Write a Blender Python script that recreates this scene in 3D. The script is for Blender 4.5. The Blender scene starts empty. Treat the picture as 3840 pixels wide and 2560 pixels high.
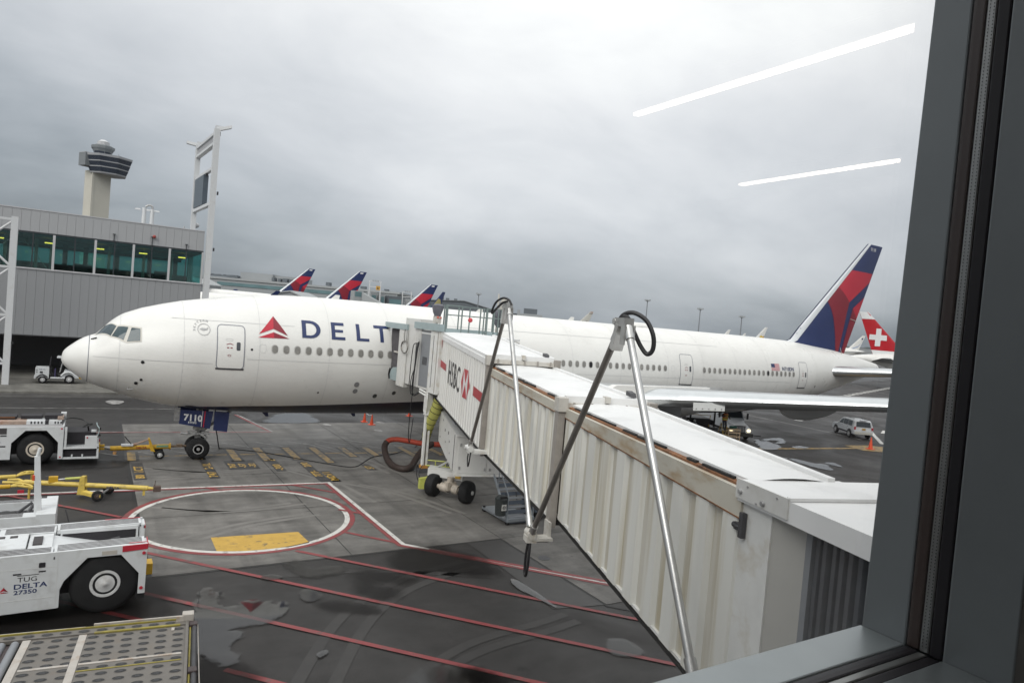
import bpy, bmesh, math, random
from mathutils import Vector, Matrix
from mathutils.geometry import tessellate_polygon
R = math.radians
sc = bpy.context.scene
COL = sc.collection
random.seed(7)

# ------------------------------------------------------------------ camera
CAM = Vector((1.083, -36.911, 8.226))
YAW, PITCH, ROLL = 0.5524, -0.0318, 0.0856
def make_camera():
    f = Vector((math.sin(YAW)*math.cos(PITCH), math.cos(YAW)*math.cos(PITCH), math.sin(PITCH)))
    r = Vector((math.cos(YAW), -math.sin(YAW), 0)); u = r.cross(f)
    r2 = math.cos(ROLL)*r + math.sin(ROLL)*u
    u2 = -math.sin(ROLL)*r + math.cos(ROLL)*u
    cd = bpy.data.cameras.new('camera'); cd.sensor_width = 36; cd.lens = 24.0
    cd.clip_start = 0.05; cd.clip_end = 9000
    co = bpy.data.objects.new('camera', cd); COL.objects.link(co)
    m = Matrix((r2, u2, -f)).transposed().to_4x4(); m.translation = CAM
    co.matrix_world = m
    sc.camera = co
make_camera()

# ------------------------------------------------------------------ sky and sun
SUN_AZ, SUN_EL = R(232), R(38)
def make_world():
    w = bpy.data.worlds.new('World'); sc.world = w; w.use_nodes = True
    nt = w.node_tree; nt.nodes.clear()
    N = lambda t: nt.nodes.new(t)
    L = nt.links.new
    out = N('ShaderNodeOutputWorld')
    tc = N('ShaderNodeTexCoord')
    sep = N('ShaderNodeSeparateXYZ'); L(tc.outputs['Generated'], sep.inputs[0])
    def math_(op, a, b=None, clamp=False):
        n = N('ShaderNodeMath'); n.operation = op; n.use_clamp = clamp
        for i, v in enumerate((a, b)):
            if v is None: continue
            if isinstance(v, (int, float)): n.inputs[i].default_value = v
            else: L(v, n.inputs[i])
        return n.outputs[0]
    el = math_('MAXIMUM', sep.outputs['Z'], 0.0)
    den = math_('ADD', el, 0.30)
    cx = math_('DIVIDE', sep.outputs['X'], den); cy = math_('DIVIDE', sep.outputs['Y'], den)
    cmb = N('ShaderNodeCombineXYZ'); L(cx, cmb.inputs[0]); L(cy, cmb.inputs[1])
    def noise(scale, detail, rough, off, stretch):
        mp = N('ShaderNodeMapping'); mp.inputs['Location'].default_value = off
        mp.inputs['Scale'].default_value = stretch
        L(cmb.outputs[0], mp.inputs[0])
        n = N('ShaderNodeTexNoise'); n.inputs['Scale'].default_value = scale
        n.inputs['Detail'].default_value = detail; n.inputs['Roughness'].default_value = rough
        n.inputs['Distortion'].default_value = 0.35
        L(mp.outputs[0], n.inputs['Vector'])
        return n.outputs['Fac']
    n1 = noise(0.9, 6, 0.52, (3.1, 1.2, 0), (1, 1.25, 1))
    n2 = noise(2.6, 7, 0.55, (7.3, 4.4, 2), (1, 1.3, 1))
    n3 = noise(0.35, 3, 0.5, (1.3, 8.4, 0), (1, 1, 1))
    rampE = N('ShaderNodeValToRGB'); cr = rampE.color_ramp
    pts = [(0.0, 0.42), (0.03, 0.45), (0.08, 0.58), (0.14, 0.68), (0.24, 0.78), (0.36, 0.86), (0.45, 0.92), (0.62, 1.3), (1.0, 1.65)]
    cr.elements[0].position = 0; cr.elements[0].color = (pts[0][1],)*3 + (1,)
    cr.elements[1].position = 1; cr.elements[1].color = (1.65,)*3 + (1,)
    for p, v in pts[1:-1]:
        e = cr.elements.new(p); e.color = (v,)*3 + (1,)
    L(el, rampE.inputs[0])
    sd = Vector((math.sin(R(40))*math.cos(R(25)), math.cos(R(40))*math.cos(R(25)), math.sin(R(25))))   # the thinner, brighter part of the cloud
    dot = N('ShaderNodeVectorMath'); dot.operation = 'DOT_PRODUCT'
    L(tc.outputs['Generated'], dot.inputs[0]); dot.inputs[1].default_value = sd
    glow = math_('POWER', math_('MAXIMUM', dot.outputs['Value'], 0.0), 5.0)
    v = math_('ADD', rampE.outputs[0], math_('MULTIPLY', glow, 0.36))
    v = math_('SUBTRACT', v, 0.29)
    a = math_('MULTIPLY', math_('SUBTRACT', n1, 0.5), 0.95)
    b = math_('MULTIPLY', math_('SUBTRACT', n2, 0.5), 0.42)
    c = math_('MULTIPLY', math_('SUBTRACT', n3, 0.5), 0.35)
    amp = math_('MULTIPLY', math_('ADD', a, math_('ADD', b, c)), math_('ADD', math_('MULTIPLY', el, 1.0), 0.36))
    v = math_('ADD', v, amp)
    v = math_('MAXIMUM', v, 0.16)
    rampC = N('ShaderNodeValToRGB'); cr = rampC.color_ramp
    stops = [(0.0, (0.86, 0.975, 1.12)), (0.35, (0.91, 0.985, 1.085)), (0.6, (0.965, 0.992, 1.055)), (0.85, (0.995, 0.995, 1.02)), (1.0, (1.0, 0.997, 1.0))]
    cr.elements[0].color = stops[0][1] + (1,)
    cr.elements[1].color = stops[-1][1] + (1,)
    for p, q in stops[1:-1]:
        e = cr.elements.new(p); e.color = q + (1,)
    L(v, rampC.inputs[0])
    bgc = N('ShaderNodeBackground'); L(rampC.outputs[0], bgc.inputs['Color']); L(math_('MULTIPLY', v, 1.06), bgc.inputs['Strength'])
    sky = N('ShaderNodeTexSky'); sky.sky_type = 'NISHITA'; sky.sun_disc = False
    sky.sun_elevation = SUN_EL; sky.sun_rotation = SUN_AZ; sky.dust_density = 3
    bgs = N('ShaderNodeBackground'); L(sky.outputs[0], bgs.inputs['Color']); bgs.inputs['Strength'].default_value = 0.08
    mix = N('ShaderNodeMixShader'); mix.inputs[0].default_value = 0.90
    L(bgs.outputs[0], mix.inputs[1]); L(bgc.outputs[0], mix.inputs[2]); L(mix.outputs[0], out.inputs[0])
make_world()
def make_sun():
    ld = bpy.data.lights.new('sun', 'SUN'); ld.energy = 1.6; ld.angle = R(40); ld.color = (1.0, 0.97, 0.93)
    o = bpy.data.objects.new('sun', ld); COL.objects.link(o)
    sd = Vector((math.sin(SUN_AZ)*math.cos(SUN_EL), math.cos(SUN_AZ)*math.cos(SUN_EL), math.sin(SUN_EL)))
    o.location = sd*200
    o.rotation_euler = (-sd).to_track_quat('-Z', 'Y').to_euler()
make_sun()
vs = sc.view_settings
vs.view_transform = 'Standard'; vs.look = 'None'; vs.gamma = 1; vs.exposure = 0.2; vs.use_curve_mapping = False
sc.render.engine = 'CYCLES'
cy = sc.cycles
cy.max_bounces = 8; cy.transparent_max_bounces = 24; cy.glossy_bounces = 4; cy.diffuse_bounces = 4
cy.use_denoising = True
cy.sample_clamp_indirect = 4.0

# ------------------------------------------------------------------ mesh builder
class MB:
    def __init__(s, M=None):
        s.v = []; s.f = []; s.m = []; s.sm = []; s.M = M
    def add(s, vs_, fs, mi=0, smooth=False):
        b = len(s.v)
        for p in vs_:
            p = Vector(p)
            s.v.append(s.M @ p if s.M is not None else p)
        for f in fs:
            s.f.append([b+i for i in f]); s.m.append(mi); s.sm.append(smooth)
        return s
    def box(s, x0, y0, z0, x1, y1, z1, mi=0):
        x0, x1 = min(x0, x1), max(x0, x1); y0, y1 = min(y0, y1), max(y0, y1); z0, z1 = min(z0, z1), max(z0, z1)
        V = [(x0,y0,z0),(x1,y0,z0),(x1,y1,z0),(x0,y1,z0),(x0,y0,z1),(x1,y0,z1),(x1,y1,z1),(x0,y1,z1)]
        return s.add(V, [(0,3,2,1),(4,5,6,7),(0,1,5,4),(1,2,6,5),(2,3,7,6),(3,0,4,7)], mi)
    def cbox(s, c, d, mi=0):
        return s.box(c[0]-d[0]/2, c[1]-d[1]/2, c[2]-d[2]/2, c[0]+d[0]/2, c[1]+d[1]/2, c[2]+d[2]/2, mi)
    def hexa(s, P, mi=0):   # 8 points, bottom 4 then top 4
        return s.add(P, [(0,3,2,1),(4,5,6,7),(0,1,5,4),(1,2,6,5),(2,3,7,6),(3,0,4,7)], mi)
    def prism(s, poly, axis, a, b, mi=0, smooth=False):
        n = len(poly)
        def P(q, t):
            if axis == 'x': return (t, q[0], q[1])
            if axis == 'y': return (q[0], t, q[1])
            return (q[0], q[1], t)
        V = [P(q, a) for q in poly] + [P(q, b) for q in poly]
        tri = tessellate_polygon([[Vector((q[0], q[1], 0)) for q in poly]])
        F = [tuple(t) for t in tri] + [tuple(i+n for i in reversed(t)) for t in tri]
        F += [(i, (i+1) % n, (i+1) % n + n, i+n) for i in range(n)]
        return s.add(V, F, mi, smooth)
    def tube(s, pts, r, n=8, mi=0, closed=False, smooth=True):
        pts = [Vector(p) for p in pts]; k = len(pts)
        rr = r if isinstance(r, (list, tuple)) else [r]*k
        rings = []; up = None
        for i, p in enumerate(pts):
            if closed: t = pts[(i+1) % k] - pts[i-1]
            elif i == 0: t = pts[1]-pts[0]
            elif i == k-1: t = pts[-1]-pts[-2]
            else: t = (pts[i+1]-p).normalized() + (p-pts[i-1]).normalized()
            if t.length < 1e-9: t = Vector((0, 0, 1))
            t.normalize()
            if up is None:
                up = Vector((0, 0, 1)) if abs(t.z) < 0.9 else Vector((1, 0, 0))
            a = up.cross(t)
            if a.length < 1e-6: a = Vector((1, 0, 0)).cross(t)
            a.normalize(); b = t.cross(a); up = b
            rings.append([p + rr[i]*(math.cos(2*math.pi*j/n)*a + math.sin(2*math.pi*j/n)*b) for j in range(n)])
        V = [q for ring in rings for q in ring]; F = []
        for i in range(k if closed else k-1):
            i2 = (i+1) % k
            for j in range(n):
                F.append((i*n+j, i*n+(j+1) % n, i2*n+(j+1) % n, i2*n+j))
        s.add(V, F, mi, smooth)
        if not closed:
            s.add(rings[0], [tuple(reversed(range(n)))], mi); s.add(rings[-1], [tuple(range(n))], mi)
        return s
    def cyl(s, p0, p1, r0, r1=None, n=16, mi=0, smooth=True):
        return s.tube([p0, p1], [r0, r0 if r1 is None else r1], n, mi, smooth=smooth)
    def lathe(s, prof, origin, axis='x', n=24, mi=0, smooth=True, cap=True):
        # prof: list of (t along axis, radius)
        o = Vector(origin); A = {'x': (Vector((1,0,0)), Vector((0,1,0)), Vector((0,0,1))),
                                 'y': (Vector((0,1,0)), Vector((0,0,1)), Vector((1,0,0))),
                                 'z': (Vector((0,0,1)), Vector((1,0,0)), Vector((0,1,0)))}[axis]
        V = []; F = []
        for t, r in prof:
            for j in range(n):
                a = 2*math.pi*j/n
                V.append(o + A[0]*t + (A[1]*math.cos(a) + A[2]*math.sin(a))*max(r, 1e-4))
        for i in range(len(prof)-1):
            for j in range(n):
                F.append((i*n+j, i*n+(j+1) % n, (i+1)*n+(j+1) % n, (i+1)*n+j))
        s.add(V, F, mi, smooth)
        if cap:
            s.add(V[:n], [tuple(reversed(range(n)))], mi); s.add(V[-n:], [tuple(range(n))], mi)
        return s
    def grid(s, rows, mi=0, smooth=True, wrap=False):
        n = len(rows[0]); V = [p for r in rows for p in r]; F = []
        for i in range(len(rows)-1):
            for j in range(n if wrap else n-1):
                j2 = (j+1) % n
                F.append((i*n+j, i*n+j2, (i+1)*n+j2, (i+1)*n+j))
        return s.add(V, F, mi, smooth)
    def ball(s, c, r, mi=0, n=12, m=8, sq=(1,1,1)):
        rows = []
        for i in range(m+1):
            t = math.pi*i/m
            rows.append([(c[0]+r*sq[0]*math.sin(t)*math.cos(2*math.pi*j/n), c[1]+r*sq[1]*math.sin(t)*math.sin(2*math.pi*j/n), c[2]+r*sq[2]*math.cos(t)) for j in range(n)])
        return s.grid(rows, mi, True, True)
    def poly(s, pts, mi=0):
        tri = tessellate_polygon([[Vector((p[0], p[1], p[2] if len(p) > 2 else 0)) for p in pts]])
        return s.add(pts, [tuple(t) for t in tri], mi)
    def mesh(s, name, mats):
        me = bpy.data.meshes.new(name)
        me.from_pydata([tuple(p) for p in s.v], [], s.f)
        mats = mats if isinstance(mats, (list, tuple)) else [mats]
        for m in mats: me.materials.append(m)
        me.polygons.foreach_set('material_index', s.m)
        me.polygons.foreach_set('use_smooth', s.sm)
        bm = bmesh.new(); bm.from_mesh(me)
        bmesh.ops.remove_doubles(bm, verts=bm.verts, dist=1e-5)
        bmesh.ops.recalc_face_normals(bm, faces=bm.faces)
        bm.to_mesh(me); bm.free()
        if any(s.sm): me.set_sharp_from_angle(angle=R(40))
        me.update()
        return me
    def obj(s, name, mats, parent=None, bevel=0):
        o = bpy.data.objects.new(name, s.mesh(name, mats)); COL.objects.link(o)
        if parent is not None: o.parent = parent
        if bevel:
            b = o.modifiers.new('bevel', 'BEVEL'); b.width = bevel; b.segments = 2; b.limit_method = 'ANGLE'; b.angle_limit = R(40)
        return o

def thing(name, label, cat, loc=(0,0,0), rz=0.0, group=None):
    o = bpy.data.objects.new(name, None); COL.objects.link(o)
    o.location = loc; o.rotation_euler = (0, 0, rz); o.empty_display_size = 0.3
    o['label'] = label; o['category'] = cat
    if group: o['group'] = group
    return o
def tag(o, label, cat, group=None):
    o['label'] = label; o['category'] = cat
    if group: o['group'] = group
    return o
def struct(o):
    o['kind'] = 'structure'; return o
def dup(root, loc, rz, label, group=None):
    r = root.copy(); COL.objects.link(r); r.location = loc; r.rotation_euler = (0, 0, rz); r['label'] = label
    if group: r['group'] = group
    for ch in list(root.children):
        c = ch.copy(); COL.objects.link(c); c.parent = r
        for g in ch.children:
            d = g.copy(); COL.objects.link(d); d.parent = c
    return r
def link_copy(o, parent, loc=None, M=None):
    c = o.copy(); COL.objects.link(c); c.parent = parent
    if loc is not None: c.location = loc
    if M is not None: c.matrix_local = M
    return c
def lerp(a, b, t): return a+(b-a)*t
def interp(x, xs, ys):
    if x <= xs[0]: return ys[0]
    for i in range(len(xs)-1):
        if x <= xs[i+1]:
            return lerp(ys[i], ys[i+1], (x-xs[i])/(xs[i+1]-xs[i]))
    return ys[-1]
def smooth_interp(xs, ys):
    # monotone cubic
    n = len(xs); d = [(ys[i+1]-ys[i])/(xs[i+1]-xs[i]) for i in range(n-1)]
    m = [d[0]]+[0 if d[i-1]*d[i] <= 0 else 2*d[i-1]*d[i]/(d[i-1]+d[i]) for i in range(1, n-1)]+[d[-1]]
    def f(x):
        if x <= xs[0]: return ys[0]
        if x >= xs[-1]: return ys[-1]
        i = 0
        while x > xs[i+1]: i += 1
        h = xs[i+1]-xs[i]; t = (x-xs[i])/h
        return ((2*t**3-3*t**2+1)*ys[i] + (t**3-2*t**2+t)*h*m[i] + (-2*t**3+3*t**2)*ys[i+1] + (t**3-t**2)*h*m[i+1])
    return f
def catmull(pts, k=6, closed=False):
    P = [Vector(p) for p in pts]; out = []; n = len(P)
    rng = range(n if closed else n-1)
    for i in rng:
        p0 = P[i-1] if (i > 0 or closed) else P[0]; p1 = P[i]; p2 = P[(i+1) % n]
        p3 = P[(i+2) % n] if (i+2 < n or closed) else P[-1]
        for j in range(k):
            t = j/k
            out.append(0.5*((2*p1)+(-p0+p2)*t+(2*p0-5*p1+4*p2-p3)*t*t+(-p0+3*p1-3*p2+p3)*t**3))
    if not closed: out.append(P[-1])
    return out

# ------------------------------------------------------------------ text as flat outlines
def text_mesh(txt, size=1.0, align='LEFT', bold=0.0):
    cu = bpy.data.curves.new('text', 'FONT'); cu.body = txt; cu.size = size; cu.align_x = align; cu.align_y = 'BOTTOM_BASELINE'
    cu.offset = bold; cu.resolution_u = 3
    o = bpy.data.objects.new('text', cu); COL.objects.link(o)
    dg = bpy.context.evaluated_depsgraph_get()
    me = bpy.data.meshes.new_from_object(o.evaluated_get(dg))
    V = [tuple(v.co) for v in me.vertices]; F = [tuple(p.vertices) for p in me.polygons]
    bpy.data.objects.remove(o); bpy.data.curves.remove(cu); bpy.data.meshes.remove(me)
    return V, F
def text_obj(name, txt, size, fn, mat, parent, align='LEFT', bold=0.0, sx=1.0):
    V, F = text_mesh(txt, size, align, bold)
    mb = MB(); mb.add([fn(v[0]*sx, v[1]) for v in V], F)
    return mb.obj(name, mat, parent)
def decal(name, polys, fn, mats, parent, maxlen=0.3, mis=None):
    """flat outlines laid on a curved skin; fn maps 2-D to 3-D"""
    bm = bmesh.new()
    mis = mis or [0]*len(polys)
    for poly, mi in zip(polys, mis):
        vs_ = [bm.verts.new((p[0], p[1], 0)) for p in poly]
        for t in tessellate_polygon([[Vector((p[0], p[1], 0)) for p in poly]]):
            try:
                f = bm.faces.new([vs_[i] for i in t]); f.material_index = mi
            except ValueError: pass
    for _ in range(6):
        es = [e for e in bm.edges if e.calc_length() > maxlen]
        if not es: break
        bmesh.ops.subdivide_edges(bm, edges=es, cuts=1)
        bmesh.ops.triangulate(bm, faces=[f for f in bm.faces if len(f.verts) > 3])
    for v in bm.verts: v.co = Vector(fn(v.co.x, v.co.y))
    me = bpy.data.meshes.new(name); bm.to_mesh(me); bm.free()
    for m in (mats if isinstance(mats, (list, tuple)) else [mats]): me.materials.append(m)
    for p in me.polygons: p.use_smooth = True
    o = bpy.data.objects.new(name, me); COL.objects.link(o)
    if parent is not None: o.parent = parent
    return o
def rrect(cx, cy, w, h, r, n=4):
    P = []
    for qx, qy, a0 in ((1,1,0),(-1,1,90),(-1,-1,180),(1,-1,270)):
        for i in range(n+1):
            a = R(a0+90*i/n)
            P.append((cx+qx*(w/2-r)+r*math.cos(a), cy+qy*(h/2-r)+r*math.sin(a)))
    return P
def ring_polys(outer, inner):
    n = len(outer)
    return [[outer[i], outer[(i+1) % n], inner[(i+1) % n], inner[i]] for i in range(n)]
def circle2(cx, cy, r, n=16):
    return [(cx+r*math.cos(2*math.pi*i/n), cy+r*math.sin(2*math.pi*i/n)) for i in range(n)]

# ------------------------------------------------------------------ materials
MATS = {}
def mat(name, col, rough=0.5, metal=0.0, var=0.0, scale=2.0, dirt=None, dirt_amt=0.0, dirt_scale=1.5, bump=0.0, bump_scale=20.0,
        rough_var=0.0, emit=None, emit_s=0.0, stretch=(1,1,1), coat=0.0, spec=None, dirt_lo=0.52, dirt_hi=0.72):
    m = bpy.data.materials.new(name); m.use_nodes = True; nt = m.node_tree
    L = nt.links.new; b = nt.nodes['Principled BSDF']
    b.inputs['Base Color'].default_value = (*col, 1); b.inputs['Roughness'].default_value = rough; b.inputs['Metallic'].default_value = metal
    if spec is not None: b.inputs['Specular IOR Level'].default_value = spec
    if coat: b.inputs['Coat Weight'].default_value = coat; b.inputs['Coat Roughness'].default_value = 0.1
    if emit: b.inputs['Emission Color'].default_value = (*emit, 1); b.inputs['Emission Strength'].default_value = emit_s
    tc = nt.nodes.new('ShaderNodeTexCoord'); mp = nt.nodes.new('ShaderNodeMapping'); mp.inputs['Scale'].default_value = stretch
    L(tc.outputs['Object'], mp.inputs[0])
    def noise(s, d=5):
        n = nt.nodes.new('ShaderNodeTexNoise'); n.inputs['Scale'].default_value = s; n.inputs['Detail'].default_value = d
        n.inputs['Roughness'].default_value = 0.6
        L(mp.outputs[0], n.inputs['Vector']); return n.outputs['Fac']
    cur = None
    if var:
        r = nt.nodes.new('ShaderNodeValToRGB')
        r.color_ramp.elements[0].position = 0.25; r.color_ramp.elements[1].position = 0.75
        r.color_ramp.elements[0].color = (*[max(0, c*(1-var)) for c in col], 1)
        r.color_ramp.elements[1].color = (*[min(1, c*(1+var)) for c in col], 1)
        L(noise(scale), r.inputs[0]); cur = r.outputs[0]
    if dirt:
        r = nt.nodes.new('ShaderNodeValToRGB'); r.color_ramp.elements[0].position = dirt_lo; r.color_ramp.elements[1].position = dirt_hi
        r.color_ramp.elements[0].color = (0, 0, 0, 1); r.color_ramp.elements[1].color = (dirt_amt,)*3 + (1,)
        L(noise(dirt_scale, 8), r.inputs[0])
        mx = nt.nodes.new('ShaderNodeMix'); mx.data_type = 'RGBA'
        L(r.outputs[0], mx.inputs['Factor'])
        if cur: L(cur, mx.inputs[6])
        else: mx.inputs[6].default_value = (*col, 1)
        mx.inputs[7].default_value = (*dirt, 1); cur = mx.outputs[2]
    if cur: L(cur, b.inputs['Base Color'])
    if rough_var:
        mr = nt.nodes.new('ShaderNodeMapRange'); mr.inputs['To Min'].default_value = max(0.02, rough-rough_var); mr.inputs['To Max'].default_value = min(1, rough+rough_var)
        mr.inputs['From Min'].default_value = 0.3; mr.inputs['From Max'].default_value = 0.7
        L(noise(scale*1.7), mr.inputs['Value']); L(mr.outputs[0], b.inputs['Roughness'])
    if bump:
        bp = nt.nodes.new('ShaderNodeBump'); bp.inputs['Strength'].default_value = bump; bp.inputs['Distance'].default_value = 0.02
        L(noise(bump_scale), bp.inputs['Height']); L(bp.outputs[0], b.inputs['Normal'])
    MATS[name] = m
    return m
WHITE = mat('aircraft_white_paint', (0.74, 0.732, 0.705), 0.32, var=0.04, scale=0.5, dirt=(0.55, 0.53, 0.5), dirt_amt=0.25, dirt_scale=0.35, rough_var=0.08)
SEAM = mat('panel_seam', (0.60, 0.60, 0.59), 0.6)
DOORLINE = mat('door_outline_grey', (0.22, 0.23, 0.26), 0.5)
NAVY = mat('navy_paint', (0.022, 0.035, 0.115), 0.30, var=0.1, scale=0.6)
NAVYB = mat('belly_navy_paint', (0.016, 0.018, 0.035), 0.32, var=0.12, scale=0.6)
REDP = mat('bright_red_paint', (0.50, 0.022, 0.045), 0.34, var=0.08, scale=0.7)
DRED = mat('dark_red_paint', (0.235, 0.016, 0.03), 0.34, var=0.08, scale=0.7)
LETTER = mat('letter_navy', (0.02, 0.035, 0.115), 0.35)
SILVER = mat('bare_metal_slat', (0.60, 0.62, 0.63), 0.30, 0.85, var=0.05, scale=2.0)
WINGGREY = mat('wing_grey_paint', (0.30, 0.31, 0.315), 0.4, var=0.06, scale=0.8)
FAIRGREY = mat('fairing_grey_paint', (0.52, 0.52, 0.515), 0.42, var=0.08, scale=0.6, dirt=(0.2, 0.2, 0.2), dirt_amt=0.4, dirt_scale=0.8)
STEEL = mat('gear_steel', (0.38, 0.38, 0.38), 0.4, 0.4, var=0.3, scale=6)
DKSTEEL = mat('dark_steel', (0.06, 0.06, 0.065), 0.5, 0.3, var=0.3, scale=8)
RUBBER = mat('rubber', (0.016, 0.016, 0.017), 0.75, var=0.3, scale=5, spec=0.25)
BLACK = mat('black_plastic', (0.010, 0.010, 0.011), 0.45)
CABLE = mat('black_cable', (0.012, 0.012, 0.014), 0.5)
WINDARK = mat('cabin_window_pane', (0.24, 0.232, 0.215), 0.12, var=0.35, scale=2.5)
WINFRAME = mat('cabin_window_frame', (0.48, 0.47, 0.45), 0.4)
COCKPIT = mat('cockpit_glass', (0.035, 0.06, 0.07), 0.06, var=0.3, scale=1.2)
FRAMEW = mat('cockpit_frame', (0.55, 0.53, 0.48), 0.4)
def mat_get(n): return MATS[n]
mat('door_pane', (0.07, 0.075, 0.085), 0.15)
mat('port_grey', (0.22, 0.22, 0.22), 0.5); mat('port_dark', (0.06, 0.06, 0.055), 0.5)
mat('faint_grey', (0.40, 0.40, 0.40), 0.5)
mat('flag_white', (0.75, 0.75, 0.75), 0.4)
mat('fin_edge_white', (0.66, 0.68, 0.70), 0.3, 0.2)
mat('wheel_rim_grey', (0.42, 0.42, 0.42), 0.4, 0.2, var=0.25, scale=9)
mat('panel_white', (0.66, 0.67, 0.66), 0.4)
MULL = mat('mullion_light', (0.48, 0.48, 0.49), 0.45)
# ------------------------------------------------------------------ the big airliner
ST = [(-0.01,4.72,4.70,0.02,4.71),(0.02,4.95,4.60,.20,4.72),(0.06,5.08,4.52,.36,4.73),(0.31,5.36,4.24,.78,4.76),(0.81,5.75,3.85,1.22,4.80),(1.05,5.86,3.72,1.37,4.83),(1.25,5.94,3.62,1.49,4.86),
(1.42,6.11,3.55,1.58,4.88),(1.63,6.35,3.47,1.68,4.91),(1.93,6.67,3.37,1.82,4.95),(2.37,6.99,3.2,2.0,5.0),(3.06,7.29,2.96,2.24,5.08),(3.91,7.55,2.76,2.48,5.17),(4.74,7.77,2.62,2.66,5.24),(5.64,7.94,2.5,2.82,5.3),
(7.05,8.18,2.40,2.98,5.37),(8.7,8.40,2.33,3.07,5.42),(10.3,8.50,2.29,3.1,5.43),(13,8.53,2.28,3.1,5.43),(40,8.53,2.33,3.1,5.43),(44,8.53,2.40,3.09,5.45),(47,8.51,2.64,3.02,5.52),(50.6,8.44,3.14,2.82,5.7),
(54.4,8.17,3.85,2.36,5.98),(57.1,7.96,4.46,1.92,6.2),(59.1,7.71,4.95,1.55,6.35),(61.5,7.4,5.5,1.06,6.45),(63.6,7.1,5.95,.66,6.5),(65.4,6.75,6.2,.34,6.48),(66.0,6.6,6.33,.16,6.47)]
SX = [s[0] for s in ST]
fTOP, fBOT, fWID, fCZ = [smooth_interp(SX, [s[i] for s in ST]) for i in (1, 2, 3, 4)]
def skin(x, th, off=0.0):
    c = fCZ(x); ct, st_ = math.cos(th), math.sin(th)
    h = fTOP(x)-c if ct >= 0 else c-fBOT(x)
    return Vector((x, -(fWID(x)+off)*st_, c+(h+off)*ct))
def th_of(x, z):
    c = fCZ(x); h = fTOP(x)-c if z >= c else c-fBOT(x)
    return math.acos(max(-1, min(1, (z-c)/h)))
def side(x, z, off=0.012): return skin(x, th_of(x, z), off)
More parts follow.
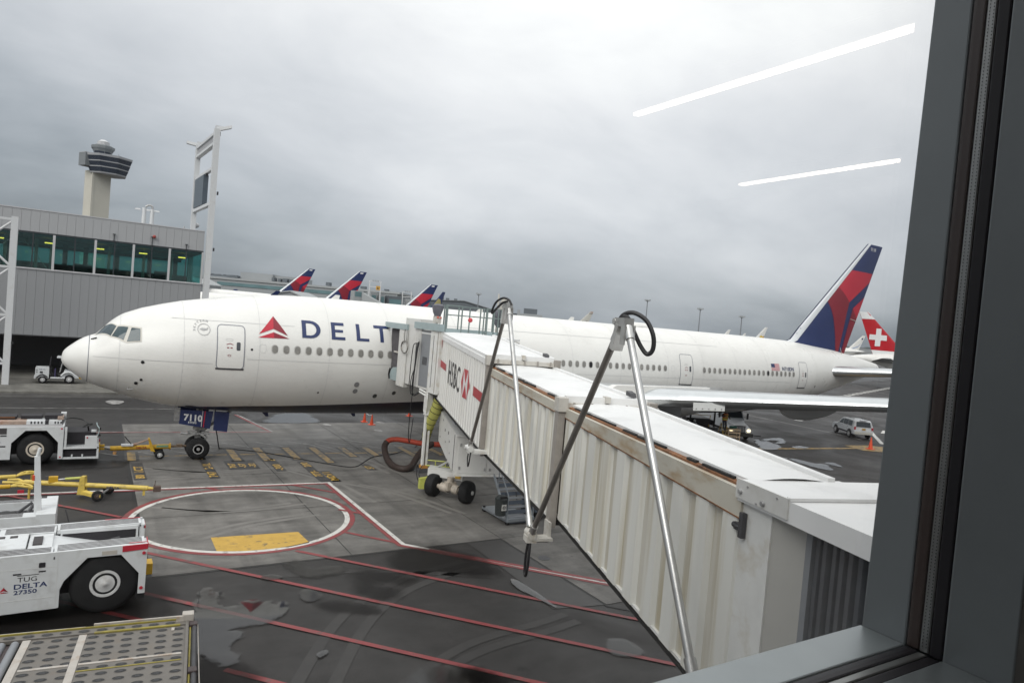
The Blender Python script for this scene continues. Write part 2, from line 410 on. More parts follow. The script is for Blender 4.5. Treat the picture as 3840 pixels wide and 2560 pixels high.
def build_airliner():
    A = thing('airliner', 'big white airliner with blue lettering parked nose left across the middle of the apron', 'airliner', (0, 0, 0))
    # fuselage skin; the navy belly is its own part
    xs = []
    for i in range(len(SX)-1):
        k = max(1, int((SX[i+1]-SX[i])/0.7)) if SX[i] > 2 else 3
        xs += [lerp(SX[i], SX[i+1], j/k) for j in range(k)]
    xs = [x for x in xs if x >= 1.04] + [66.0]
    xn = [-0.01, 0.0, 0.02, 0.04, 0.06, 0.11, 0.2, 0.31, 0.45, 0.62, 0.81, 0.93, 1.02]
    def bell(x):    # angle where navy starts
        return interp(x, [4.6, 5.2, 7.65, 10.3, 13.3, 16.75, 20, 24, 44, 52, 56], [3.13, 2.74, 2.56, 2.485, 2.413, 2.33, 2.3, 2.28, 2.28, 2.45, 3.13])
    NT = 26
    rows = []
    for x in xs:
        b = bell(x) if 4.6 < x < 56 else 3.13
        ang = [-b + 2*b*j/(2*NT) for j in range(2*NT+1)]
        rows.append([skin(x, a) for a in ang])
    mb = MB(); mb.grid(rows)
    mb.obj('fuselage', WHITE, A)
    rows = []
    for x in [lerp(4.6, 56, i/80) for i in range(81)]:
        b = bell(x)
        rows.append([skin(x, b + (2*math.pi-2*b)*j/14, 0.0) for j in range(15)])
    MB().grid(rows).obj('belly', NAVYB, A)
    rows = [[skin(x, 2*math.pi*j/40) for j in range(41)] for x in xn]
    ra = MB().grid(rows).obj('radome', WHITE, A)
    def ringline(name, x, w, m, b=None, par=None):
        b = b or (bell(x) if 4.6 < x < 56 else 3.14)
        return MB().grid([[skin(xx, -b+2*b*j/40, 0.008) for j in range(41)] for xx in (x-w/2, x+w/2)]).obj(name, m, par or A)
    ringline('radome_joint', 1.03, 0.03, DOORLINE, 3.14)
    for x in (2.2, 4.72, 7.95, 11.3, 14.55, 18.6, 22.3, 26.5, 30.4, 34.6, 38.0, 41.5, 45.0, 48.0, 51.5):
        ringline('skin_seam', x, 0.022, SEAM)
    for z, x0, x1 in ((5.02, 1.2, 5.95), (5.30, 7.4, 15.2), (6.98, 4.2, 9.6), (7.55, 16, 40), (5.2, 20, 48)):
        MB().grid([[side(lerp(x0, x1, i/30), z+dz, 0.008) for i in range(31)] for dz in (0.013, -0.013)]).obj('skin_seam', SEAM, A)
    # cockpit glazing, both sides
    W = [[(1.26, 0.26), (1.61, 0.13), (1.85, 0.42), (2.04, 0.66), (1.83, 0.90), (1.55, 0.60)],
         [(1.87, 0.925), (2.10, 0.70), (2.50, 0.83), (2.33, 1.14)],
         [(2.46, 1.185), (2.63, 0.865), (2.97, 0.935), (2.98, 1.21)]]
    FR = [(1.19, 0.20), (1.60, 0.08), (1.88, 0.40), (2.08, 0.635), (2.56, 0.80), (3.03, 0.91), (3.04, 1.235), (2.44, 1.215), (2.29, 1.165), (1.81, 0.93), (1.5, 0.62)]
    for sg in (1, -1):
        fr = decal('cockpit_frame', [FR], lambda x, t: skin(x, sg*t, 0.010), FRAMEW, A, 0.15)
        for w in W:
            decal('cockpit_window', [w], lambda x, t: skin(x, sg*t, 0.020), COCKPIT, A, 0.12)
    # doors
    def door(x0, x1, z0, z1, sg=1):
        fn = lambda x, z: Vector((side(x, z).x, sg*side(x, z).y, side(x, z).z))
        cx, cz_ = (x0+x1)/2, (z0+z1)/2; w, h = x1-x0, z1-z0
        d = decal('door', [rrect(cx, cz_, w-0.05, h-0.05, 0.16)], lambda x, z: fn(x, z), WHITE, A, 0.3)
        o, i = rrect(cx, cz_, w+0.03, h+0.03, 0.2), rrect(cx, cz_, w-0.05, h-0.05, 0.16)
        def lift(x, z): p = side(x, z, 0.017); return Vector((p.x, sg*p.y, p.z))
        def lift2(x, z): p = side(x, z, 0.022); return Vector((p.x, sg*p.y, p.z))
        decal('outline', ring_polys(o, i), lift, DOORLINE, d, 0.4)
        decal('sill', [[(x0-0.02, z0-0.03), (x1+0.02, z0-0.03), (x1+0.02, z0+0.045), (x0-0.02, z0+0.045)]], lift2, DKSTEEL, d, 0.3)
        decal('door_window', [rrect(cx+0.27*w, cz_+0.06, 0.17, 0.38, 0.05)], lift2, mat_get('door_pane'), d, 0.3)
        for (dx, dz, ww, hh) in ((-0.05, 0.0, 0.09, 0.05), (0.10, 0.0, 0.09, 0.05)):
            decal('warning_mark', [rrect(cx+dx-0.08, cz_+dz-0.02, ww, hh, 0.01)], lift2, DRED, d, 0.3)
        decal('warning_mark', [[(cx-0.2, cz_+0.14), (cx-0.05, cz_+0.19), (cx+0.09, cz_+0.14), (cx+0.09, cz_+0.11), (cx-0.05, cz_+0.16), (cx-0.2, cz_+0.11)]], lift2, DRED, d, 0.3)
        o, i = rrect(cx-0.08, cz_+0.35, 0.3, 0.1, 0.03), rrect(cx-0.08, cz_+0.35, 0.27, 0.07, 0.02)
        decal('placard', ring_polys(o, i), lift2, SEAM, d, 0.4)
        o, i = rrect(cx-0.06, cz_-0.38, 0.14, 0.09, 0.03), rrect(cx-0.06, cz_-0.38, 0.11, 0.06, 0.02)
        decal('placard', ring_polys(o, i), lift2, DRED, d, 0.4)
    door(6.09, 7.28, 4.79, 6.83); door(35.72, 36.93, 4.76, 6.84); door(48.96, 50.06, 4.76, 6.80)
    door(16.3, 17.5, 4.79, 6.83); door(6.09, 7.28, 4.79, 6.83, -1)
    # cabin windows
    zc = 5.842
    wx = [8.6366+0.5334*i for i in range(12)] + [18.75+0.5334*i for i in range(12)] + [25.74+0.5334*i for i in range(17)] + [38.043+0.5334*i for i in range(20)]
    for k, x in enumerate(wx):
        fr = decal('cabin_window', [rrect(x, zc, 0.31, 0.42, 0.145, 5)], lambda a, z: side(a, z, 0.012), WINFRAME, A, 0.3)
        decal('pane', [rrect(x+0.012, zc-0.008, 0.255, 0.36, 0.12, 5)], lambda a, z: side(a, z, 0.020), WINDARK if k not in (28, 54) else BLACK, fr, 0.3)
    for x in (8.10, 35.0):
        decal('window_plug', ring_polys(rrect(x, zc, 0.30, 0.42, 0.14), rrect(x, zc, 0.275, 0.395, 0.13)), lambda a, z: side(a, z), SEAM, A, 0.3)
    # ports, vents and probes
    for x, z, r_ in ((3.12, 4.91, .075), (3.12, 4.09, .06), (2.93, 3.91, .075), (7.6, 5.76, .055), (11.0, 3.72, .05)):
        decal('port', [circle2(x, z, r_, 10)], lambda a, b: side(a, b), BLACK, A)
    for x, z, r_, m in ((12.9, 4.2, .14, 'port_grey'), (12.9, 3.84, .13, 'port_grey'), (14.05, 3.58, .12, 'port_dark'), (15.06, 3.77, .11, 'port_dark'), (51.6, 4.9, .10, 'port_grey')):
        decal('outlet', [circle2(x, z, r_, 14)], lambda a, b: side(a, b), mat_get(m), A)
    MB().tube([skin(2.66, 2.36, 0.0), skin(2.62, 2.36, 0.12), skin(2.85, 2.3, 0.13)], 0.03, 6).obj('probe', STEEL, A)
    MB().tube([skin(1.1, 0.55, 0.01), skin(1.3, 0.62, 0.05)], 0.03, 6).obj('wiper', BLACK, A)
    # widget logo
    red, dk = [], []
    S = lambda a, b: side(a, b, 0.016)
    decal('logo_emblem', [[(8.60, 7.39), (7.90, 6.51), (8.57, 6.79)], [(7.86, 6.345), (8.58, 6.63), (8.60, 6.355)],
                          [(8.60, 7.39), (8.57, 6.79), (9.24, 6.50)], [(8.58, 6.63), (9.32, 6.365), (8.60, 6.355)]],
          S, [REDP, DRED], A, 0.25, [0, 0, 1, 1])
    # wordmark letters
    b0, t0, z0 = 6.455, 7.30, 0
    def Dp(x):
        outer = [(x, b0), (x, t0), (x+0.42, t0)] + [(x+0.42+0.50*math.sin(a), (b0+t0)/2+((t0-b0)/2)*math.cos(a)) for a in [math.pi*i/10 for i in range(1, 10)]] + [(x+0.42, b0)]
        ci = [(x+0.2, b0+0.13), (x+0.2, t0-0.13), (x+0.40, t0-0.13)] + [(x+0.40+0.31*math.sin(a), (b0+t0)/2+((t0-b0)/2-0.13)*math.cos(a)) for a in [math.pi*i/10 for i in range(1, 10)]] + [(x+0.40, b0+0.13)]
        return ring_polys(outer, ci)
    decal('letter', Dp(9.93), S, LETTER, A, 0.25)
    x = 11.40
    decal('letter', [[(x,b0),(x,t0),(x+.19,t0),(x+.19,b0)], [(x+.19,t0),(x+.66,t0),(x+.66,t0-.14),(x+.19,t0-.14)], [(x+.19,b0),(x+.70,b0),(x+.70,b0+.14),(x+.19,b0+.14)], [(x+.19,6.82),(x+.60,6.82),(x+.60,6.95),(x+.19,6.95)]], S, LETTER, A, 0.25)
    x = 12.70
    decal('letter', [[(x,b0),(x,t0),(x+.19,t0),(x+.19,b0)], [(x+.19,b0),(x+.67,b0),(x+.67,b0+.14),(x+.19,b0+.14)]], S, LETTER, A, 0.25)
    x = 13.66
    decal('letter', [[(x,t0),(x+.82,t0),(x+.82,t0-.14),(x,t0-.14)], [(x+.315,b0),(x+.315,t0-.14),(x+.505,t0-.14),(x+.505,b0)]], S, LETTER, A, 0.25)
    x = 14.9
    decal('letter', [[(x,b0),(x+.42,t0),(x+.60,t0),(x+.2,b0)], [(x+.60,t0),(x+1.02,b0),(x+.80,b0),(x+.45,t0-.16)], [(x+.26,6.66),(x+.32,6.78),(x+.72,6.78),(x+.77,6.66)]], S, LETTER, A, 0.25)
    # alliance roundel beside the front door, flag, registration
    ro = decal('roundel', ring_polys(circle2(5.52, 6.55, 0.27, 24), circle2(5.52, 6.55, 0.245, 24)), S, mat_get('faint_grey'), A)
    decal('swirl', [[(5.34, 6.56), (5.44, 6.62), (5.60, 6.60), (5.72, 6.66), (5.66, 6.54), (5.50, 6.50)]], S, mat_get('faint_grey'), ro)
    for i, ch in enumerate('SKYTEAM'):
        a = R(186-19*i); cx, cz_ = 5.52+0.36*math.cos(a), 6.55+0.36*math.sin(a)
        V, F = text_mesh(ch, 0.13, 'CENTER', 0.004)
        rot = a-math.pi/2
        mb = MB(); mb.add([side(cx+v[0]*math.cos(rot)-v[1]*math.sin(rot), cz_+v[0]*math.sin(rot)+v[1]*math.cos(rot), 0.016) for v in V], F)
        mb.obj('roundel_letter', mat_get('faint_grey'), ro)
    fl = decal('flag', [[(45.42, 6.57), (46.42, 6.57), (46.42, 6.07), (45.42, 6.07)]], lambda a, b: side(a, b, 0.014), mat_get('flag_white'), A, 0.3)
    decal('stripe', [[(45.42, 6.57-0.0769*k/2-0.0), (46.42, 6.57-0.0769*k/2), (46.42, 6.57-0.0769*k/2-0.038), (45.42, 6.57-0.0769*k/2-0.038)] for k in range(0, 13, 2)], lambda a, b: side(a, b, 0.02), REDP, fl, 0.3)
    decal('canton', [[(45.42, 6.57), (45.85, 6.57), (45.85, 6.30), (45.42, 6.30)]], lambda a, b: side(a, b, 0.026), LETTER, fl, 0.3)
    text_obj('registration', 'N710DN', 0.40, lambda a, b: side(46.72+a, 6.09+b, 0.016), LETTER, A, bold=0.008, sx=1.0)
    # satellite radome and blade aerials on the crown
    rows = []
    for i in range(13):
        t = -1+2*i/12
        rows.append([Vector((34.2+1.5*t, 0.55*math.sqrt(max(0, 1-t*t))*math.cos(math.pi*j/8), 8.50+0.30*math.sqrt(max(0, 1-t*t*t*t))*math.sin(math.pi*j/8))) for j in range(9)])
    MB().grid(rows).obj('antenna_fairing', WHITE, A)
    for x in (12.0, 21.0, 28.0):
        MB().hexa([(x,-.02,8.45),(x+.5,-.02,8.45),(x+.5,.02,8.45),(x,.02,8.45),(x+.3,-.01,8.75),(x+.55,-.01,8.75),(x+.55,.01,8.75),(x+.3,.01,8.75)]).obj('aerial', WHITE, A)
    for x in (8.9, 13.6):
        MB().hexa([(x,-.02,2.3),(x+.3,-.02,2.3),(x+.3,.02,2.3),(x,.02,2.3),(x+.2,-.01,2.08),(x+.35,-.01,2.08),(x+.35,.01,2.08),(x+.2,.01,2.08)]).obj('aerial', NAVY, A)
    # belly fairing
    rows = []
    for i in range(25):
        t = -1+2*i/24; x = 30.5+11*t; k = max(0.0, 1-abs(t)**3.2)
        rows.append([Vector((x, -(2.2+1.45*k**.5)*math.sin(a), 4.3-(0.6+2.1*k**.6)*math.cos(a))) for a in [-1.75+3.5*j/16 for j in range(17)]])
    MB().grid(rows).obj('belly_fairing', FAIRGREY, A)
    # vertical fin
    LE = [(50.6, 8.30), (51.35, 8.62), (51.9, 9.20), (52.34, 9.67), (61.23, 17.97)]
    def le(z): return interp(z, [p[1] for p in LE], [p[0] for p in LE])
    def te(z): return interp(z, [7.2, 17.88], [58.9, 63.48])
    def fth(x, z):
        a, b = le(z), te(z); c = b-a; u = max(0, min(1, (x-a)/c))
        return c*0.052*math.sqrt(max(u, 0))*(1-u)*2.2+0.015
    zs = [7.2, 7.8, 8.3, 8.62, 9.2, 9.67, 11, 13, 15, 17.0, 17.9]
    for_us = [0, .015, .05, .1, .2, .35, .5, .7, .85, 1]
    rows = []
    for z in zs:
        a, b = le(z), te(z)
        ring = [Vector((a+(b-a)*u, -fth(a+(b-a)*u, z), z)) for u in for_us] + [Vector((a+(b-a)*u, fth(a+(b-a)*u, z), z)) for u in reversed(for_us[1:-1])]
        rows.append(ring)
    mb = MB(); mb.grid(rows, wrap=True); mb.add(rows[-1], [tuple(range(len(rows[-1])))])
    fin = mb.obj('vertical_fin', NAVY, A)
    FP = {'red': [[(58.76, 15.26), (57.05, 13.57), (57.6, 13.28), (58.2, 12.88), (58.86, 12.37), (61.94, 14.43), (62.28, 15.27)], [(59.57, 11.87), (60.51, 11.01), (61.41, 13.06)]],
          'dark': [[(57.05, 13.57), (55.64, 12.23), (56.2, 11.5), (56.62, 10.73), (57.15, 9.3), (57.55, 7.80), (58.01, 7.75), (58.42, 9.94), (58.62, 11.3), (58.86, 12.37), (58.2, 12.88), (57.6, 13.28)],
                   [(59.57, 11.87), (60.51, 11.01), (59.09, 7.70), (58.53, 7.72), (59.04, 9.98)]],
          'white': [[(50.6, 8.31), (51.35, 8.62), (51.9, 9.20), (52.34, 9.67), (61.23, 17.97), (61.42, 17.9), (58.76, 15.26), (55.64, 12.23), (52.7, 9.35), (51.9, 8.55), (51.3, 8.30)]]}
    for sg in (-1, 1):
        fn = lambda x, z: Vector((x, sg*(fth(x, z)+0.012), z))
        decal('fin_stripe', FP['red'], fn, REDP, fin, 0.5); decal('fin_stripe', FP['dark'], fn, DRED, fin, 0.5)
        decal('fin_leading_edge', FP['white'], lambda x, z: Vector((x, sg*(fth(x, z)+0.055), z)), mat_get('fin_edge_white'), fin, 0.5)
    text_obj('fin_number', '7110', 0.42, lambda a, b: Vector((61.45+a, -fth(61.45+a, 17.3+b)-0.02, 17.30+b)), mat_get('flag_white'), fin, bold=0.008)
    text_obj('fin_number', '7110', 0.42, lambda a, b: Vector((62.6-a, fth(62.6-a, 17.3+b)+0.02, 17.30+b)), mat_get('flag_white'), fin, bold=0.008)
    MB().tube([(59.4, -0.12, 10.9), (60.5, -0.1, 10.75)], 0.03, 5).obj('static_wick', FRAMEW, A)
    MB().tube([(57.3, -1.0, 7.55), (56.9, -1.05, 8.25)], 0.02, 5).obj('aerial', FRAMEW, A)
    # wings, tailplanes
    AF = [(0, 0), (.01, .022), (.03, .038), (.06, .051), (.12, .063), (.25, .072), (.4, .07), (.6, .05), (.8, .026), (1, .002)]
    AFL = [(1, -.002), (.8, -.012), (.6, -.030), (.4, -.045), (.25, -.052), (.12, -.050), (.06, -.042), (.03, -.032), (.01, -.018)]
    def section(xl, y, z, c, th=1.0, ut=1.0):
        return [Vector((xl+u*c, y, z+v*c*th)) for u, v in AF] + [Vector((xl+u*c, y, z+v*c*th)) for u, v in AFL]
    def wing(sg):
        def par(s):
            ch = interp(s, [-1.5, 0, 8.3, 29.3], [14.0, 13.0, 8.2, 2.2]); tt = interp(s, [0, 8, 29], [1.0, 0.95, 0.85])
            return (21.5+s*0.69, sg*(3.1+s), 3.88+s*0.112, ch, tt)
        ss = [-1.5, 0, 2, 4, 6, 8.3, 11, 14, 18, 22, 26, 29.3]
        full = [section(*par(s)) for s in ss]
        nU = len(AF)
        # split off the bare metal leading edge
        body = [[r[i] for i in range(3, len(r)-2)] for r in full]
        mb = MB(); mb.grid(body, wrap=True); mb.add(body[-1], [tuple(range(len(body[-1])))])
        w = mb.obj('wing', WINGGREY, A)
        lead = [[r[len(r)-3]] + r[len(r)-2:] + r[:5] for r in full[1:]]
        def push(r, s):
            xl, y, z, c, t = par(s); return [Vector((p.x-0.02, p.y, z+(p.z-z)*1.03)) for p in r]
        segs = [(1, 3), (3, 5), (5, 8), (8, 11)]
        for a, b in segs:
            MB().grid([push(lead[i-1], ss[i]) for i in range(a, b+1)]).obj('slat', SILVER, w)
        # flap track fairings
        for s, L_, xo in ((6.0, 4.6, 1.0), (11.6, 5.0, 8.6), (17.5, 4.0, 1.9)):
            xl, y, z, c, t = par(s); rows = []
            x0 = xl+c-L_*0.72-xo*0.25
            for i in range(15):
                q = i/14; k = math.sin(math.pi*min(1, q**0.8))**0.75
                rows.append([Vector((x0+L_*q, y+0.36*k*math.cos(a), z-0.22-0.02*c+(0.25 if s < 8 else .54)*k*math.sin(a)*(1 if math.sin(a) < 0 else .3))) for a in [2*math.pi*j/12 for j in range(12)]])
            MB().grid(rows, wrap=True).obj('flap_fairing', FAIRGREY, w)
        # engine
        ex, ey, ez = 21.4, sg*9.6, 2.85
        n = MB(); n.lathe([(0.0, 1.62), (0.05, 1.75), (0.35, 1.90), (1.2, 2.0), (2.6, 2.0), (4.2, 1.85), (5.6, 1.5), (5.62, 1.25), (4.5, 1.2)], (ex, ey, ez), 'x', 40, cap=False)
        n.lathe([(0.0, 1.62), (0.1, 1.55), (0.9, 1.52), (1.3, 1.55)], (ex, ey, ez), 'x', 40, 1, cap=False)
        n.lathe([(1.3, 0.0), (1.3, 1.55)], (ex, ey, ez), 'x', 40, 2, cap=False)
        n.lathe([(0.75, 0.0), (0.95, 0.2), (1.3, 0.45)], (ex, ey, ez), 'x', 20, 2, cap=False)
        e = n.obj('engine', [WHITE, SILVER, DKSTEEL], A)
        MB().lathe([(5.0, 1.15), (6.0, 0.95), (7.4, 0.62), (8.4, 0.15)], (ex, ey, ez), 'x', 24).obj('exhaust_cone', STEEL, e)
        MB().hexa([(ex+1.5, ey-.25, ez+1.8), (ex+9, ey-.2, ez+1.4), (ex+9, ey+.2, ez+1.4), (ex+1.5, ey+.25, ez+1.8), (ex+3, ey-.2, ez+2.45), (ex+10, ey-.15, ez+2.45), (ex+10, ey+.15, ez+2.45), (ex+3, ey+.2, ez+2.45)]).obj('pylon', WHITE, e)
        return w
    wing(1); wl = wing(-1)
    def tailplane(sg):
        rows = []; lead = []
        for s in (-1.0, 0.3, 3, 6, 9.0):
            ch = interp(s, [-1, 9], [6.6, 2.2]); xl = 54.0+s*0.76; z = 6.12+s*0.10
            r = section(xl-.25, sg*(2.0+s), z, ch, 1.25); rows.append([r[i] for i in range(3, len(r)-2)])
            lead.append([Vector((p.x-0.015, p.y, z+(p.z-z)*1.03)) for p in [r[len(r)-3]] + r[len(r)-2:] + r[:5]])
        mb = MB(); mb.grid(rows, wrap=True); mb.add(rows[-1], [tuple(range(len(rows[-1])))])
        t = mb.obj('tailplane', WINGGREY, A)
        MB().grid(lead[1:]).obj('leading_edge', SILVER, t)
        MB().grid(lead[:2]).obj('root_fairing', FAIRGREY, t)
    tailplane(1); tailplane(-1)
    MB().grid([[skin(x, 2*math.pi*j/20, .02+.10*max(0, (x-65)/1.0)) for j in range(21)] for x in (63.9, 64.4, 65.0, 65.5, 66.0)]).obj('tail_cone', mat('tail_cone_metal', (.10, .09, .085), .35, .4), A); MB().lathe([(66.0, .30), (66.25, .26), (66.2, .16), (65.6, .14)], (0, 0, 6.47), 'x', 16, cap=False).obj('exhaust_outlet', DKSTEEL, A)
    # nose gear
    g = MB()
    g.cyl((5.9, 0, 2.5), (5.9, 0, 0.62), 0.15, 0.13, 14); g.cyl((5.9, -.42, .53), (5.9, .42, .53), .09, n=10)
    g.tube([(5.55, -0.2, 1.25), (5.1, -0.15, 1.28)], .06); g.tube([(5.9, 0, 1.2), (7.4, 0, 2.4)], .07)
    g.tube([(6.03, -.1, 1.35), (6.32, -.12, 1.05), (6.1, -.1, .75)], .045); g.cbox((5.6, -.28, 1.38), (.42, .12, .09)); g.cbox((6.2, -.26, 1.34), (.34, .12, .07))
    g.cyl((5.5, -.3, 1.27), (6.45, -.3, 1.24), .035, n=8); g.cyl((5.35, -.22, 1.2), (5.35, .22, 1.2), .06); g.cbox((5.9, -.2, 1.55), (.3, .14, .22)); g.cyl((5.7, -.25, 1.55), (5.7, -.36, 1.55), .09, n=10); g.cyl((6.1, -.25, 1.55), (6.1, -.36, 1.55), .09, n=10)
    gear = g.obj('nose_gear', STEEL, A)
    def wheel(name, c, r, w, par, sgn, hub=0.46):
        m = MB(); m.lathe([(-w/2, r*hub), (-w/2, r*0.82), (-w*0.36, r*0.95), (-w*0.2, r), (w*0.2, r), (w*0.36, r*0.95), (w/2, r*0.82), (w/2, r*hub)], c, 'y', 28)
        t = m.obj(name, RUBBER, par)
        y = c[1]+sgn*w*0.5
        h = MB(); h.lathe([(0, r*hub), (sgn*0.012, r*hub), (sgn*0.012, r*hub*0.82), (-sgn*0.05, r*hub*0.76), (-sgn*0.05, r*hub*0.34), (sgn*0.03, r*hub*0.30), (sgn*0.04, 0.01)], (c[0], y, c[2]), 'y', 20)
        h.obj('rim', mat_get('wheel_rim_grey'), t)
        return t
    for sg in (-1, 1):
        wheel('nose_wheel', (5.9, sg*0.36, 0.535), 0.535, 0.36, A, sg)
    # nose gear doors with the fleet number
    dm = MB().hexa([(4.95, -.62, 1.82), (6.35, -.62, 1.56), (6.35, -.58, 1.56), (4.95, -.58, 1.82), (4.98, -.66, 2.52), (6.45, -.70, 2.44), (6.45, -.66, 2.44), (4.98, -.62, 2.52)])
    dr = dm.obj('nose_gear_door', NAVY, A)
    text_obj('fleet_number', '7110', 0.42, lambda a, b: Vector((5.13+a, -0.675+ -0.02*0, 2.02+b-0.10*a)), mat_get('flag_white'), dr, bold=0.016)
    text_obj('fleet_caption', 'ETOPS', 0.13, lambda a, b: Vector((5.34+a, -0.675, 1.86+b-0.10*a)), mat_get('flag_white'), dr, bold=0.003)
    mb = MB(); mb.hexa([(6.02, -.678, 1.66), (6.06, -.678, 1.655), (6.06, -.66, 1.655), (6.02, -.66, 1.66), (6.05, -.69, 2.46), (6.10, -.69, 2.455), (6.10, -.66, 2.455), (6.05, -.66, 2.46)])
    mb.hexa([(5.93, -.678, 1.67), (5.95, -.678, 1.67), (5.95, -.66, 1.67), (5.93, -.66, 1.67), (5.96, -.69, 2.46), (5.98, -.69, 2.46), (5.98, -.66, 2.46), (5.96, -.66, 2.46)], 1)
    mb.obj('door_band', [REDP, mat_get('flag_white')], dr)
    MB().hexa([(4.95, .58, 1.82), (6.35, .58, 1.56), (6.35, .62, 1.56), (4.95, .62, 1.82), (4.98, .62, 2.52), (6.45, .66, 2.44), (6.45, .70, 2.44), (4.98, .66, 2.52)]).obj('nose_gear_door', NAVY, A)
    MB().box(4.72, -.55, 1.95, 4.98, -.45, 2.6).obj('door_bracket', STEEL, A)
    MB().hexa([(6.5, -.68, 1.5), (7.15, -.68, 1.4), (7.15, -.64, 1.4), (6.5, -.64, 1.5), (6.5, -.70, 2.44), (7.2, -.70, 2.40), (7.2, -.66, 2.40), (6.5, -.66, 2.44)]).obj('gear_strut_door', NAVY, A)
    # main gear
    for sg in (-1, 1):
        m = MB(); m.cyl((31.6, sg*5.4, 4.2), (31.6, sg*5.4, 0.75), .24, .2, 14); m.tube([(30.1, sg*5.4, .68), (33.1, sg*5.4, .68)], .14)
        m.tube([(31.6, sg*5.3, 1.2), (31.6, sg*2.9, 3.6)], .1)
        mg = m.obj('main_gear', STEEL, A)
        for x in (30.15, 31.6, 33.05):
            for dy in (-.55, .55):
                wheel('main_wheel', (x, sg*5.4+dy, .68), .68, .48, mg, 1 if dy > 0 else -1)
        MB().hexa([(30.4, sg*6.2, 2.0), (32.8, sg*6.2, 2.0), (32.8, sg*6.24, 2.0), (30.4, sg*6.24, 2.0), (30.4, sg*6.3, 4.0), (32.8, sg*6.3, 4.0), (32.8, sg*6.34, 4.0), (30.4, sg*6.34, 4.0)]).obj('gear_door', FAIRGREY, mg)
    # fuelling panel door hanging under the slat of the left wing
    dv = Vector((-.22, -.16, -.17)); P4 = [(27.75, -12.05, 4.55), (28.95, -13.05, 4.68), (28.99, -13.02, 4.68), (27.79, -12.02, 4.55), (27.72, -12.05, 4.96), (28.92, -13.05, 5.09), (28.96, -13.02, 5.09), (27.76, -12.02, 4.96)]
    fp = MB().hexa([Vector(q)+dv for q in P4]).obj('fuelling_panel', mat_get('panel_white'), wl)
    for k in range(5):
        t = (k+.5)/5
        MB().ball(Vector((lerp(27.73, 28.93, t)-.01, lerp(-12.05, -13.05, t)-.02, lerp(4.66, 4.79, t)))+dv, .035, n=6, m=4).obj('rivet', STEEL, fp)
    return A
build_airliner()
# ------------------------------------------------------------------ the apron
def ground_material(name, base, var, wet, cracks=True, stain=(0.3, 0.3, 0.3), stain_amt=0.4, tint=(1, 0.97, 0.95)):
    m = bpy.data.materials.new(name); m.use_nodes = True; nt = m.node_tree; L = nt.links.new
    b = nt.nodes['Principled BSDF']
    tc = nt.nodes.new('ShaderNodeTexCoord')
    def noise(s, d, r=0.6, stretch=(1, 1, 1), rot=0.0, dist=0.0):
        mp = nt.nodes.new('ShaderNodeMapping'); mp.inputs['Scale'].default_value = stretch; mp.inputs['Rotation'].default_value = (0, 0, rot)
        L(tc.outputs['Object'], mp.inputs[0])
        n = nt.nodes.new('ShaderNodeTexNoise'); n.inputs['Scale'].default_value = s; n.inputs['Detail'].default_value = d; n.inputs['Roughness'].default_value = r
        n.inputs['Distortion'].default_value = dist
        L(mp.outputs[0], n.inputs['Vector']); return n.outputs['Fac']
    def ramp(f, p0, p1, c0, c1):
        r = nt.nodes.new('ShaderNodeValToRGB'); r.color_ramp.elements[0].position = p0; r.color_ramp.elements[1].position = p1
        r.color_ramp.elements[0].color = (*c0, 1); r.color_ramp.elements[1].color = (*c1, 1); L(f, r.inputs[0]); return r.outputs[0]
    def mul(a, c):
        x = nt.nodes.new('ShaderNodeMix'); x.data_type = 'RGBA'; x.blend_type = 'MULTIPLY'; x.inputs['Factor'].default_value = 1
        L(a, x.inputs[6]); L(c, x.inputs[7]); return x.outputs[2]
    lo = [c*(1-var) for c in base]; hi = [c*(1+var) for c in base]
    big = ramp(noise(0.10, 6, 0.62, dist=0.4), 0.32, 0.68, lo, hi)
    mid = ramp(noise(0.75, 8, 0.66, (1, 1.6, 1), 0.5), 0.30, 0.70, (0.66,)*3, (1.22,)*3)
    fine = ramp(noise(14, 6, 0.7), 0.25, 0.75, (0.80,)*3, (1.15,)*3)
    streak = ramp(noise(0.55, 7, 0.65, (0.16, 1.5, 1), 0.75, 0.6), 0.40, 0.62, (1-stain_amt,)*3, (1.0,)*3)
    streak2 = ramp(noise(0.8, 7, 0.6, (1.6, 0.14, 1), 0.15, 0.5), 0.38, 0.55, (1-stain_amt*.7,)*3, (1.0,)*3)
    spots = ramp(noise(2.2, 5, 0.55), 0.26, 0.36, (0.55,)*3, (1.0,)*3)
    col = mul(mul(mul(mul(mul(big, mid), fine), streak), streak2), spots)
    L(col, b.inputs['Base Color'])
    rr = nt.nodes.new('ShaderNodeMapRange'); rr.inputs['From Min'].default_value = 0.38; rr.inputs['From Max'].default_value = 0.66
    rr.inputs['To Min'].default_value = wet; rr.inputs['To Max'].default_value = 0.78
    L(noise(0.22, 7, 0.6, dist=0.8), rr.inputs['Value']); L(rr.outputs[0], b.inputs['Roughness']); b.inputs['Specular IOR Level'].default_value = 0.35
    bp = nt.nodes.new('ShaderNodeBump'); bp.inputs['Strength'].default_value = 0.25; bp.inputs['Distance'].default_value = 0.01
    L(noise(26, 4, 0.7), bp.inputs['Height']); L(bp.outputs[0], b.inputs['Normal'])
    return m
ASPH = ground_material('asphalt', (0.033, 0.0305, 0.0295), 0.22, 0.5, stain_amt=0.12)
CONC = ground_material('concrete', (0.185, 0.176, 0.164), 0.14, 0.55, stain_amt=0.32)
CONC2 = ground_material('pavement_concrete', (0.205, 0.197, 0.178), 0.12, 0.6, stain_amt=0.25)
GUTTER = ground_material('gutter_concrete', (0.095, 0.09, 0.085), 0.15, 0.45, stain_amt=0.3)
FARC = ground_material('taxiway_concrete', (0.22, 0.215, 0.20), 0.12, 0.6, stain_amt=0.35)
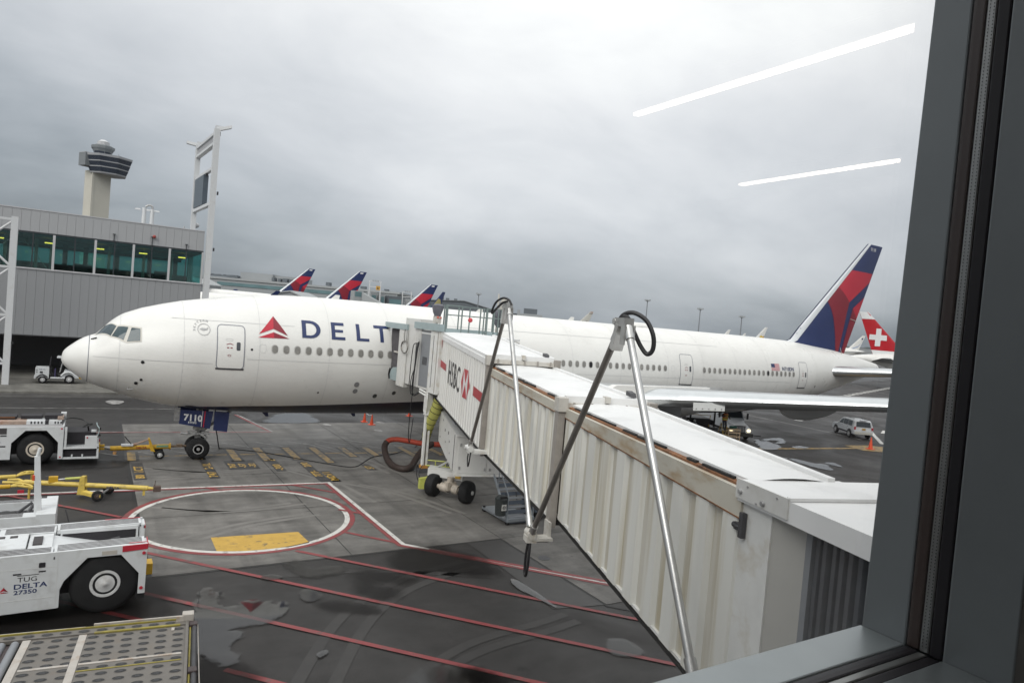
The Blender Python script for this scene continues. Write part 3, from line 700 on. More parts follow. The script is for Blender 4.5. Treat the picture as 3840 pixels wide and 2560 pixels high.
FARA = ground_material('taxiway_asphalt', (0.078, 0.078, 0.082), 0.12, 0.5, stain_amt=0.2)
JOINT = mat('joint_tar', (0.018, 0.017, 0.017), 0.6)
PW = mat('worn_white_paint', (0.56, 0.55, 0.52), 0.6, var=0.12, scale=3, dirt=(0.17, 0.165, 0.15), dirt_amt=0.85, dirt_scale=4.0, dirt_lo=0.56, dirt_hi=0.66)
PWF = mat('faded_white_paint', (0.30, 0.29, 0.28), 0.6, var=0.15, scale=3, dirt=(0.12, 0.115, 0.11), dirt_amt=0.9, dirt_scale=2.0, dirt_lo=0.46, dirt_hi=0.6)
PR = mat('worn_red_paint', (0.235, 0.042, 0.045), 0.55, var=0.18, scale=3, dirt=(0.10, 0.06, 0.055), dirt_amt=0.9, dirt_scale=3.0, dirt_lo=0.50, dirt_hi=0.66)
PY = mat('worn_yellow_paint', (0.50, 0.31, 0.055), 0.55, var=0.15, scale=3, dirt=(0.10, 0.085, 0.06), dirt_amt=0.9, dirt_scale=3.2, dirt_lo=0.57, dirt_hi=0.66)
PYF = mat('faded_yellow_paint', (0.33, 0.215, 0.07), 0.6, var=0.2, scale=3, dirt=(0.12, 0.105, 0.085), dirt_amt=0.95, dirt_scale=2.6, dirt_lo=0.48, dirt_hi=0.60)
PK = mat('black_marking_paint', (0.040, 0.038, 0.037), 0.6, var=0.25, scale=4, dirt=(0.12, 0.115, 0.105), dirt_amt=0.5, dirt_scale=2.5)

def sheet(name, pts, z, m, parent=None):
    mb = MB(); mb.poly([(p[0], p[1], z) for p in pts]); return mb.obj(name, m, parent)
def fade_material(name, tint, rough, ior, soft, nscale):
    """thin water over the paving: tints what lies below, mirrors the sky by Fresnel; its edge (mask stored on the mesh) fades out"""
    m = bpy.data.materials.new(name); m.use_nodes = True; nt = m.node_tree; nt.nodes.clear(); L = nt.links.new
    out = nt.nodes.new('ShaderNodeOutputMaterial')
    at = nt.nodes.new('ShaderNodeAttribute'); at.attribute_name = 'edge'
    tc = nt.nodes.new('ShaderNodeTexCoord'); n = nt.nodes.new('ShaderNodeTexNoise'); n.inputs['Scale'].default_value = nscale; n.inputs['Detail'].default_value = 7; n.inputs['Roughness'].default_value = 0.62
    L(tc.outputs['Object'], n.inputs['Vector'])
    sb = nt.nodes.new('ShaderNodeMath'); sb.operation = 'SUBTRACT'; sb.inputs[1].default_value = 0.5; L(n.outputs['Fac'], sb.inputs[0])
    ad = nt.nodes.new('ShaderNodeMath'); ad.operation = 'ADD'; L(sb.outputs[0], ad.inputs[0]); L(at.outputs['Fac'], ad.inputs[1])
    mr = nt.nodes.new('ShaderNodeMapRange'); mr.interpolation_type = 'SMOOTHSTEP'; mr.inputs['From Min'].default_value = 0.5-soft; mr.inputs['From Max'].default_value = 0.5+soft
    L(ad.outputs[0], mr.inputs['Value'])
    tn = nt.nodes.new('ShaderNodeBsdfTransparent'); tn.inputs['Color'].default_value = (*tint, 1)
    gl = nt.nodes.new('ShaderNodeBsdfGlossy'); gl.inputs['Roughness'].default_value = rough
    fr = nt.nodes.new('ShaderNodeFresnel'); fr.inputs['IOR'].default_value = ior
    wet = nt.nodes.new('ShaderNodeMixShader'); L(fr.outputs[0], wet.inputs[0]); L(tn.outputs[0], wet.inputs[1]); L(gl.outputs[0], wet.inputs[2])
    tr = nt.nodes.new('ShaderNodeBsdfTransparent'); mx = nt.nodes.new('ShaderNodeMixShader')
    L(mr.outputs[0], mx.inputs[0]); L(tr.outputs[0], mx.inputs[1]); L(wet.outputs[0], mx.inputs[2]); L(mx.outputs[0], out.inputs[0])
    return m
WATER = fade_material('standing_water', (0.70, 0.69, 0.69), 0.03, 1.60, 0.09, 1.6)
DAMP = fade_material('wet_asphalt', (0.50, 0.485, 0.48), 0.35, 1.12, 0.34, 1.1)
THINW = fade_material('water_film', (0.70, 0.69, 0.69), 0.10, 1.45, 0.22, 1.3)
def smooth_sheet(name, pts, z, m, parent, rough=0.06, k=4, grow=None):
    q = [(p.x, p.y) for p in catmull([(p[0], p[1], 0) for p in pts], k, True)]; n = len(q)
    x0, x1, y0, y1 = min(p[0] for p in q), max(p[0] for p in q), min(p[1] for p in q), max(p[1] for p in q)
    size = min(x1-x0, y1-y0); g = grow if grow is not None else min(0.5, max(0.08, size*.28))
    st_ = max(0.06, max(x1-x0, y1-y0)/48); nx, ny = int((x1-x0+2*g)/st_)+2, int((y1-y0+2*g)/st_)+2
    def sd(x, y):
        d = 1e9; ins = False; j = n-1
        for i in range(n):
            ax, ay = q[j]; bx, by = q[i]; ex, ey = bx-ax, by-ay; l2 = ex*ex+ey*ey or 1e-9
            t = max(0, min(1, ((x-ax)*ex+(y-ay)*ey)/l2)); dx, dy = x-ax-t*ex, y-ay-t*ey; d = min(d, dx*dx+dy*dy)
            if (ay > y) != (by > y) and x < (bx-ax)*(y-ay)/(by-ay)+ax: ins = not ins
            j = i
        d = math.sqrt(d); return d if ins else -d
    V, E, F, idx = [], [], [], {}
    val = [[sd(x0-g+i*st_, y0-g+j*st_)/g for j in range(ny)] for i in range(nx)]
    def vid(i, j):
        if (i, j) not in idx:
            idx[(i, j)] = len(V); V.append((x0-g+i*st_, y0-g+j*st_, z)); E.append(max(0.0, min(1.3, .58+.58*val[i][j])))
        return idx[(i, j)]
    for i in range(nx-1):
        for j in range(ny-1):
            if max(val[i][j], val[i+1][j], val[i][j+1], val[i+1][j+1]) > -1: F.append((vid(i, j), vid(i+1, j), vid(i+1, j+1), vid(i, j+1)))
    me = bpy.data.meshes.new(name); me.from_pydata(V, [], F); me.materials.append(m)
    at = me.attributes.new('edge', 'FLOAT', 'POINT'); at.data.foreach_set('value', E)
    o = bpy.data.objects.new(name, me); COL.objects.link(o); o.parent = parent
    return o
def strip(name, pts, w, z, m, parent):
    """painted line with mitred corners"""
    P = [Vector((p[0], p[1])) for p in pts]; A = []; B = []
    for i, p in enumerate(P):
        d0 = (p-P[i-1]).normalized() if i > 0 else (P[1]-P[0]).normalized()
        d1 = (P[i+1]-p).normalized() if i < len(P)-1 else d0
        t = (d0+d1).normalized(); n = Vector((-t.y, t.x)); c = max(0.4, n.dot(Vector((-d0.y, d0.x))))
        A.append(p+n*(w/2/c)); B.append(p-n*(w/2/c))
    mb = MB()
    for i in range(len(P)-1):
        mb.add([(A[i].x, A[i].y, z), (B[i].x, B[i].y, z), (B[i+1].x, B[i+1].y, z), (A[i+1].x, A[i+1].y, z)], [(0, 1, 2, 3)])
    return mb.obj(name, m, parent)

def build_ground():
    G = struct(sheet('ground', [(-4000, -200), (5000, -200), (5000, 6500), (-4000, 6500)], 0.0, ASPH))
    # concrete bays with recessed joints
    xs = [2.93, 8.84, 14.60, 20.4, 26.2]; ys = [-15.40, -9.75, -3.9, 2.0, 9.6]
    g = 0.018
    for i in range(len(xs)-1):
        for j in range(len(ys)-1):
            MB().box(xs[i]+g, ys[j]+g, 0.002, xs[i+1]-g, ys[j+1]-g, 0.014).obj('concrete_slab', CONC, G)
    MB().box(14.60+g, -21.6, 0.002, 20.4, -15.40-g, 0.014).obj('concrete_slab', CONC, G)
    sheet('joint_bed', [(2.9, -15.43), (26.23, -15.43), (26.23, 9.63), (2.9, 9.63)], 0.004, JOINT, G)
    sheet('joint_bed', [(14.57, -21.63), (20.4, -21.63), (20.4, -15.4), (14.57, -15.4)], 0.004, JOINT, G)
    # pavement under the concourse, with its kerb and gutter
    MB().box(-60, 22.9, 0.0, 13.0, 90, 0.12).obj('pavement', CONC2, G)
    k = MB()
    for i in range(18):
        k.box(-60+i*4.05, 22.6, 0.0, -60+i*4.05+4.03, 22.9, 0.13)
    k.obj('kerb', CONC2, G)
    sheet('gutter', [(-60, 20.7), (13, 20.7), (13, 22.6), (-60, 22.6)], 0.004, GUTTER, G)
    # taxiways far off
    sheet('taxiway', [(60, 26), (400, 150), (900, 420), (900, 1200), (40, 700), (70, 90)], 0.004, FARC, G)
    sheet('taxiway', [(120, 46), (260, 98), (262, 122), (118, 66)], 0.008, FARA, G)
    sheet('taxiway', [(170, 112), (420, 212), (425, 240), (168, 136)], 0.008, FARA, G)
    # painted lines
    Z = 0.019
    strip('painted_line', [(-9, -4.90), (-1.49, -5.42), (4.04, -5.70), (10.79, -6.12), (10.86, -14.93), (15.98, -20.55), (18.4, -23.2)], 0.16, Z, PW, G)
    strip('painted_line', [(-9, -5.08), (-1.5, -5.60), (4.04, -5.88), (10.61, -6.29), (10.68, -14.99), (15.85, -20.66), (18.25, -23.3)], 0.17, Z+.004, PR, G)
    c = (6.33, -10.40)
    cir = lambda r: [(c[0]+r*math.cos(2*math.pi*i/72), c[1]+r*1.0*math.sin(2*math.pi*i/72)) for i in range(73)]
    strip('painted_circle', cir(3.78), 0.19, Z, PW, G)
    strip('painted_circle', cir(3.97), 0.19, Z+.004, PR, G)
    sheet('painted_block', [(4.91, -12.42), (7.78, -12.62), (7.86, -13.83), (7.2, -14.05), (6.33, -14.08), (5.6, -14.02), (4.90, -13.80)], Z, PY, G)
    for a, b in (((2.5, -12.87), (13.93, -25.13)), ((7.24, -14.50), (15.2, -23.2)), ((2.2, -16.0), (10.4, -24.7)), ((4.0, -21.35), (8.0, -25.6)), ((-1.2, -5.65), (2.35, -9.35)), ((0.6, -16.2), (3.2, -18.9)),
                 ((9.10, -6.2), (10.66, -8.0)), ((9.95, -10.35), (10.72, -11.2)), ((9.35, -13.15), (10.7, -14.75)), ((5.55, -5.95), (6.05, -6.45)), ((2.35, -12.3), (2.9, -12.9)), ((11.5, -15.7), (16, -20.4))):
        strip('painted_line', [a, b], 0.16, Z+.008, PR, G)
    # lead-in line with cross bars and type boxes
    strip('painted_line', [(2.9, 0.57), (6.56, 0.47), (15.74, -0.23), (22, -0.7)], 0.20, Z, PYF, G)
    for x, y0, y1, m in ((3.1, 1.66, -.45, PYF), (6.0, 1.2, -.6, PYF), (7.72, 1.9, -1.2, PYF), (9.12, 2.02, -1.42, PYF), (10.66, 1.83, -1.36, PYF), (12.1, 1.72, -2.35, PYF), (13.72, 1.52, -1.19, PYF), (15.08, 1.35, -1.19, PYF), (17.2, 1.2, -1.5, PYF), (18.9, 1.1, -1.6, PYF)):
        strip('painted_line', [(x, y0), (x-.03, y1)], 0.62, Z+.004, PK, G)
        strip('painted_line', [(x, y0-.1), (x-.03, y1+.1)], 0.36, Z+.008, m, G)
    boxes = [((2.98, -.83, 3.47, -4.1), ['80', '1CT']), ((5.95, -.2, 6.38, -4.4), ['747', '2-1L']), ((7.0, -1.0, 8.4, -2.93), ['767', '-57', '-32']), ((9.03, -.8, 9.5, -3.6), ['-300', 'E']),
             ((10.45, -1.7, 10.92, -5.2), ['777-', '200']), ((10.45, -5.2, 11.4, -6.05), []), ((11.02, -4.0, 11.42, -6.05), ['MD11']), ((13.42, -2.9, 13.86, -4.2), ['57'])]
    for (x0, y0, x1, y1), rows in boxes:
        b = sheet('painted_box', [(x0, y0), (x1, y0), (x1+.02, y1), (x0+.02, y1)], Z+.004, PK, G)
        if len(rows) == 3:
            for k, t in enumerate(rows):
                text_obj('painted_text', t, 0.42, lambda a, c_: Vector((x0+.46*(k+1)-.06-c_, y1+.35+a*1.5, Z+.008)), PY, b, bold=0.012)
        else:
            y = y1+0.22
            for t in rows:
                text_obj('painted_text', t, 0.50, lambda a, c_: Vector((x1-.05-c_*1.0, y+a*1.35, Z+.008)), PY, b, bold=0.012)
                y += 0.47*len(t)+.12
    for x in (1.2, 2.8, 4.4, 6.0, 7.6, 9.4, 11.2, 13.0, 14.8, 16.6):
        strip('painted_line', [(x, 3.5), (x+1.25, 2.15)], 0.09, Z, PWF, G)
        strip('painted_line', [(x+.5, 1.7), (x+1.3, .9)], 0.09, Z, PWF, G)
    strip('painted_line', [(-4.0, 7.2), (1.94, 6.99), (10.86, 6.5), (9.87, 13.09)], 0.13, Z, PR, G)
    strip('painted_line', [(-4.0, 7.36), (1.94, 7.15), (11.02, 6.64), (10.03, 13.09)], 0.11, Z+.004, PWF, G)
    strip('painted_line', [(-30, 16.5), (16, 15.2)], 0.12, Z, PWF, G)
    strip('painted_line', [(28.0, -1.4), (43.5, -2.75), (57.0, -4.2), (75, -6.0)], 0.45, Z, PYF, G)
    sheet('painted_block', [(56.0, -2.9), (58.9, -3.3), (60.2, -4.7), (57.0, -6.0), (55.4, -4.9)], Z+.004, PYF, G)
    for k in range(9):
        x, y = 66.5+k*9.6, 9.2+k*3.55
        strip('painted_line', [(x, y), (x+3.2, y+1.15)], 0.75, Z, PW, G)
    for k in range(5):
        x = 65.2+k*3.4
        sheet('painted_block', [(x+4, 1.6+k*1.35), (x+6.6, 2.9+k*1.35), (x+7.6, 2.5+k*1.35), (x+5, 1.2+k*1.35)], Z, PW, G)
    strip('painted_line', [(61.5, -3), (67.2, 1.2), (70, 3.2)], 0.35, Z, PW, G)
    strip('painted_line', [(62.9, 14), (62.5, 5), (61.6, -1)], 0.25, Z, PWF, G)
    for k in range(44):
        x, y = 90+k*3.3, 24.6+k*1.3
        sheet('painted_block', [(x, y), (x+1.5, y+.6), (x+1.7, y-.6), (x+.2, y-1.2)], Z, PW, G)
    # water
    Zw = 0.040
    pud = [[(4.03,-17.08),(4.23,-16.8),(4.41,-17.14),(4.33,-17.86),(4.52,-18.21),(5.17,-18.05),(5.83,-18.4),(5.97,-18.77),(5.6,-19.16),(5.08,-19.36),(4.65,-19.45),(4.34,-19.52),(4.59,-19.8),(4.28,-20.25),(4.21,-21.09),(4.03,-21.24),(3.86,-20.84),(3.61,-20.37),(3.58,-19.4),(3.77,-18.61)],
           [(5.75,-16.39),(6.05,-16.31),(6.31,-16.54),(6.15,-16.69),(5.86,-16.63)], [(5.98,-21.43),(6.22,-21.3),(6.26,-21.43),(6.03,-21.61)],
           [(12.81,-19.04),(12.98,-19.17),(13.01,-19.69),(13.03,-20.38),(12.99,-21.33),(12.78,-20.29),(12.66,-19.74)],
           
           [(47.4,-0.8),(48.6,0.3),(48.9,-0.7),(48.1,-2.36),(46.61,-3.3),(45.2,-3.2),(46.0,-2.05)], [(48.94,0.1),(51.9,0.63),(51.34,-0.41),(49.96,-1.32),(48.7,-1.44),(50.45,-0.59),(49.95,-0.11),(48.63,-0.4)],
           [(43.9,-6.43),(44.46,-6.71),(44.46,-7.85),(45.21,-8.35),(43.73,-9.69),(43.31,-9.09),(43.29,-8.2)], [(45.66,-8.05),(46.55,-8.01),(45.88,-9.09),(45.53,-8.95)], [(42.37,-5.8),(43.26,-5.82),(44.03,-6.14),(43.16,-6.39),(42.17,-6.16)], [(49.01,-2.91),(50.34,-2.6),(50.53,-3.33),(49.23,-3.4)]]
    for q in pud: smooth_sheet('puddle', q, Zw, WATER, G, 0.05)
    film = [[(6.74,-15.52),(7.02,-15.40),(7.12,-15.84),(7.42,-16.23),(8.12,-16.17),(8.26,-16.6),(7.64,-16.85),(7.02,-16.73),(6.79,-16.11)], [(13.08,-23.47),(13.5,-23.5),(13.64,-23.94),(13.48,-24.36),(13.03,-24.3),(12.81,-23.98)],
            [(6.55,-17.83),(6.77,-17.7),(7.0,-17.99),(6.95,-18.36),(6.66,-18.56),(6.48,-18.34)], [(7.61,-23.37),(8.0,-23.09),(8.54,-23.1),(9.11,-23.41),(9.61,-23.95),(9.62,-24.23),(9.22,-24.7),(7.58,-24.01)],
            [(11.41,9.8),(12.15,11.77),(12.72,12.97),(13.66,13.58),(14.89,13.58),(14.89,11.73),(14.69,9.8)], [(-0.5,-18.6),(1.5,-18.3),(3.4,-18.5),(3.3,-19.4),(1,-19.6)]]
    for q in film: smooth_sheet('water_film', q, Zw-.006, THINW, G, 0.06)
    damp = [[(10.22,-15.62),(11.01,-15.5),(12.03,-15.6),(12.24,-16.15),(12.65,-16.83),(12.73,-18.3),(12.28,-18.53),(11.66,-18.22),(11.15,-17.72),(10.35,-17.49),(9.9,-17.15),(9.85,-16.55)],
            [(8.46,-17.04),(8.95,-16.83),(9.48,-17.48),(9.95,-17.91),(9.48,-18.19),(8.96,-17.93),(8.67,-18.17),(9.06,-18.55),(9.03,-18.95),(8.49,-18.99),(8.16,-18.48),(8.13,-17.81)],
            [(6.87,-18.64),(7.81,-19.13),(8.12,-19.82),(7.53,-19.61),(6.87,-19.07)], [(3.3,-20.9),(3.74,-20.79),(4.5,-21.47),(4.4,-22.4),(3.44,-22.2)], [(8.12,-23.39),(8.96,-23.48),(9.2,-23.74),(9.16,-24.06),(8.87,-24.46),(7.9,-24.0)],
            [(-2.4,-1.4),(2.2,-1.5),(2.6,-.2),(.5,.3),(-2.5,.2)], [(-0.6,-18.1),(2.8,-18.1),(3.2,-17.2),(2.7,-15.2),(-.8,-15.4)]]
    for q in damp: smooth_sheet('damp_patch', q, Zw-.012, DAMP, G, 0.10)
    sheet('pale_patch', [(q.x, q.y) for q in catmull([(2.21,18.75,0),(2.71,19.45,0),(3.27,19.1,0),(3.31,18.28,0),(2.94,17.46,0),(2.47,17.59,0)], 4, True)], .03, PWF, G)  # pale colour painted in place of a puddle's bright sky reflection
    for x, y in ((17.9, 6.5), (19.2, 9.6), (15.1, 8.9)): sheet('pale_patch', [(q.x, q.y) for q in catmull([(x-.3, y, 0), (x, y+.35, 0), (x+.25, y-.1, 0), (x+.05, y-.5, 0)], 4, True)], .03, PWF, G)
    TYRE = mat('tyre_mark_rubber', (0.026, 0.024, 0.0235), 0.6, dirt=(0.034, 0.0315, 0.030), dirt_amt=1.0, dirt_scale=1.2, dirt_lo=0.40, dirt_hi=0.58)
    for pts in ([(7.2, -23.5), (9.5, -22.3), (12.0, -21.9), (13.0, -21.7)], [(6.9, -24.1), (9.4, -22.8), (12.0, -22.4), (13.1, -22.2)], [(5.0, -24.5), (7.5, -20.5), (9.6, -18.6), (12.4, -17.6)], [(4.5, -23.8), (6.9, -20.0), (9.3, -18.0), (12.2, -17.0)], [(6, -16.4), (9, -16.9), (12.5, -18.6)], [(13.4, -16.5), (13.7, -19.0), (13.9, -21.2)]):
        strip('tyre_mark', [(q.x, q.y) for q in catmull([(a, b, 0) for a, b in pts], 6)], .30, .010, TYRE, G)
    TYREC = mat('tyre_mark_on_concrete', (0.145, 0.138, 0.128), 0.6, dirt=(0.18, 0.17, 0.158), dirt_amt=1.0, dirt_scale=1.0, dirt_lo=0.38, dirt_hi=0.60)
    for pts in ([(3.2, -8.2), (5.5, -9.4), (8.4, -9.0)], [(9.2, -3), (10.5, -5.5), (11.2, -9.5)], [(11.5, -6.5), (13, -8.5), (14.2, -12)], [(3.3, -1.8), (5.8, -3.1), (8.6, -2.6)], [(12, 3), (13.5, -1), (14.2, -5)], [(4, -12.3), (6, -11.2), (8.5, -10.6)]):
        for w in (0, .55): strip('tyre_mark', [(q.x+w, q.y-w*.4) for q in catmull([(a, b, 0) for a, b in pts], 6)], .22, .0165, TYREC, G)
    # a newer asphalt patch beside the slab corner, tar seams, a manhole and litter
    sheet('asphalt_patch', [(13.14, -15.50), (14.52, -15.50), (14.52, -21.6), (12.87, -21.29), (13.07, -19.35)], 0.012, mat('fresh_asphalt', (0.036, 0.034, 0.033), 0.5, var=0.2, scale=3), G)
    strip('tar_seam', [(2.86, 11), (2.86, -15.5)], 0.09, 0.008, JOINT, G)
    strip('tar_seam', [(2.86, -15.46), (14.57, -15.46)], 0.05, 0.008, JOINT, G)
    strip('tar_seam', [(14.55, -15.4), (14.55, -21.7), (16.5, -23.8)], 0.07, 0.016, JOINT, G)
    MB().cyl((15.0, -17.7, 0.015), (15.0, -17.7, 0.022), 0.22, n=20).obj('manhole_cover', DKSTEEL, G)
    return G
build_ground()
# ------------------------------------------------------------------ the boarding bridge
def streaky(name, col, dirt, amt, lo=0.5, hi=0.75, rough=0.5, zs=0.12, us=2.2):
    return mat(name, col, rough, var=0.05, scale=1.5, dirt=dirt, dirt_amt=amt, dirt_scale=1.6, stretch=(us, us, zs), dirt_lo=lo, dirt_hi=hi, rough_var=0.1)
TUNW = streaky('tunnel_white', (0.69, 0.685, 0.66), (0.50, 0.47, 0.41), 0.5)
TUNB = streaky('tunnel_stained', (0.66, 0.655, 0.615), (0.47, 0.42, 0.31), 0.7, 0.50, 0.68)
ROOFW = mat('roof_white', (0.74, 0.74, 0.735), 0.42, var=0.05, scale=0.7, dirt=(0.50, 0.50, 0.49), dirt_amt=0.5, dirt_scale=1.1, rough_var=0.12)
TRIMW = mat('trim_white', (0.66, 0.66, 0.64), 0.45, var=0.06, scale=3, dirt=(0.42, 0.36, 0.26), dirt_amt=0.6, dirt_scale=2.5)
FASCIA = mat('fascia_stained', (0.50, 0.475, 0.41), 0.5, var=0.06, scale=1.5, dirt=(0.33, 0.22, 0.11), dirt_amt=0.8, dirt_scale=1.3, stretch=(1, 1, 3), dirt_lo=0.5, dirt_hi=0.7)
COLLAR = mat('collar_taupe', (0.30, 0.275, 0.25), 0.5, var=0.15, scale=4)
COLLARW = mat('collar_beige', (0.52, 0.50, 0.46), 0.5, var=0.1, scale=4, dirt=(0.3, 0.22, 0.12), dirt_amt=0.5, dirt_scale=5)
RUST = mat('rust', (0.20, 0.085, 0.033), 0.7, var=0.45, scale=5, dirt=(0.05, 0.025, 0.015), dirt_amt=0.9, dirt_scale=6)
UNDERF = mat('underframe_black', (0.016, 0.016, 0.016), 0.6)
TEAL = mat('teal_grey_paint', (0.30, 0.37, 0.38), 0.45, var=0.08, scale=2)
DOORG = mat('shutter_grey', (0.22, 0.23, 0.245), 0.45, var=0.06, scale=2)
BELLOW = mat('bellows_fabric', (0.085, 0.08, 0.085), 0.8, var=0.2, scale=5)
BOXW = mat('equipment_white', (0.60, 0.595, 0.575), 0.42, var=0.05, scale=1.2, dirt=(0.4, 0.38, 0.33), dirt_amt=0.4, dirt_scale=2)
GALV = mat('galvanised_tube', (0.52, 0.52, 0.51), 0.33, 0.75, var=0.15, scale=3, dirt=(0.3, 0.28, 0.26), dirt_amt=0.4, dirt_scale=5)
GALVD = mat('weathered_tube', (0.21, 0.195, 0.18), 0.45, 0.5, var=0.2, scale=3)
GUSSET = mat('gusset_blue_grey', (0.10, 0.12, 0.15), 0.5, var=0.1, scale=3)
LIME = mat('lime_yellow', (0.42, 0.44, 0.10), 0.5, var=0.15, scale=4)
HOSEY = mat('yellow_hose_fabric', (0.36, 0.35, 0.09), 0.7, var=0.2, scale=4)
SLATG = mat('slatted_steel_grey', (0.115, 0.12, 0.13), 0.42, 0.3, var=0.15, scale=2)
RED_STRIPE = mat('red_stripe_vinyl', (0.40, 0.03, 0.04), 0.4)
LOGO_RED = mat('logo_red', (0.46, 0.025, 0.04), 0.4)
BLACKL = mat('black_lettering', (0.03, 0.028, 0.03), 0.45)
LOGO_W = mat('logo_white', (0.72, 0.72, 0.72), 0.4)
JO = Vector((14.76, -8.65, 0)); JD = Vector((-0.2694, -0.963, 0)).normalized()
J2W = Matrix(((JD.x, -JD.y, 0, JO.x), (JD.y, JD.x, 0, JO.y), (0, 0, 1, 0), (0, 0, 0, 1)))
W2J = J2W.inverted()

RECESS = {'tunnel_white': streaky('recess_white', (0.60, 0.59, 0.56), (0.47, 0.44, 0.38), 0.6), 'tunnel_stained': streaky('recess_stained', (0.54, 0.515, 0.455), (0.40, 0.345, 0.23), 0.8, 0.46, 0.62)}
def build_bridge():
    Bd = thing('jet_bridge', 'long white corrugated boarding bridge running from the terminal to the airliner door', 'jet bridge', JO, math.atan2(JD.y, JD.x))
    def wall(u0, u1, v0, v1, zt0, zt1, zb0, zb1, wl, depth, m, name, parent, sgn):
        """trapezoid corrugated side sheet; sgn -1 faces the near side"""
        mb = MB(); us = []; u = u0
        n = max(1, round((u1-u0)/wl)); w = (u1-u0)/n
        for i in range(n):
            a = u0+i*w
            us += [(a, 0), (a+.36*w, 0), (a+.44*w, depth), (a+.92*w, depth)]
        us.append((u1, 0))
        rows = []
        for u, d in us:
            t = (u-u0)/(u1-u0)
            v = lerp(v0, v1, t)+sgn*d
            rows.append([(u, v, lerp(zb0, zb1, t)), (u, v, lerp(zt0, zt1, t))])
        for i in range(len(rows)-1):
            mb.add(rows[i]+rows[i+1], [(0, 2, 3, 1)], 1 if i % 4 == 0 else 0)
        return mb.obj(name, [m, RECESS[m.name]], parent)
    secs = [('C', 0.0, 9.05, 0.0, 0.0, 2.35, 2.2, 7.38, 6.97, 4.37, 3.84, 0.41, .055, TUNW),
            ('B', 9.0, 15.85, 0.12, 0.12, 2.22, 2.22, 6.68, 6.47, 3.80, 3.62, 0.58, .075, TUNB),
            ('A', 15.8, 22.95, 0.24, 0.24, 2.18, 1.55, 6.37, 6.31, 3.72, 3.10, 0.72, .085, TUNB)]
    secobj = []
    for nm, u0, u1, va, vb, wa, wb, zt0, zt1, zb0, zb1, wl, dp, m in secs:
        fl = MB(); fl.hexa([(u0, va+.02, zb0-.16), (u1, vb+.02, zb1-.16), (u1, wb-.02, zb1-.16), (u0, wa-.02, zb0-.16), (u0, va+.02, zb0+.12), (u1, vb+.02, zb1+.12), (u1, wb-.02, zb1+.12), (u0, wa-.02, zb0+.12)])
        s = fl.obj('tunnel_section', UNDERF, Bd); secobj.append(s)
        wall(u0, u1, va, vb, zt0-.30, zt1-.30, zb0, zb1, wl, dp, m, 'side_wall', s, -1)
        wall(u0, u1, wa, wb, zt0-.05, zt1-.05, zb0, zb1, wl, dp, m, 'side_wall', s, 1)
        # roof, slightly crowned
        rows = []
        e0 = 0.02 if nm == 'C' else 0.13
        for i in range(9):
            t = i/8; u = lerp(u0, u1, t); a, b = lerp(va, vb, t)+e0-.05, lerp(wa, wb, t)+.05; z = lerp(zt0, zt1, t)
            rows.append([(u, lerp(a, b, j/8), z+0.05*math.sin(math.pi*j/8)) for j in range(9)]+[(u, b, z-.14), (u, a, z-.14)])
        mb = MB(); mb.grid(rows, smooth=False, wrap=True); mb.obj('roof', ROOFW, s)
        b0, b1 = (0.10 if nm == 'C' else .22), (0.10 if nm == 'C' else .22)
        MB().hexa([(u0, wa-.02, zt0+.0), (u1, wb-.02, zt1+.0), (u1, wb+.1, zt1+.0), (u0, wa+.1, zt0+.0), (u0, wa-.02, zt0+.07), (u1, wb-.02, zt1+.07), (u1, wb+.1, zt1+.07), (u0, wa+.1, zt0+.07)]).obj('roof_edge', ROOFW, s)
        if nm == 'C':
            MB().hexa([(u0, va-.06, zt0-.36), (u1, vb-.06, zt1-.36), (u1, vb+.05, zt1-.36), (u0, va+.05, zt0-.36), (u0, va-.06, zt0-.0), (u1, vb-.06, zt1-.0), (u1, vb+.05, zt1-.0), (u0, va+.05, zt0-.0)]) if False else None
            MB().hexa([(u0, va-.07, zt0-.31), (u1, vb-.07, zt1-.31), (u1, vb+.04, zt1-.31), (u0, va+.04, zt0-.31), (u0, va-.07, zt0-.12), (u1, vb-.07, zt1-.12), (u1, vb+.04, zt1-.12), (u0, va+.04, zt0-.12)]).obj('eave_trim', ROOFW, s)
        else:
            # fascia channel with the rusty roller track above it
            f0, f1 = (.33, .33) if nm == 'B' else (.30, .50)
            MB().hexa([(u0, va-.09, zt0-f0), (u1, vb-.09, zt1-f1), (u1, vb+.0, zt1-f1), (u0, va+.0, zt0-f0), (u0, va-.09, zt0-.10), (u1, vb-.09, zt1-.12), (u1, vb+.0, zt1-.12), (u0, va+.0, zt0-.10)]).obj('fascia', FASCIA, s)
            MB().hexa([(u0, va-.10, zt0-f0-.018), (u1, vb-.10, zt1-f1-.018), (u1, vb+.0, zt1-f1-.018), (u0, va+.0, zt0-f0-.018), (u0, va-.10, zt0-f0), (u1, vb-.10, zt1-f1), (u1, vb+.0, zt1-f1), (u0, va+.0, zt0-f0)]).obj('drip_edge', RUST, s)
            MB().hexa([(u0, va+.0, zt0-.2), (u1, vb+.0, zt1-.2), (u1, vb+.11, zt1-.2), (u0, va+.11, zt0-.2), (u0, va+.0, zt0-.07), (u1, vb+.0, zt1-.085), (u1, vb+.11, zt1-.06), (u0, va+.11, zt0-.05)]).obj('roller_track', RUST, s)
            rnd = random.Random(5); g = MB()
            for i in range(14 if nm == 'A' else 9):
                u = rnd.uniform(u0+.3, u1-.9); t = (u-u0)/(u1-u0); z = lerp(zt0, zt1, t)-.05
                g.box(u, va+.01+rnd.uniform(0, .04), z-.03, u+rnd.uniform(.1, .9), va+.09, z+.012)
            g.obj('flaking_sealant', UNDERF, s)['kind'] = 'stuff'
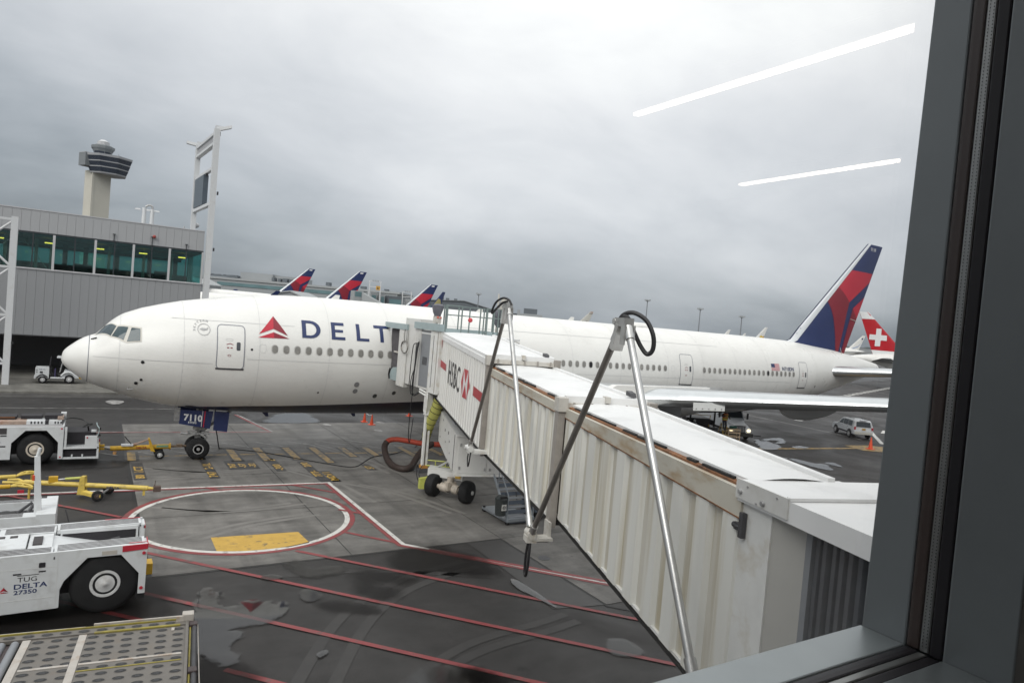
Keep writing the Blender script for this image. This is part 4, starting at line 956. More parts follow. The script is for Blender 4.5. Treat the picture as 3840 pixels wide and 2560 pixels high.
        MB().hexa([(u0, va-.03, zb0-.15), (u1, vb-.03, zb1-.15), (u1, vb+.06, zb1-.15), (u0, va+.06, zb0-.15), (u0, va-.03, zb0-.0), (u1, vb-.03, zb1-.0), (u1, vb+.06, zb1-.0), (u0, va+.06, zb0-.0)]).obj('bottom_rail', UNDERF, s)
        MB().hexa([(u0, va-.055, zb0-.02), (u1, vb-.055, zb1-.02), (u1, vb+.0, zb1-.02), (u0, va+.0, zb0-.02), (u0, va-.055, zb0+.03), (u1, vb-.055, zb1+.03), (u1, vb+.0, zb1+.03), (u0, va+.0, zb0+.03)]).obj('sill_angle', TRIMW, s)
    # collars at the telescoping joints
    for u, v0, v1, zb, zt, w, dz in ((8.98, -.10, 2.38, 3.76, 6.98, .20, 0), (15.80, -.02, 2.42, 3.46, 6.50, .24, 0)):
        c = MB().box(u, v0, zb, u+w, v0+.17, zt-.06); c = c.obj('collar_post', COLLAR, Bd)
        MB().box(u, v1-.15, zb, u+w, v1+.02, zt-.06).obj('collar_post', COLLAR, Bd)
        MB().box(u-.02, v0-.03, zt-.30, u+w+.06, v0+.20, zt+.02).obj('collar_bracket', COLLARW, Bd)
        MB().box(u-.02, v1-.15, zt-.32, u+w+.06, v1+.06, zt+.0).obj('collar_bracket', COLLAR, Bd)
        b = MB().box(u+.02, v0+.2, zt-.24, u+w-.02, v1-.15, zt-.10)
        b = b.obj('collar_beam', COLLARW, Bd)
        MB().box(u+.0, v0+.2, zt-.10, u+w-.08, v1-.15, zt+.06).obj('collar_rail', ROOFW, Bd)
        for k in range(5):
            v = lerp(v0+.35, v1-.3, k/4); MB().box(u+w-.02, v, zt-.25, u+w+.02, v+.04, zt-.08).obj('joint_clip', COLLAR, b)
        MB().box(u+.02, lerp(v0, v1, .5)-.05, zt-.06, u+w+.03, lerp(v0, v1, .5)+.06, zt+.09).obj('roller_block', COLLARW, b)
    for u, v, z in ((8.4, 2.05, 7.0), (15.2, 2.05, 6.53)):
        MB().hexa([(u, v, z+.05), (u+.3, v, z+.03), (u+.3, v+.16, z+.03), (u, v+.16, z+.05), (u, v, z+.16), (u+.22, v, z+.12), (u+.22, v+.16, z+.12), (u, v+.16, z+.16)]).obj('wheel_stop', DKSTEEL, Bd)
    # lettering on the outer section
    s = secobj[0]; V0 = -0.058
    text_obj('bank_lettering', 'HSBC', 1.42, lambda a, b: Vector((2.32+a, V0, 5.34-0.05*(a)+b)), BLACKL, s, bold=0.010, sx=0.74)
    def LP(q): return (q[0], V0, q[1])
    def flat(name, polys, m, par, dv=0.0):
        mb = MB()
        for p in polys:
            mb.add([(q[0], V0-dv, q[1]) for q in p], [tuple(range(len(p)))])
        return mb.obj(name, m, par)
    x0, x1, x2, x3 = 5.12, 5.50, 6.28, 6.66; zt, zb = 6.22, 5.14; zm = (zt+zb)/2; xm = (x1+x2)/2
    lg = flat('bank_emblem', [[(x1, zt), (x0, zm), (x1, zb)], [(x2, zt), (x3, zm), (x2, zb)], [(x1, zt), (x2, zt), (xm, zm)], [(x1, zb), (x2, zb), (xm, zm)]], LOGO_RED, s)
    flat('emblem_white', [[(x1, zt), (xm, zm), (x1, zb)], [(x2, zt), (xm, zm), (x2, zb)]], LOGO_W, lg)
    flat('red_band', [[(7.28, 5.77), (8.95, 5.67), (8.95, 5.33), (7.28, 5.43)]], RED_STRIPE, s)
    flat('red_band', [[(0.12, 6.16), (1.73, 6.06), (1.73, 5.76), (0.12, 5.86)], [(0.12, 6.16), (.30, 6.15), (.48, 6.98), (.62, 7.04), (.40, 7.04), (.22, 6.6)]], RED_STRIPE, s)
    # leaning cable carrier: two A-frames of tube beside the bridge
    ve = -0.50
    def leg(a, b, m, r=.062):
        p, q = Vector((a[0], ve, a[1])), Vector((b[0], ve, b[1])); d = (q-p).normalized()
        o = MB().cyl(p, q, r, r, 14).obj('carrier_pole', m, Bd)
        for e, sg in ((p, 1), (q, -1)):
            c = MB(); c.cyl(e+d*sg*.02, e+d*sg*.26, r*1.35, r*1.35, 10); c.obj('end_socket', GALV, o)
        return o
    leg((9.42, 4.02), (12.46, 8.50), GALVD, .055); leg((12.66, 8.55), (16.10, 3.50), GALV)
    leg((16.28, 3.42), (19.98, 8.22), GALVD); leg((20.30, 8.28), (23.22, 3.75), GALV)
    for u, z in ((12.56, 8.55), (20.14, 8.30)):
        h = MB(); h.box(u-.20, ve-.09, z-.03, u+.20, ve+.09, z+.12); h.hexa([(u-.30, ve-.10, z-.42), (u-.18, ve-.10, z-.46), (u-.18, ve+.1, z-.46), (u-.30, ve+.1, z-.42), (u-.14, ve-.10, z+.02), (u-.02, ve-.10, z-.02), (u-.02, ve+.1, z-.02), (u-.14, ve+.1, z+.02)])
        h.box(u+.10, ve-.10, z-.34, u+.26, ve-.075, z); h.box(u+.10, ve+.075, z-.34, u+.26, ve+.10, z); h.cyl((u-.22, ve-.1, z+.05), (u-.22, ve+.1, z+.05), .06, n=10)
        h.obj('carrier_hinge', GALV, Bd)
    def loop(pts, r=.03, k=8): return MB().tube(catmull(pts, k), r, 8).obj('cable_loop', CABLE, Bd)
    loop([(19.98, ve-.05, 8.26), (20.06, ve, 8.46), (20.2, ve+.14, 8.52), (20.34, ve+.32, 8.40), (20.44, ve+.42, 8.15), (20.44, ve+.43, 7.92), (20.38, ve+.36, 7.84), (20.30, ve+.26, 7.98), (20.24, ve+.14, 8.22), (20.2, ve+.04, 8.42), (20.14, ve-.02, 8.44)], .040)
    loop([(12.76, ve+.05, 8.62), (12.7, ve-.02, 8.76), (12.58, ve-.16, 8.80), (12.42, ve-.30, 8.68), (12.32, ve-.37, 8.46), (12.30, ve-.36, 8.36), (12.36, ve-.28, 8.48), (12.46, ve-.14, 8.66), (12.58, ve-.02, 8.72)], .032)
    loop([(16.22, ve, 3.32), (16.30, ve-.03, 2.95), (16.26, ve-.03, 2.55), (16.16, ve-.03, 2.38), (16.08, ve-.03, 2.50), (16.10, ve-.03, 2.95), (16.16, ve, 3.30)], .032)
    loop([(9.36, ve, 3.95), (9.34, ve-.03, 3.62), (9.45, ve-.03, 3.38), (9.58, ve-.03, 3.50), (9.58, ve, 3.85)], .022)
    b = MB(); b.box(16.02, -.55, 3.24, 16.34, .0, 3.30); b.box(16.02, -.55, 3.12, 16.06, .0, 3.24); b.box(15.84, -.06, 3.24, 16.18, .0, 3.62); b.cyl((16.02, ve, 3.38), (16.36, ve, 3.38), .11, n=12); b.box(16.05, ve-.12, 3.2, 16.33, ve+.12, 3.34)
    b.obj('carrier_bracket', COLLARW, Bd)
    b = MB(); b.box(9.2, -.55, 3.80, 9.55, .05, 3.90); b.box(8.95, -.1, 3.68, 9.3, .02, 3.9); b.cyl((9.2, ve, 3.95), (9.58, ve, 3.95), .10, n=12); b.cyl((9.1, ve-.1, 3.93), (9.1, ve+.1, 3.93), .07, n=10)
    b.obj('carrier_bracket', TRIMW, Bd)
    # rotunda end beside the terminal
    RT = Matrix.Translation((0.03, .23, -.02))
    ro = MB(RT).box(22.86, -.10, 6.06, 23.86, 1.55, 6.345).box(22.86, 1.55, 6.06, 28.5, 3.6, 6.33).box(23.86, -.10, 6.06, 28.5, 1.55, 6.325).obj('rotunda_roof', ROOFW, Bd)
    MB(RT).box(22.84, -.125, 6.10, 23.9, -.10, 6.36).obj('flashing_plate', BOXW, ro)
    MB(RT).box(23.84, -.10, 6.33, 23.92, 3.6, 6.372).obj('roof_seam', ROOFW, ro)
    for u, z in ((22.95, 6.20), (23.44, 6.17)):
        MB(RT).cyl((u, -.125, z), (u, -.16, z), .04, .03, 10).obj('bolt', STEEL, ro)
    for u, z in ((23.1, 6.30), (23.7, 6.31), (23.3, 6.13)):
        MB(RT).cyl((u, -.125, z), (u, -.14, z), .014, n=6).obj('rivet', STEEL, ro)
    rp = MB(RT); rp.box(22.88, -.04, .9, 23.53, .06, 6.06); rp.obj('rotunda_panel', TRIMW, Bd)
    rp = MB(RT); rp.hexa([(23.53, -.02, .9), (23.98, .13, .9), (23.98, .19, .9), (23.53, .06, .9), (23.53, -.02, 6.06), (23.98, .13, 6.06), (23.98, .19, 6.06), (23.53, .06, 6.06)]); rp.obj('rotunda_panel', mat('rotunda_grey_panel', (0.42, 0.41, 0.385), 0.5, var=0.05), Bd)
    rp = MB(RT); rp.box(23.98, .13, .9, 24.08, .26, 6.06); rp.obj('curtain_post', DOORG, Bd)
    JIT = [random.Random(i).uniform(-.012, .012) for i in range(40)]
    cw = MB(RT)
    for i in range(33):
        u = 24.08+i*.134
        cw.prism([(u, .23+JIT[i]), (u+.03, .16+JIT[i]), (u+.09, .16+JIT[i]), (u+.122, .23+JIT[i]), (u+.122, .27), (u, .27)], 'z', .9, 6.04)
    cw.obj('slatted_curtain', SLATG, Bd)
    MB(RT).box(22.88, .1, .9, 28.5, 3.4, 3.0).obj('rotunda_base', BOXW, Bd)
    MB(RT).cyl((25.6, 1.6, 0), (25.6, 1.6, 1.0), .7, n=24).obj('support_column', BOXW, Bd)
    MB(RT).box(22.96, -.05, 5.58, 23.04, -.12, 5.92).box(22.84, -.11, 5.66, 22.98, -.04, 5.76).cyl((22.80, -.08, 5.71), (23.0, -.08, 5.71), .04, n=8).obj('hinge_block', DKSTEEL, Bd)
    # cab against the door (built square to the airliner)
    cab = MB(W2J); cab.box(14.56, -9.05, 4.60, 18.7, -4.32, 4.75); cab.box(18.6, -9.05, 4.75, 18.7, -4.32, 7.15); cab.box(14.56, -8.9, 7.10, 18.7, -4.32, 7.2)
    cb = cab.obj('cab', BOXW, Bd)
    def W(name, m, *boxes, par=cb):
        mb = MB(W2J)
        for q in boxes: mb.box(*q)
        return mb.obj(name, m, par)
    W('front_frame', BOXW, (14.42, -5.30, 4.42, 14.75, -4.34, 7.28)); W('side_panel', BOXW, (14.50, -6.86, 4.62, 14.62, -5.30, 7.60))
    W('frame_rib', TRIMW, (14.40, -5.34, 4.42, 14.46, -5.28, 7.28), (14.40, -4.90, 4.42, 14.425, -4.86, 7.25))
    W('shutter_door', DOORG, (14.53, -8.04, 4.72, 14.60, -6.86, 7.38)); W('door_vent', DKSTEEL, *[(14.515, -7.25-.13*k, 5.75, 14.535, -7.19-.13*k, 6.12) for k in range(4)])
    W('corner_column', TRIMW, (14.46, -9.02, 4.55, 14.66, -8.04, 7.42)); W('column_groove', DKSTEEL, (14.452, -8.42, 4.8, 14.47, -8.38, 7.2)); W('column_groove', COLLAR, (14.452, -8.86, 4.6, 14.47, -8.80, 7.36))
    W('canopy_beam', TEAL, (14.38, -5.33, 7.27, 14.62, -2.38, 7.55)); W('canopy_beam', TEAL, (14.38, -9.07, 7.42, 14.62, -6.22, 7.74))
    W('cab_roof', ROOFW, (14.52, -8.9, 7.20, 18.8, -4.2, 7.28)); W('roof_unit', BOXW, (14.75, -6.1, 7.28, 15.7, -4.3, 7.86))
    # pleated canopy
    mb = MB(W2J); ys = [-4.30+i*.14 for i in range(11)]
    rows = []
    for i, y in enumerate(ys):
        d = .07 if i % 2 else 0.0
        col = []
        for z in [4.72+i2*.28 for i2 in range(10)]:
            yl = min(y, side(16, max(2.6, min(8.4, z))).y-.03)
            col.append((14.58+d, yl, z))
        for x in (15.2, 16.2, 17.2, 18.2): col.append((x, min(y, side(16, 7.24).y-.03), 7.26-d))
        rows.append(col)
    mb.grid(rows, smooth=False); mb.obj('canopy_bellows', BELLOW, cb)
    W('bellows_band', COLLARW, (14.53, -4.25, 6.02, 14.57, -3.5, 6.10))
    mb = MB(W2J); mb.prism([(-4.36, 4.62), (-3.50, 4.62), (-3.50, 4.9), (-3.62, 5.12), (-3.9, 5.27), (-4.36, 5.32)], 'x', 14.40, 14.56); mb.obj('door_bumper', TEAL, cb)
    mb = MB(W2J); mb.tube(catmull([(14.40, -3.52, 4.66), (14.40, -3.44, 4.9), (14.40, -3.56, 5.16)], 5), .07, 8); mb.obj('bumper_strip', RUBBER, cb)
    def wire(pts, r=.022, m=CABLE, nm='cable', k=6): return MB(W2J).tube(catmull(pts, k), r, 7).obj(nm, m, cb)
    wire([(14.36, -6.75, 6.72), (14.33, -6.45, 6.60), (14.33, -6.32, 6.0), (14.33, -6.28, 5.2), (14.33, -6.26, 4.66)])
    for dy in (0, .07, .14, .21): wire([(14.36, -6.86-dy*.6, 6.80), (14.33, -6.82-dy*.4, 6.2), (14.33, -6.72-dy*.3, 5.3), (14.34, -6.62-dy*.2, 4.6), (14.4, -6.7, 4.2), (14.5, -7.0-dy, 4.4)], .026)
    wire([(14.34, -6.80, 5.6), (14.32, -6.55, 5.1), (14.32, -6.45, 4.7), (14.36, -6.5, 4.25), (14.4, -6.8, 4.3)])
    wire([(14.34, -6.72, 6.7), (14.34, -6.75, 5.4), (14.35, -6.7, 4.3), (14.36, -6.6, 3.2), (14.5, -6.3, 2.2), (14.9, -5.6, 1.7), (15.2, -5.0, 2.0), (15.3, -4.9, 2.8)], .02)
    g = MB(W2J)
    for dy in (.0, .12, .24): g.tube([(14.36, -6.62-dy, 7.3), (14.36, -6.62-dy, 6.95), (14.36, -6.66-dy, 6.75)], .012, 5); g.cbox((14.36, -6.66-dy, 6.85), (.06, .07, .2))
    g.obj('cable_hanger', BOXW, cb)
    MB(W2J).tube([(14.36, -5.25+.42*math.cos(a), 6.42+.30*math.sin(a)) for a in [2*math.pi*i/20 for i in range(20)]], .03, 6, closed=True).obj('cable_coil', GALVD, cb)
    wire([(14.36, -5.20, 6.72), (14.36, -5.15, 7.0), (14.36, -5.2, 7.3)], .014); wire([(14.36, -5.45, 6.72), (14.36, -5.45, 7.3)], .012)
    # floodlight wrapped in a grey bag on the cab roof
    g = MB(W2J); g.cyl((15.2, -7.0, 7.6), (15.2, -7.0, 8.05), .07, n=10); g.cbox((15.2, -7.0, 7.92), (.3, .3, .32)); g.cbox((15.0, -7.3, 7.88), (.14, .14, .16)); g.cyl((15.45, -6.8, 7.7), (15.45, -6.8, 8.6), .025, n=6)
    lm = g.obj('lamp_post', COLLARW, Bd)
    rows = []; rnd = random.Random(3)
    for i, (z, r) in enumerate([(8.03, .13), (8.12, .16), (8.28, .22), (8.45, .27), (8.6, .28), (8.66, .18), (8.68, .02)]):
        rows.append([(15.2+(r+rnd.uniform(-.03, .03))*math.cos(2*math.pi*j/12), -7+(r+rnd.uniform(-.03, .03))*math.sin(2*math.pi*j/12), z) for j in range(12)])
    MB(W2J).grid(rows, wrap=True).obj('grey_bag', mat('grey_bag', (0.12, 0.12, 0.14), 0.6, var=.2, scale=6), lm)
    MB(W2J).ball((15.15, -7.18, 8.03), .06).ball((15.3, -7.18, 8.02), .05).obj('beacon', mat('pale_red_lens', (0.55, 0.14, 0.1), 0.3), lm)
    # service railing on the roof
    RAILG = mat('railing_grey_green', (0.16, 0.20, 0.195), 0.5, var=.15, scale=4)
    r = MB(W2J)
    path = [(15.65, -7.0), (16.52, -7.0), (16.6, -5.2), (17.9, -5.2), (18.9, -5.2), (18.75, -7.0), (17.95, -7.0)]
    for zz in (8.66, 8.20): r.tube([(x, y, zz) for x, y in path[:5]], .032, 6); r.tube([(x, y, zz) for x, y in path[4:]], .032, 6)
    r.obj('railing', RAILG, Bd)
    rl = Bd.children[-1] if False else None
    for x, y in path + [(15.75, -6.6), (17.25, -5.2), (18.35, -7.0), (18.82, -6.1), (17.99, -6.2), (18.2, -6.2), (18.5, -6.6), (18.6, -7.0)]:
        MB(W2J).cyl((x, y, 7.15), (x, y, 8.68), .036, n=6).obj('railing_post', RAILG, Bd)
    for a, b_ in zip(path[:-1], path[1:]):
        mb = MB(W2J); dx = Vector((b_[0]-a[0], b_[1]-a[1])).normalized()*.0; mb.add([(a[0], a[1], 7.32), (b_[0], b_[1], 7.32), (b_[0], b_[1], 7.50), (a[0], a[1], 7.50), (a[0]+.02, a[1]+.02, 7.32), (b_[0]+.02, b_[1]+.02, 7.32), (b_[0]+.02, b_[1]+.02, 7.50), (a[0]+.02, a[1]+.02, 7.50)], [(0,1,2,3), (7,6,5,4), (3,2,6,7), (0,4,5,1)]); mb.obj('toe_board', TEAL, Bd)
    MB(W2J).ball((17.0, -7.0, 8.02), .12, n=10, m=6).obj('rag', mat('red_rag', (0.5, 0.06, 0.07), 0.7), Bd)
    rows = []
    for z, r_ in [(7.75, .12), (7.9, .24), (8.25, .30), (8.55, .27), (8.66, .15), (8.68, .02)]:
        rows.append([(18.85+(r_+rnd.uniform(-.03, .03))*math.cos(2*math.pi*j/12), -6.7+(r_+rnd.uniform(-.03, .03))*math.sin(2*math.pi*j/12), z) for j in range(12)])
    MB(W2J).grid(rows, wrap=True).obj('grey_bag', MATS['grey_bag'], Bd)
    g = MB(W2J); g.cyl((19.1, -6.0, 7.2), (19.1, -6.0, 9.5), .05, n=8); g.cyl((19.5, -6.0, 9.05), (19.5, -6.0, 9.3), .2, .2, 12); g.tube([(19.1, -6, 9.1), (19.5, -6, 9.1)], .03); g.cbox((19.35, -6.0, 8.6), (.2, .2, .9))
    g.obj('roof_beacon_mast', COLLARW, Bd)
    # lift column and drive bogie
    lc = MB(W2J); lc.box(14.46, -8.2, 3.60, 14.80, -7.85, 4.55); lc.cyl((14.63, -8.03, 3.48), (14.63, -8.03, 3.66), .21, n=14)
    l = lc.obj('lift_column', BOXW, Bd)
    mb = MB(W2J); mb.box(14.50, -8.12, 1.12, 14.58, -7.95, 3.5); mb.box(14.68, -8.12, 1.12, 14.76, -7.95, 3.5); mb.obj('column_guide', TRIMW, l)
    MB(W2J).cyl((14.63, -8.03, 1.1), (14.63, -8.03, 3.5), .045, n=10).obj('screw_rod', GALVD, l)
    MB(W2J).box(14.46, -8.15, .98, 14.80, -7.90, 1.12).obj('warning_band', mat('amber_band', (0.45, 0.22, 0.05), .5), l)
    mb = MB(W2J); mb.hexa([(14.3, -8.3, .80), (14.95, -8.3, .80), (14.95, -7.7, .80), (14.3, -7.7, .80), (14.4, -8.2, .98), (14.86, -8.2, .98), (14.86, -7.85, .98), (14.4, -7.85, .98)]); mb.obj('column_foot', DKSTEEL, l)
    MB(W2J).tube([(14.46, -8.2, 4.5), (14.40, -8.35, 4.1), (14.46, -8.2, 3.6)], .03, 6).tube([(14.5, -7.2, 4.56), (14.48, -8.0, 4.5)], .05, 6).tube([(14.5, -7.2, 4.44), (14.48, -8.0, 4.36)], .05, 6).obj('pipe_run', TRIMW, l)
    bo = MB(W2J); bo.hexa([(14.45, -8.9, .85), (15.55, -10.2, .85), (15.9, -9.6, .85), (14.9, -8.2, .85), (14.45, -8.9, 1.16), (15.55, -10.2, 1.16), (15.9, -9.6, 1.16), (14.9, -8.2, 1.16)])
    b = bo.obj('drive_bogie', BOXW, Bd)
    a, c = Vector((14.60, -9.29, .5)), Vector((15.54, -10.76, .5)); ax = (c-a).normalized()
    mb = MB(W2J); mb.cyl(a, c, .11, n=12); mb.cyl(a+ax*.42, a+ax*.8, .2, .22, 12); mb.cyl(c-ax*.7, c-ax*.42, .22, .2, 12); mb.cbox(((a+c)/2+Vector((0, 0, .12))), (.42, .36, .36)); mb.cyl((a+c)/2, (a+c)/2+Vector((0, 0, .5)), .16, n=12)
    mb.obj('axle', mat('greasy_cream', (0.42, 0.37, 0.31), .5, var=.3, scale=7, dirt=(.1, .09, .08), dirt_amt=.8, dirt_scale=5), b)
    for p, sg in ((a, -1), (c, 1)):
        rot = Matrix.Rotation(math.atan2(ax.y, ax.x), 4, 'Z'); T = W2J @ Matrix.Translation(p) @ rot
        m = MB(T); m.lathe([(-.24, .2), (-.24, .38), (-.19, .47), (-.1, .5), (.1, .5), (.19, .47), (.24, .38), (.24, .2)], (0, 0, 0), 'x', 30)
        w = m.obj('drive_wheel', RUBBER, b)
        m = MB(T); m.lathe([(sg*.2, .30), (sg*.235, .28), (sg*.20, .26), (sg*.16, .12), (sg*.26, .10), (sg*.28, .02)], (0, 0, 0), 'x', 18); m.obj('rim', mat_get('wheel_rim_grey') if sg < 0 else DKSTEEL, w)
        m = MB(T); m.cyl((sg*.22, 0, 0), (sg*.31, 0, 0), .085, n=12); m.obj('hub_cap', BOXW, w)
    g = MB(W2J); g.tube([(14.7, -8.0, 1.35), (15.6, -8.6, 1.35), (16.3, -9.0, 1.35)], .03, 6); g.tube([(14.7, -8.1, 1.12), (15.6, -8.7, 1.12), (16.3, -9.1, 1.12)], .035, 6)
    for t in (0, .25, .5, .75, 1): g.tube([(lerp(14.7, 16.3, t), lerp(-8.05, -9.05, t), 1.12), (lerp(14.7, 16.3, t), lerp(-8.05, -9.05, t), 1.35)], .022, 6)
    g.hexa([(14.1, -8.95, .25), (14.5, -9.05, .25), (14.5, -8.85, .25), (14.1, -8.75, .25), (14.1, -8.95, .72), (14.6, -8.95, .78), (14.6, -8.75, .78), (14.1, -8.75, .72)])
    g.obj('safety_hoop', LIME, b)
    MB(W2J).tube([(14.75, -8.35, .85), (15.9, -10.2, 2.3)], .05, 8).obj('diagonal_strut', GALV, b)
    MB(W2J).tube(catmull([(14.45, -8.3, 1.2), (14.2, -8.5, .9), (14.25, -8.7, .6), (14.5, -8.8, .75), (14.9, -8.9, .9)], 6), .02, 6).tube(catmull([(14.3, -8.2, 1.0), (14.15, -8.35, 1.25), (14.1, -8.5, .8), (14.2, -8.6, .45)], 6), .018, 6).obj('brake_hose', CABLE, b)
    MB(W2J).hexa([(15.30, -9.99, .93), (15.47, -10.19, .93), (15.48, -10.18, .93), (15.31, -9.98, .93), (15.30, -9.99, 1.1), (15.47, -10.19, 1.1), (15.48, -10.18, 1.1), (15.31, -9.98, 1.1)]).obj('yellow_label', PY, b)
    # equipment cabinet slung under the outer section
    eq = MB(); eq.prism([(-.49, 3.78), (-.25, 2.35), (3.72, 1.68), (3.72, 3.34)], 'y', .25, 2.62)
    e = eq.obj('equipment_cabinet', BOXW, Bd)
    [MB().box(3.72, .27, z0, 3.76, 2.60, z1).obj('cabinet_trim', TRIMW, e) for z0, z1 in ((1.66, 1.74), (3.28, 3.34))]
    for v0, v1 in ((.36, 1.58), (1.64, 2.56)): MB().box(3.72, v0, 1.78, 3.745, v1, 3.24).obj('cabinet_door', BOXW, e)
    for v, z in ((.42, 2.9), (.42, 1.95), (1.50, 2.75), (1.72, 2.75), (1.5, 1.9), (1.72, 1.9)):
        MB().box(3.745, v, z, 3.77, v+.07, z+.12).obj('latch', STEEL, e)
    MB().box(3.38, .235, 1.80, 3.42, .25, 3.3).obj('cabinet_groove', DKSTEEL, e)
    hl = MB()
    for u, z, r_ in ((1.2, 3.1, .075), (2.0, 3.12, .08), (2.3, 2.8, .06), (1.45, 2.62, .045), (2.1, 1.98, .05), (2.45, 1.88, .06), (0.1, 2.6, .05), (0.6, 3.45, .05), (2.7, 1.9, .05), (2.5, 2.35, .04)):
        hl.cyl((u, .249, z), (u, .244, z), r_, n=10)
    hl.obj('knockout_hole', DKSTEEL, e)
    for u in (.25, 1.35, 2.45): MB().hexa([(u, .5, 3.55), (u+.8, .5, 3.45), (u+.8, 1.9, 3.45), (u, 1.9, 3.55), (u+.0, .35, 4.26), (u+.65, .35, 4.22), (u+.65, 2.0, 4.22), (u, 2.0, 4.26)]).obj('hanger_gusset', GUSSET, e)
    # yellow air hose
    p = catmull([(14.95, -8.55, 4.25), (14.90, -8.40, 3.85), (14.80, -8.15, 3.3), (14.78, -7.9, 2.8), (14.85, -7.6, 2.35), (15.0, -7.3, 2.1)], 6)
    hz = MB(W2J).tube(p, [lerp(.30, .17, i/(len(p)-1)) for i in range(len(p))], 16).obj('air_hose', HOSEY, Bd)
    for i in range(2, len(p)-3, 3):
        d = (p[i+1]-p[i]).normalized(); r_ = lerp(.305, .175, i/(len(p)-1))
        MB(W2J).cyl(p[i]-d*.012, p[i]+d*.012, r_+.008, n=16).obj('hose_band', CABLE, hz)
    MB(W2J).box(14.7, -9.0, 4.2, 15.3, -8.3, 4.45).obj('hose_box', UNDERF, Bd)
    return Bd
build_bridge()
# ------------------------------------------------------------------ buildings and aircraft farther off
PANELG = mat('wall_panel_grey', (0.29, 0.295, 0.305), 0.5, 0.1, var=0.05, scale=0.7, stretch=(1, 1, .2))
PANELL = mat('parapet_panel_grey', (0.37, 0.375, 0.385), 0.5, 0.1, var=0.05, scale=0.7, stretch=(1, 1, .3))
MULLD = mat('mullion_dark', (0.03, 0.035, 0.04), 0.4)
DARKW = mat('dark_underside', (0.075, 0.075, 0.08), 0.7, var=0.1)
STEELW = mat('white_steelwork', (0.58, 0.59, 0.60), 0.45, var=0.05, scale=3, dirt=(0.4, 0.38, 0.35), dirt_amt=0.4, dirt_scale=3)
TOWERC = mat('tower_concrete', (0.55, 0.53, 0.465), 0.8, var=0.06, scale=0.15)
TOWERG = mat('tower_glass', (0.045, 0.055, 0.075), 0.15, var=0.3, scale=0.3)
TOWERW = mat('tower_white_band', (0.42, 0.43, 0.45), 0.5)
TOWERD = mat('tower_grey_cab', (0.20, 0.215, 0.225), 0.5)
FARB = mat('far_building', (0.30, 0.315, 0.325), 0.8, var=0.08, scale=0.05)
FARB2 = mat('far_roof_grey', (0.20, 0.21, 0.225), 0.8, var=0.08, scale=0.05)
FARBD = mat('far_building_dark', (0.115, 0.13, 0.145), 0.8, var=0.15, scale=0.05)
FARWIN = mat('far_window_band', (0.12, 0.20, 0.215), 0.3, var=0.25, scale=0.15)
FARL = mat('far_light_panel', (0.33, 0.345, 0.352), 0.7, var=0.05, scale=0.1)
TREE = mat('far_trees', (0.045, 0.062, 0.060), 0.9, var=0.3, scale=0.06)
AMBER = mat('amber_sign', (0.55, 0.30, 0.05), 0.5)
YLAMP = mat('yellow_lamp', (0.8, 0.6, 0.2), 0.5, emit=(1.0, 0.46, 0.06), emit_s=3.5)
SIGNB = mat('slate_sign_panel', (0.075, 0.095, 0.115), 0.35)
def teal_glass():
    m = bpy.data.materials.new('teal_glass'); m.use_nodes = True; nt = m.node_tree; nt.nodes.clear(); L = nt.links.new
    o = nt.nodes.new('ShaderNodeOutputMaterial'); mx = nt.nodes.new('ShaderNodeMixShader'); mx.inputs[0].default_value = 0.10
    tr = nt.nodes.new('ShaderNodeBsdfTransparent'); tr.inputs['Color'].default_value = (0.50, 0.76, 0.75, 1)
    gl = nt.nodes.new('ShaderNodeBsdfGlossy'); gl.inputs['Roughness'].default_value = 0.03; gl.inputs['Color'].default_value = (0.7, 0.85, 0.85, 1)
    L(tr.outputs[0], mx.inputs[1]); L(gl.outputs[0], mx.inputs[2]); L(mx.outputs[0], o.inputs[0]); return m
TEALG = teal_glass()
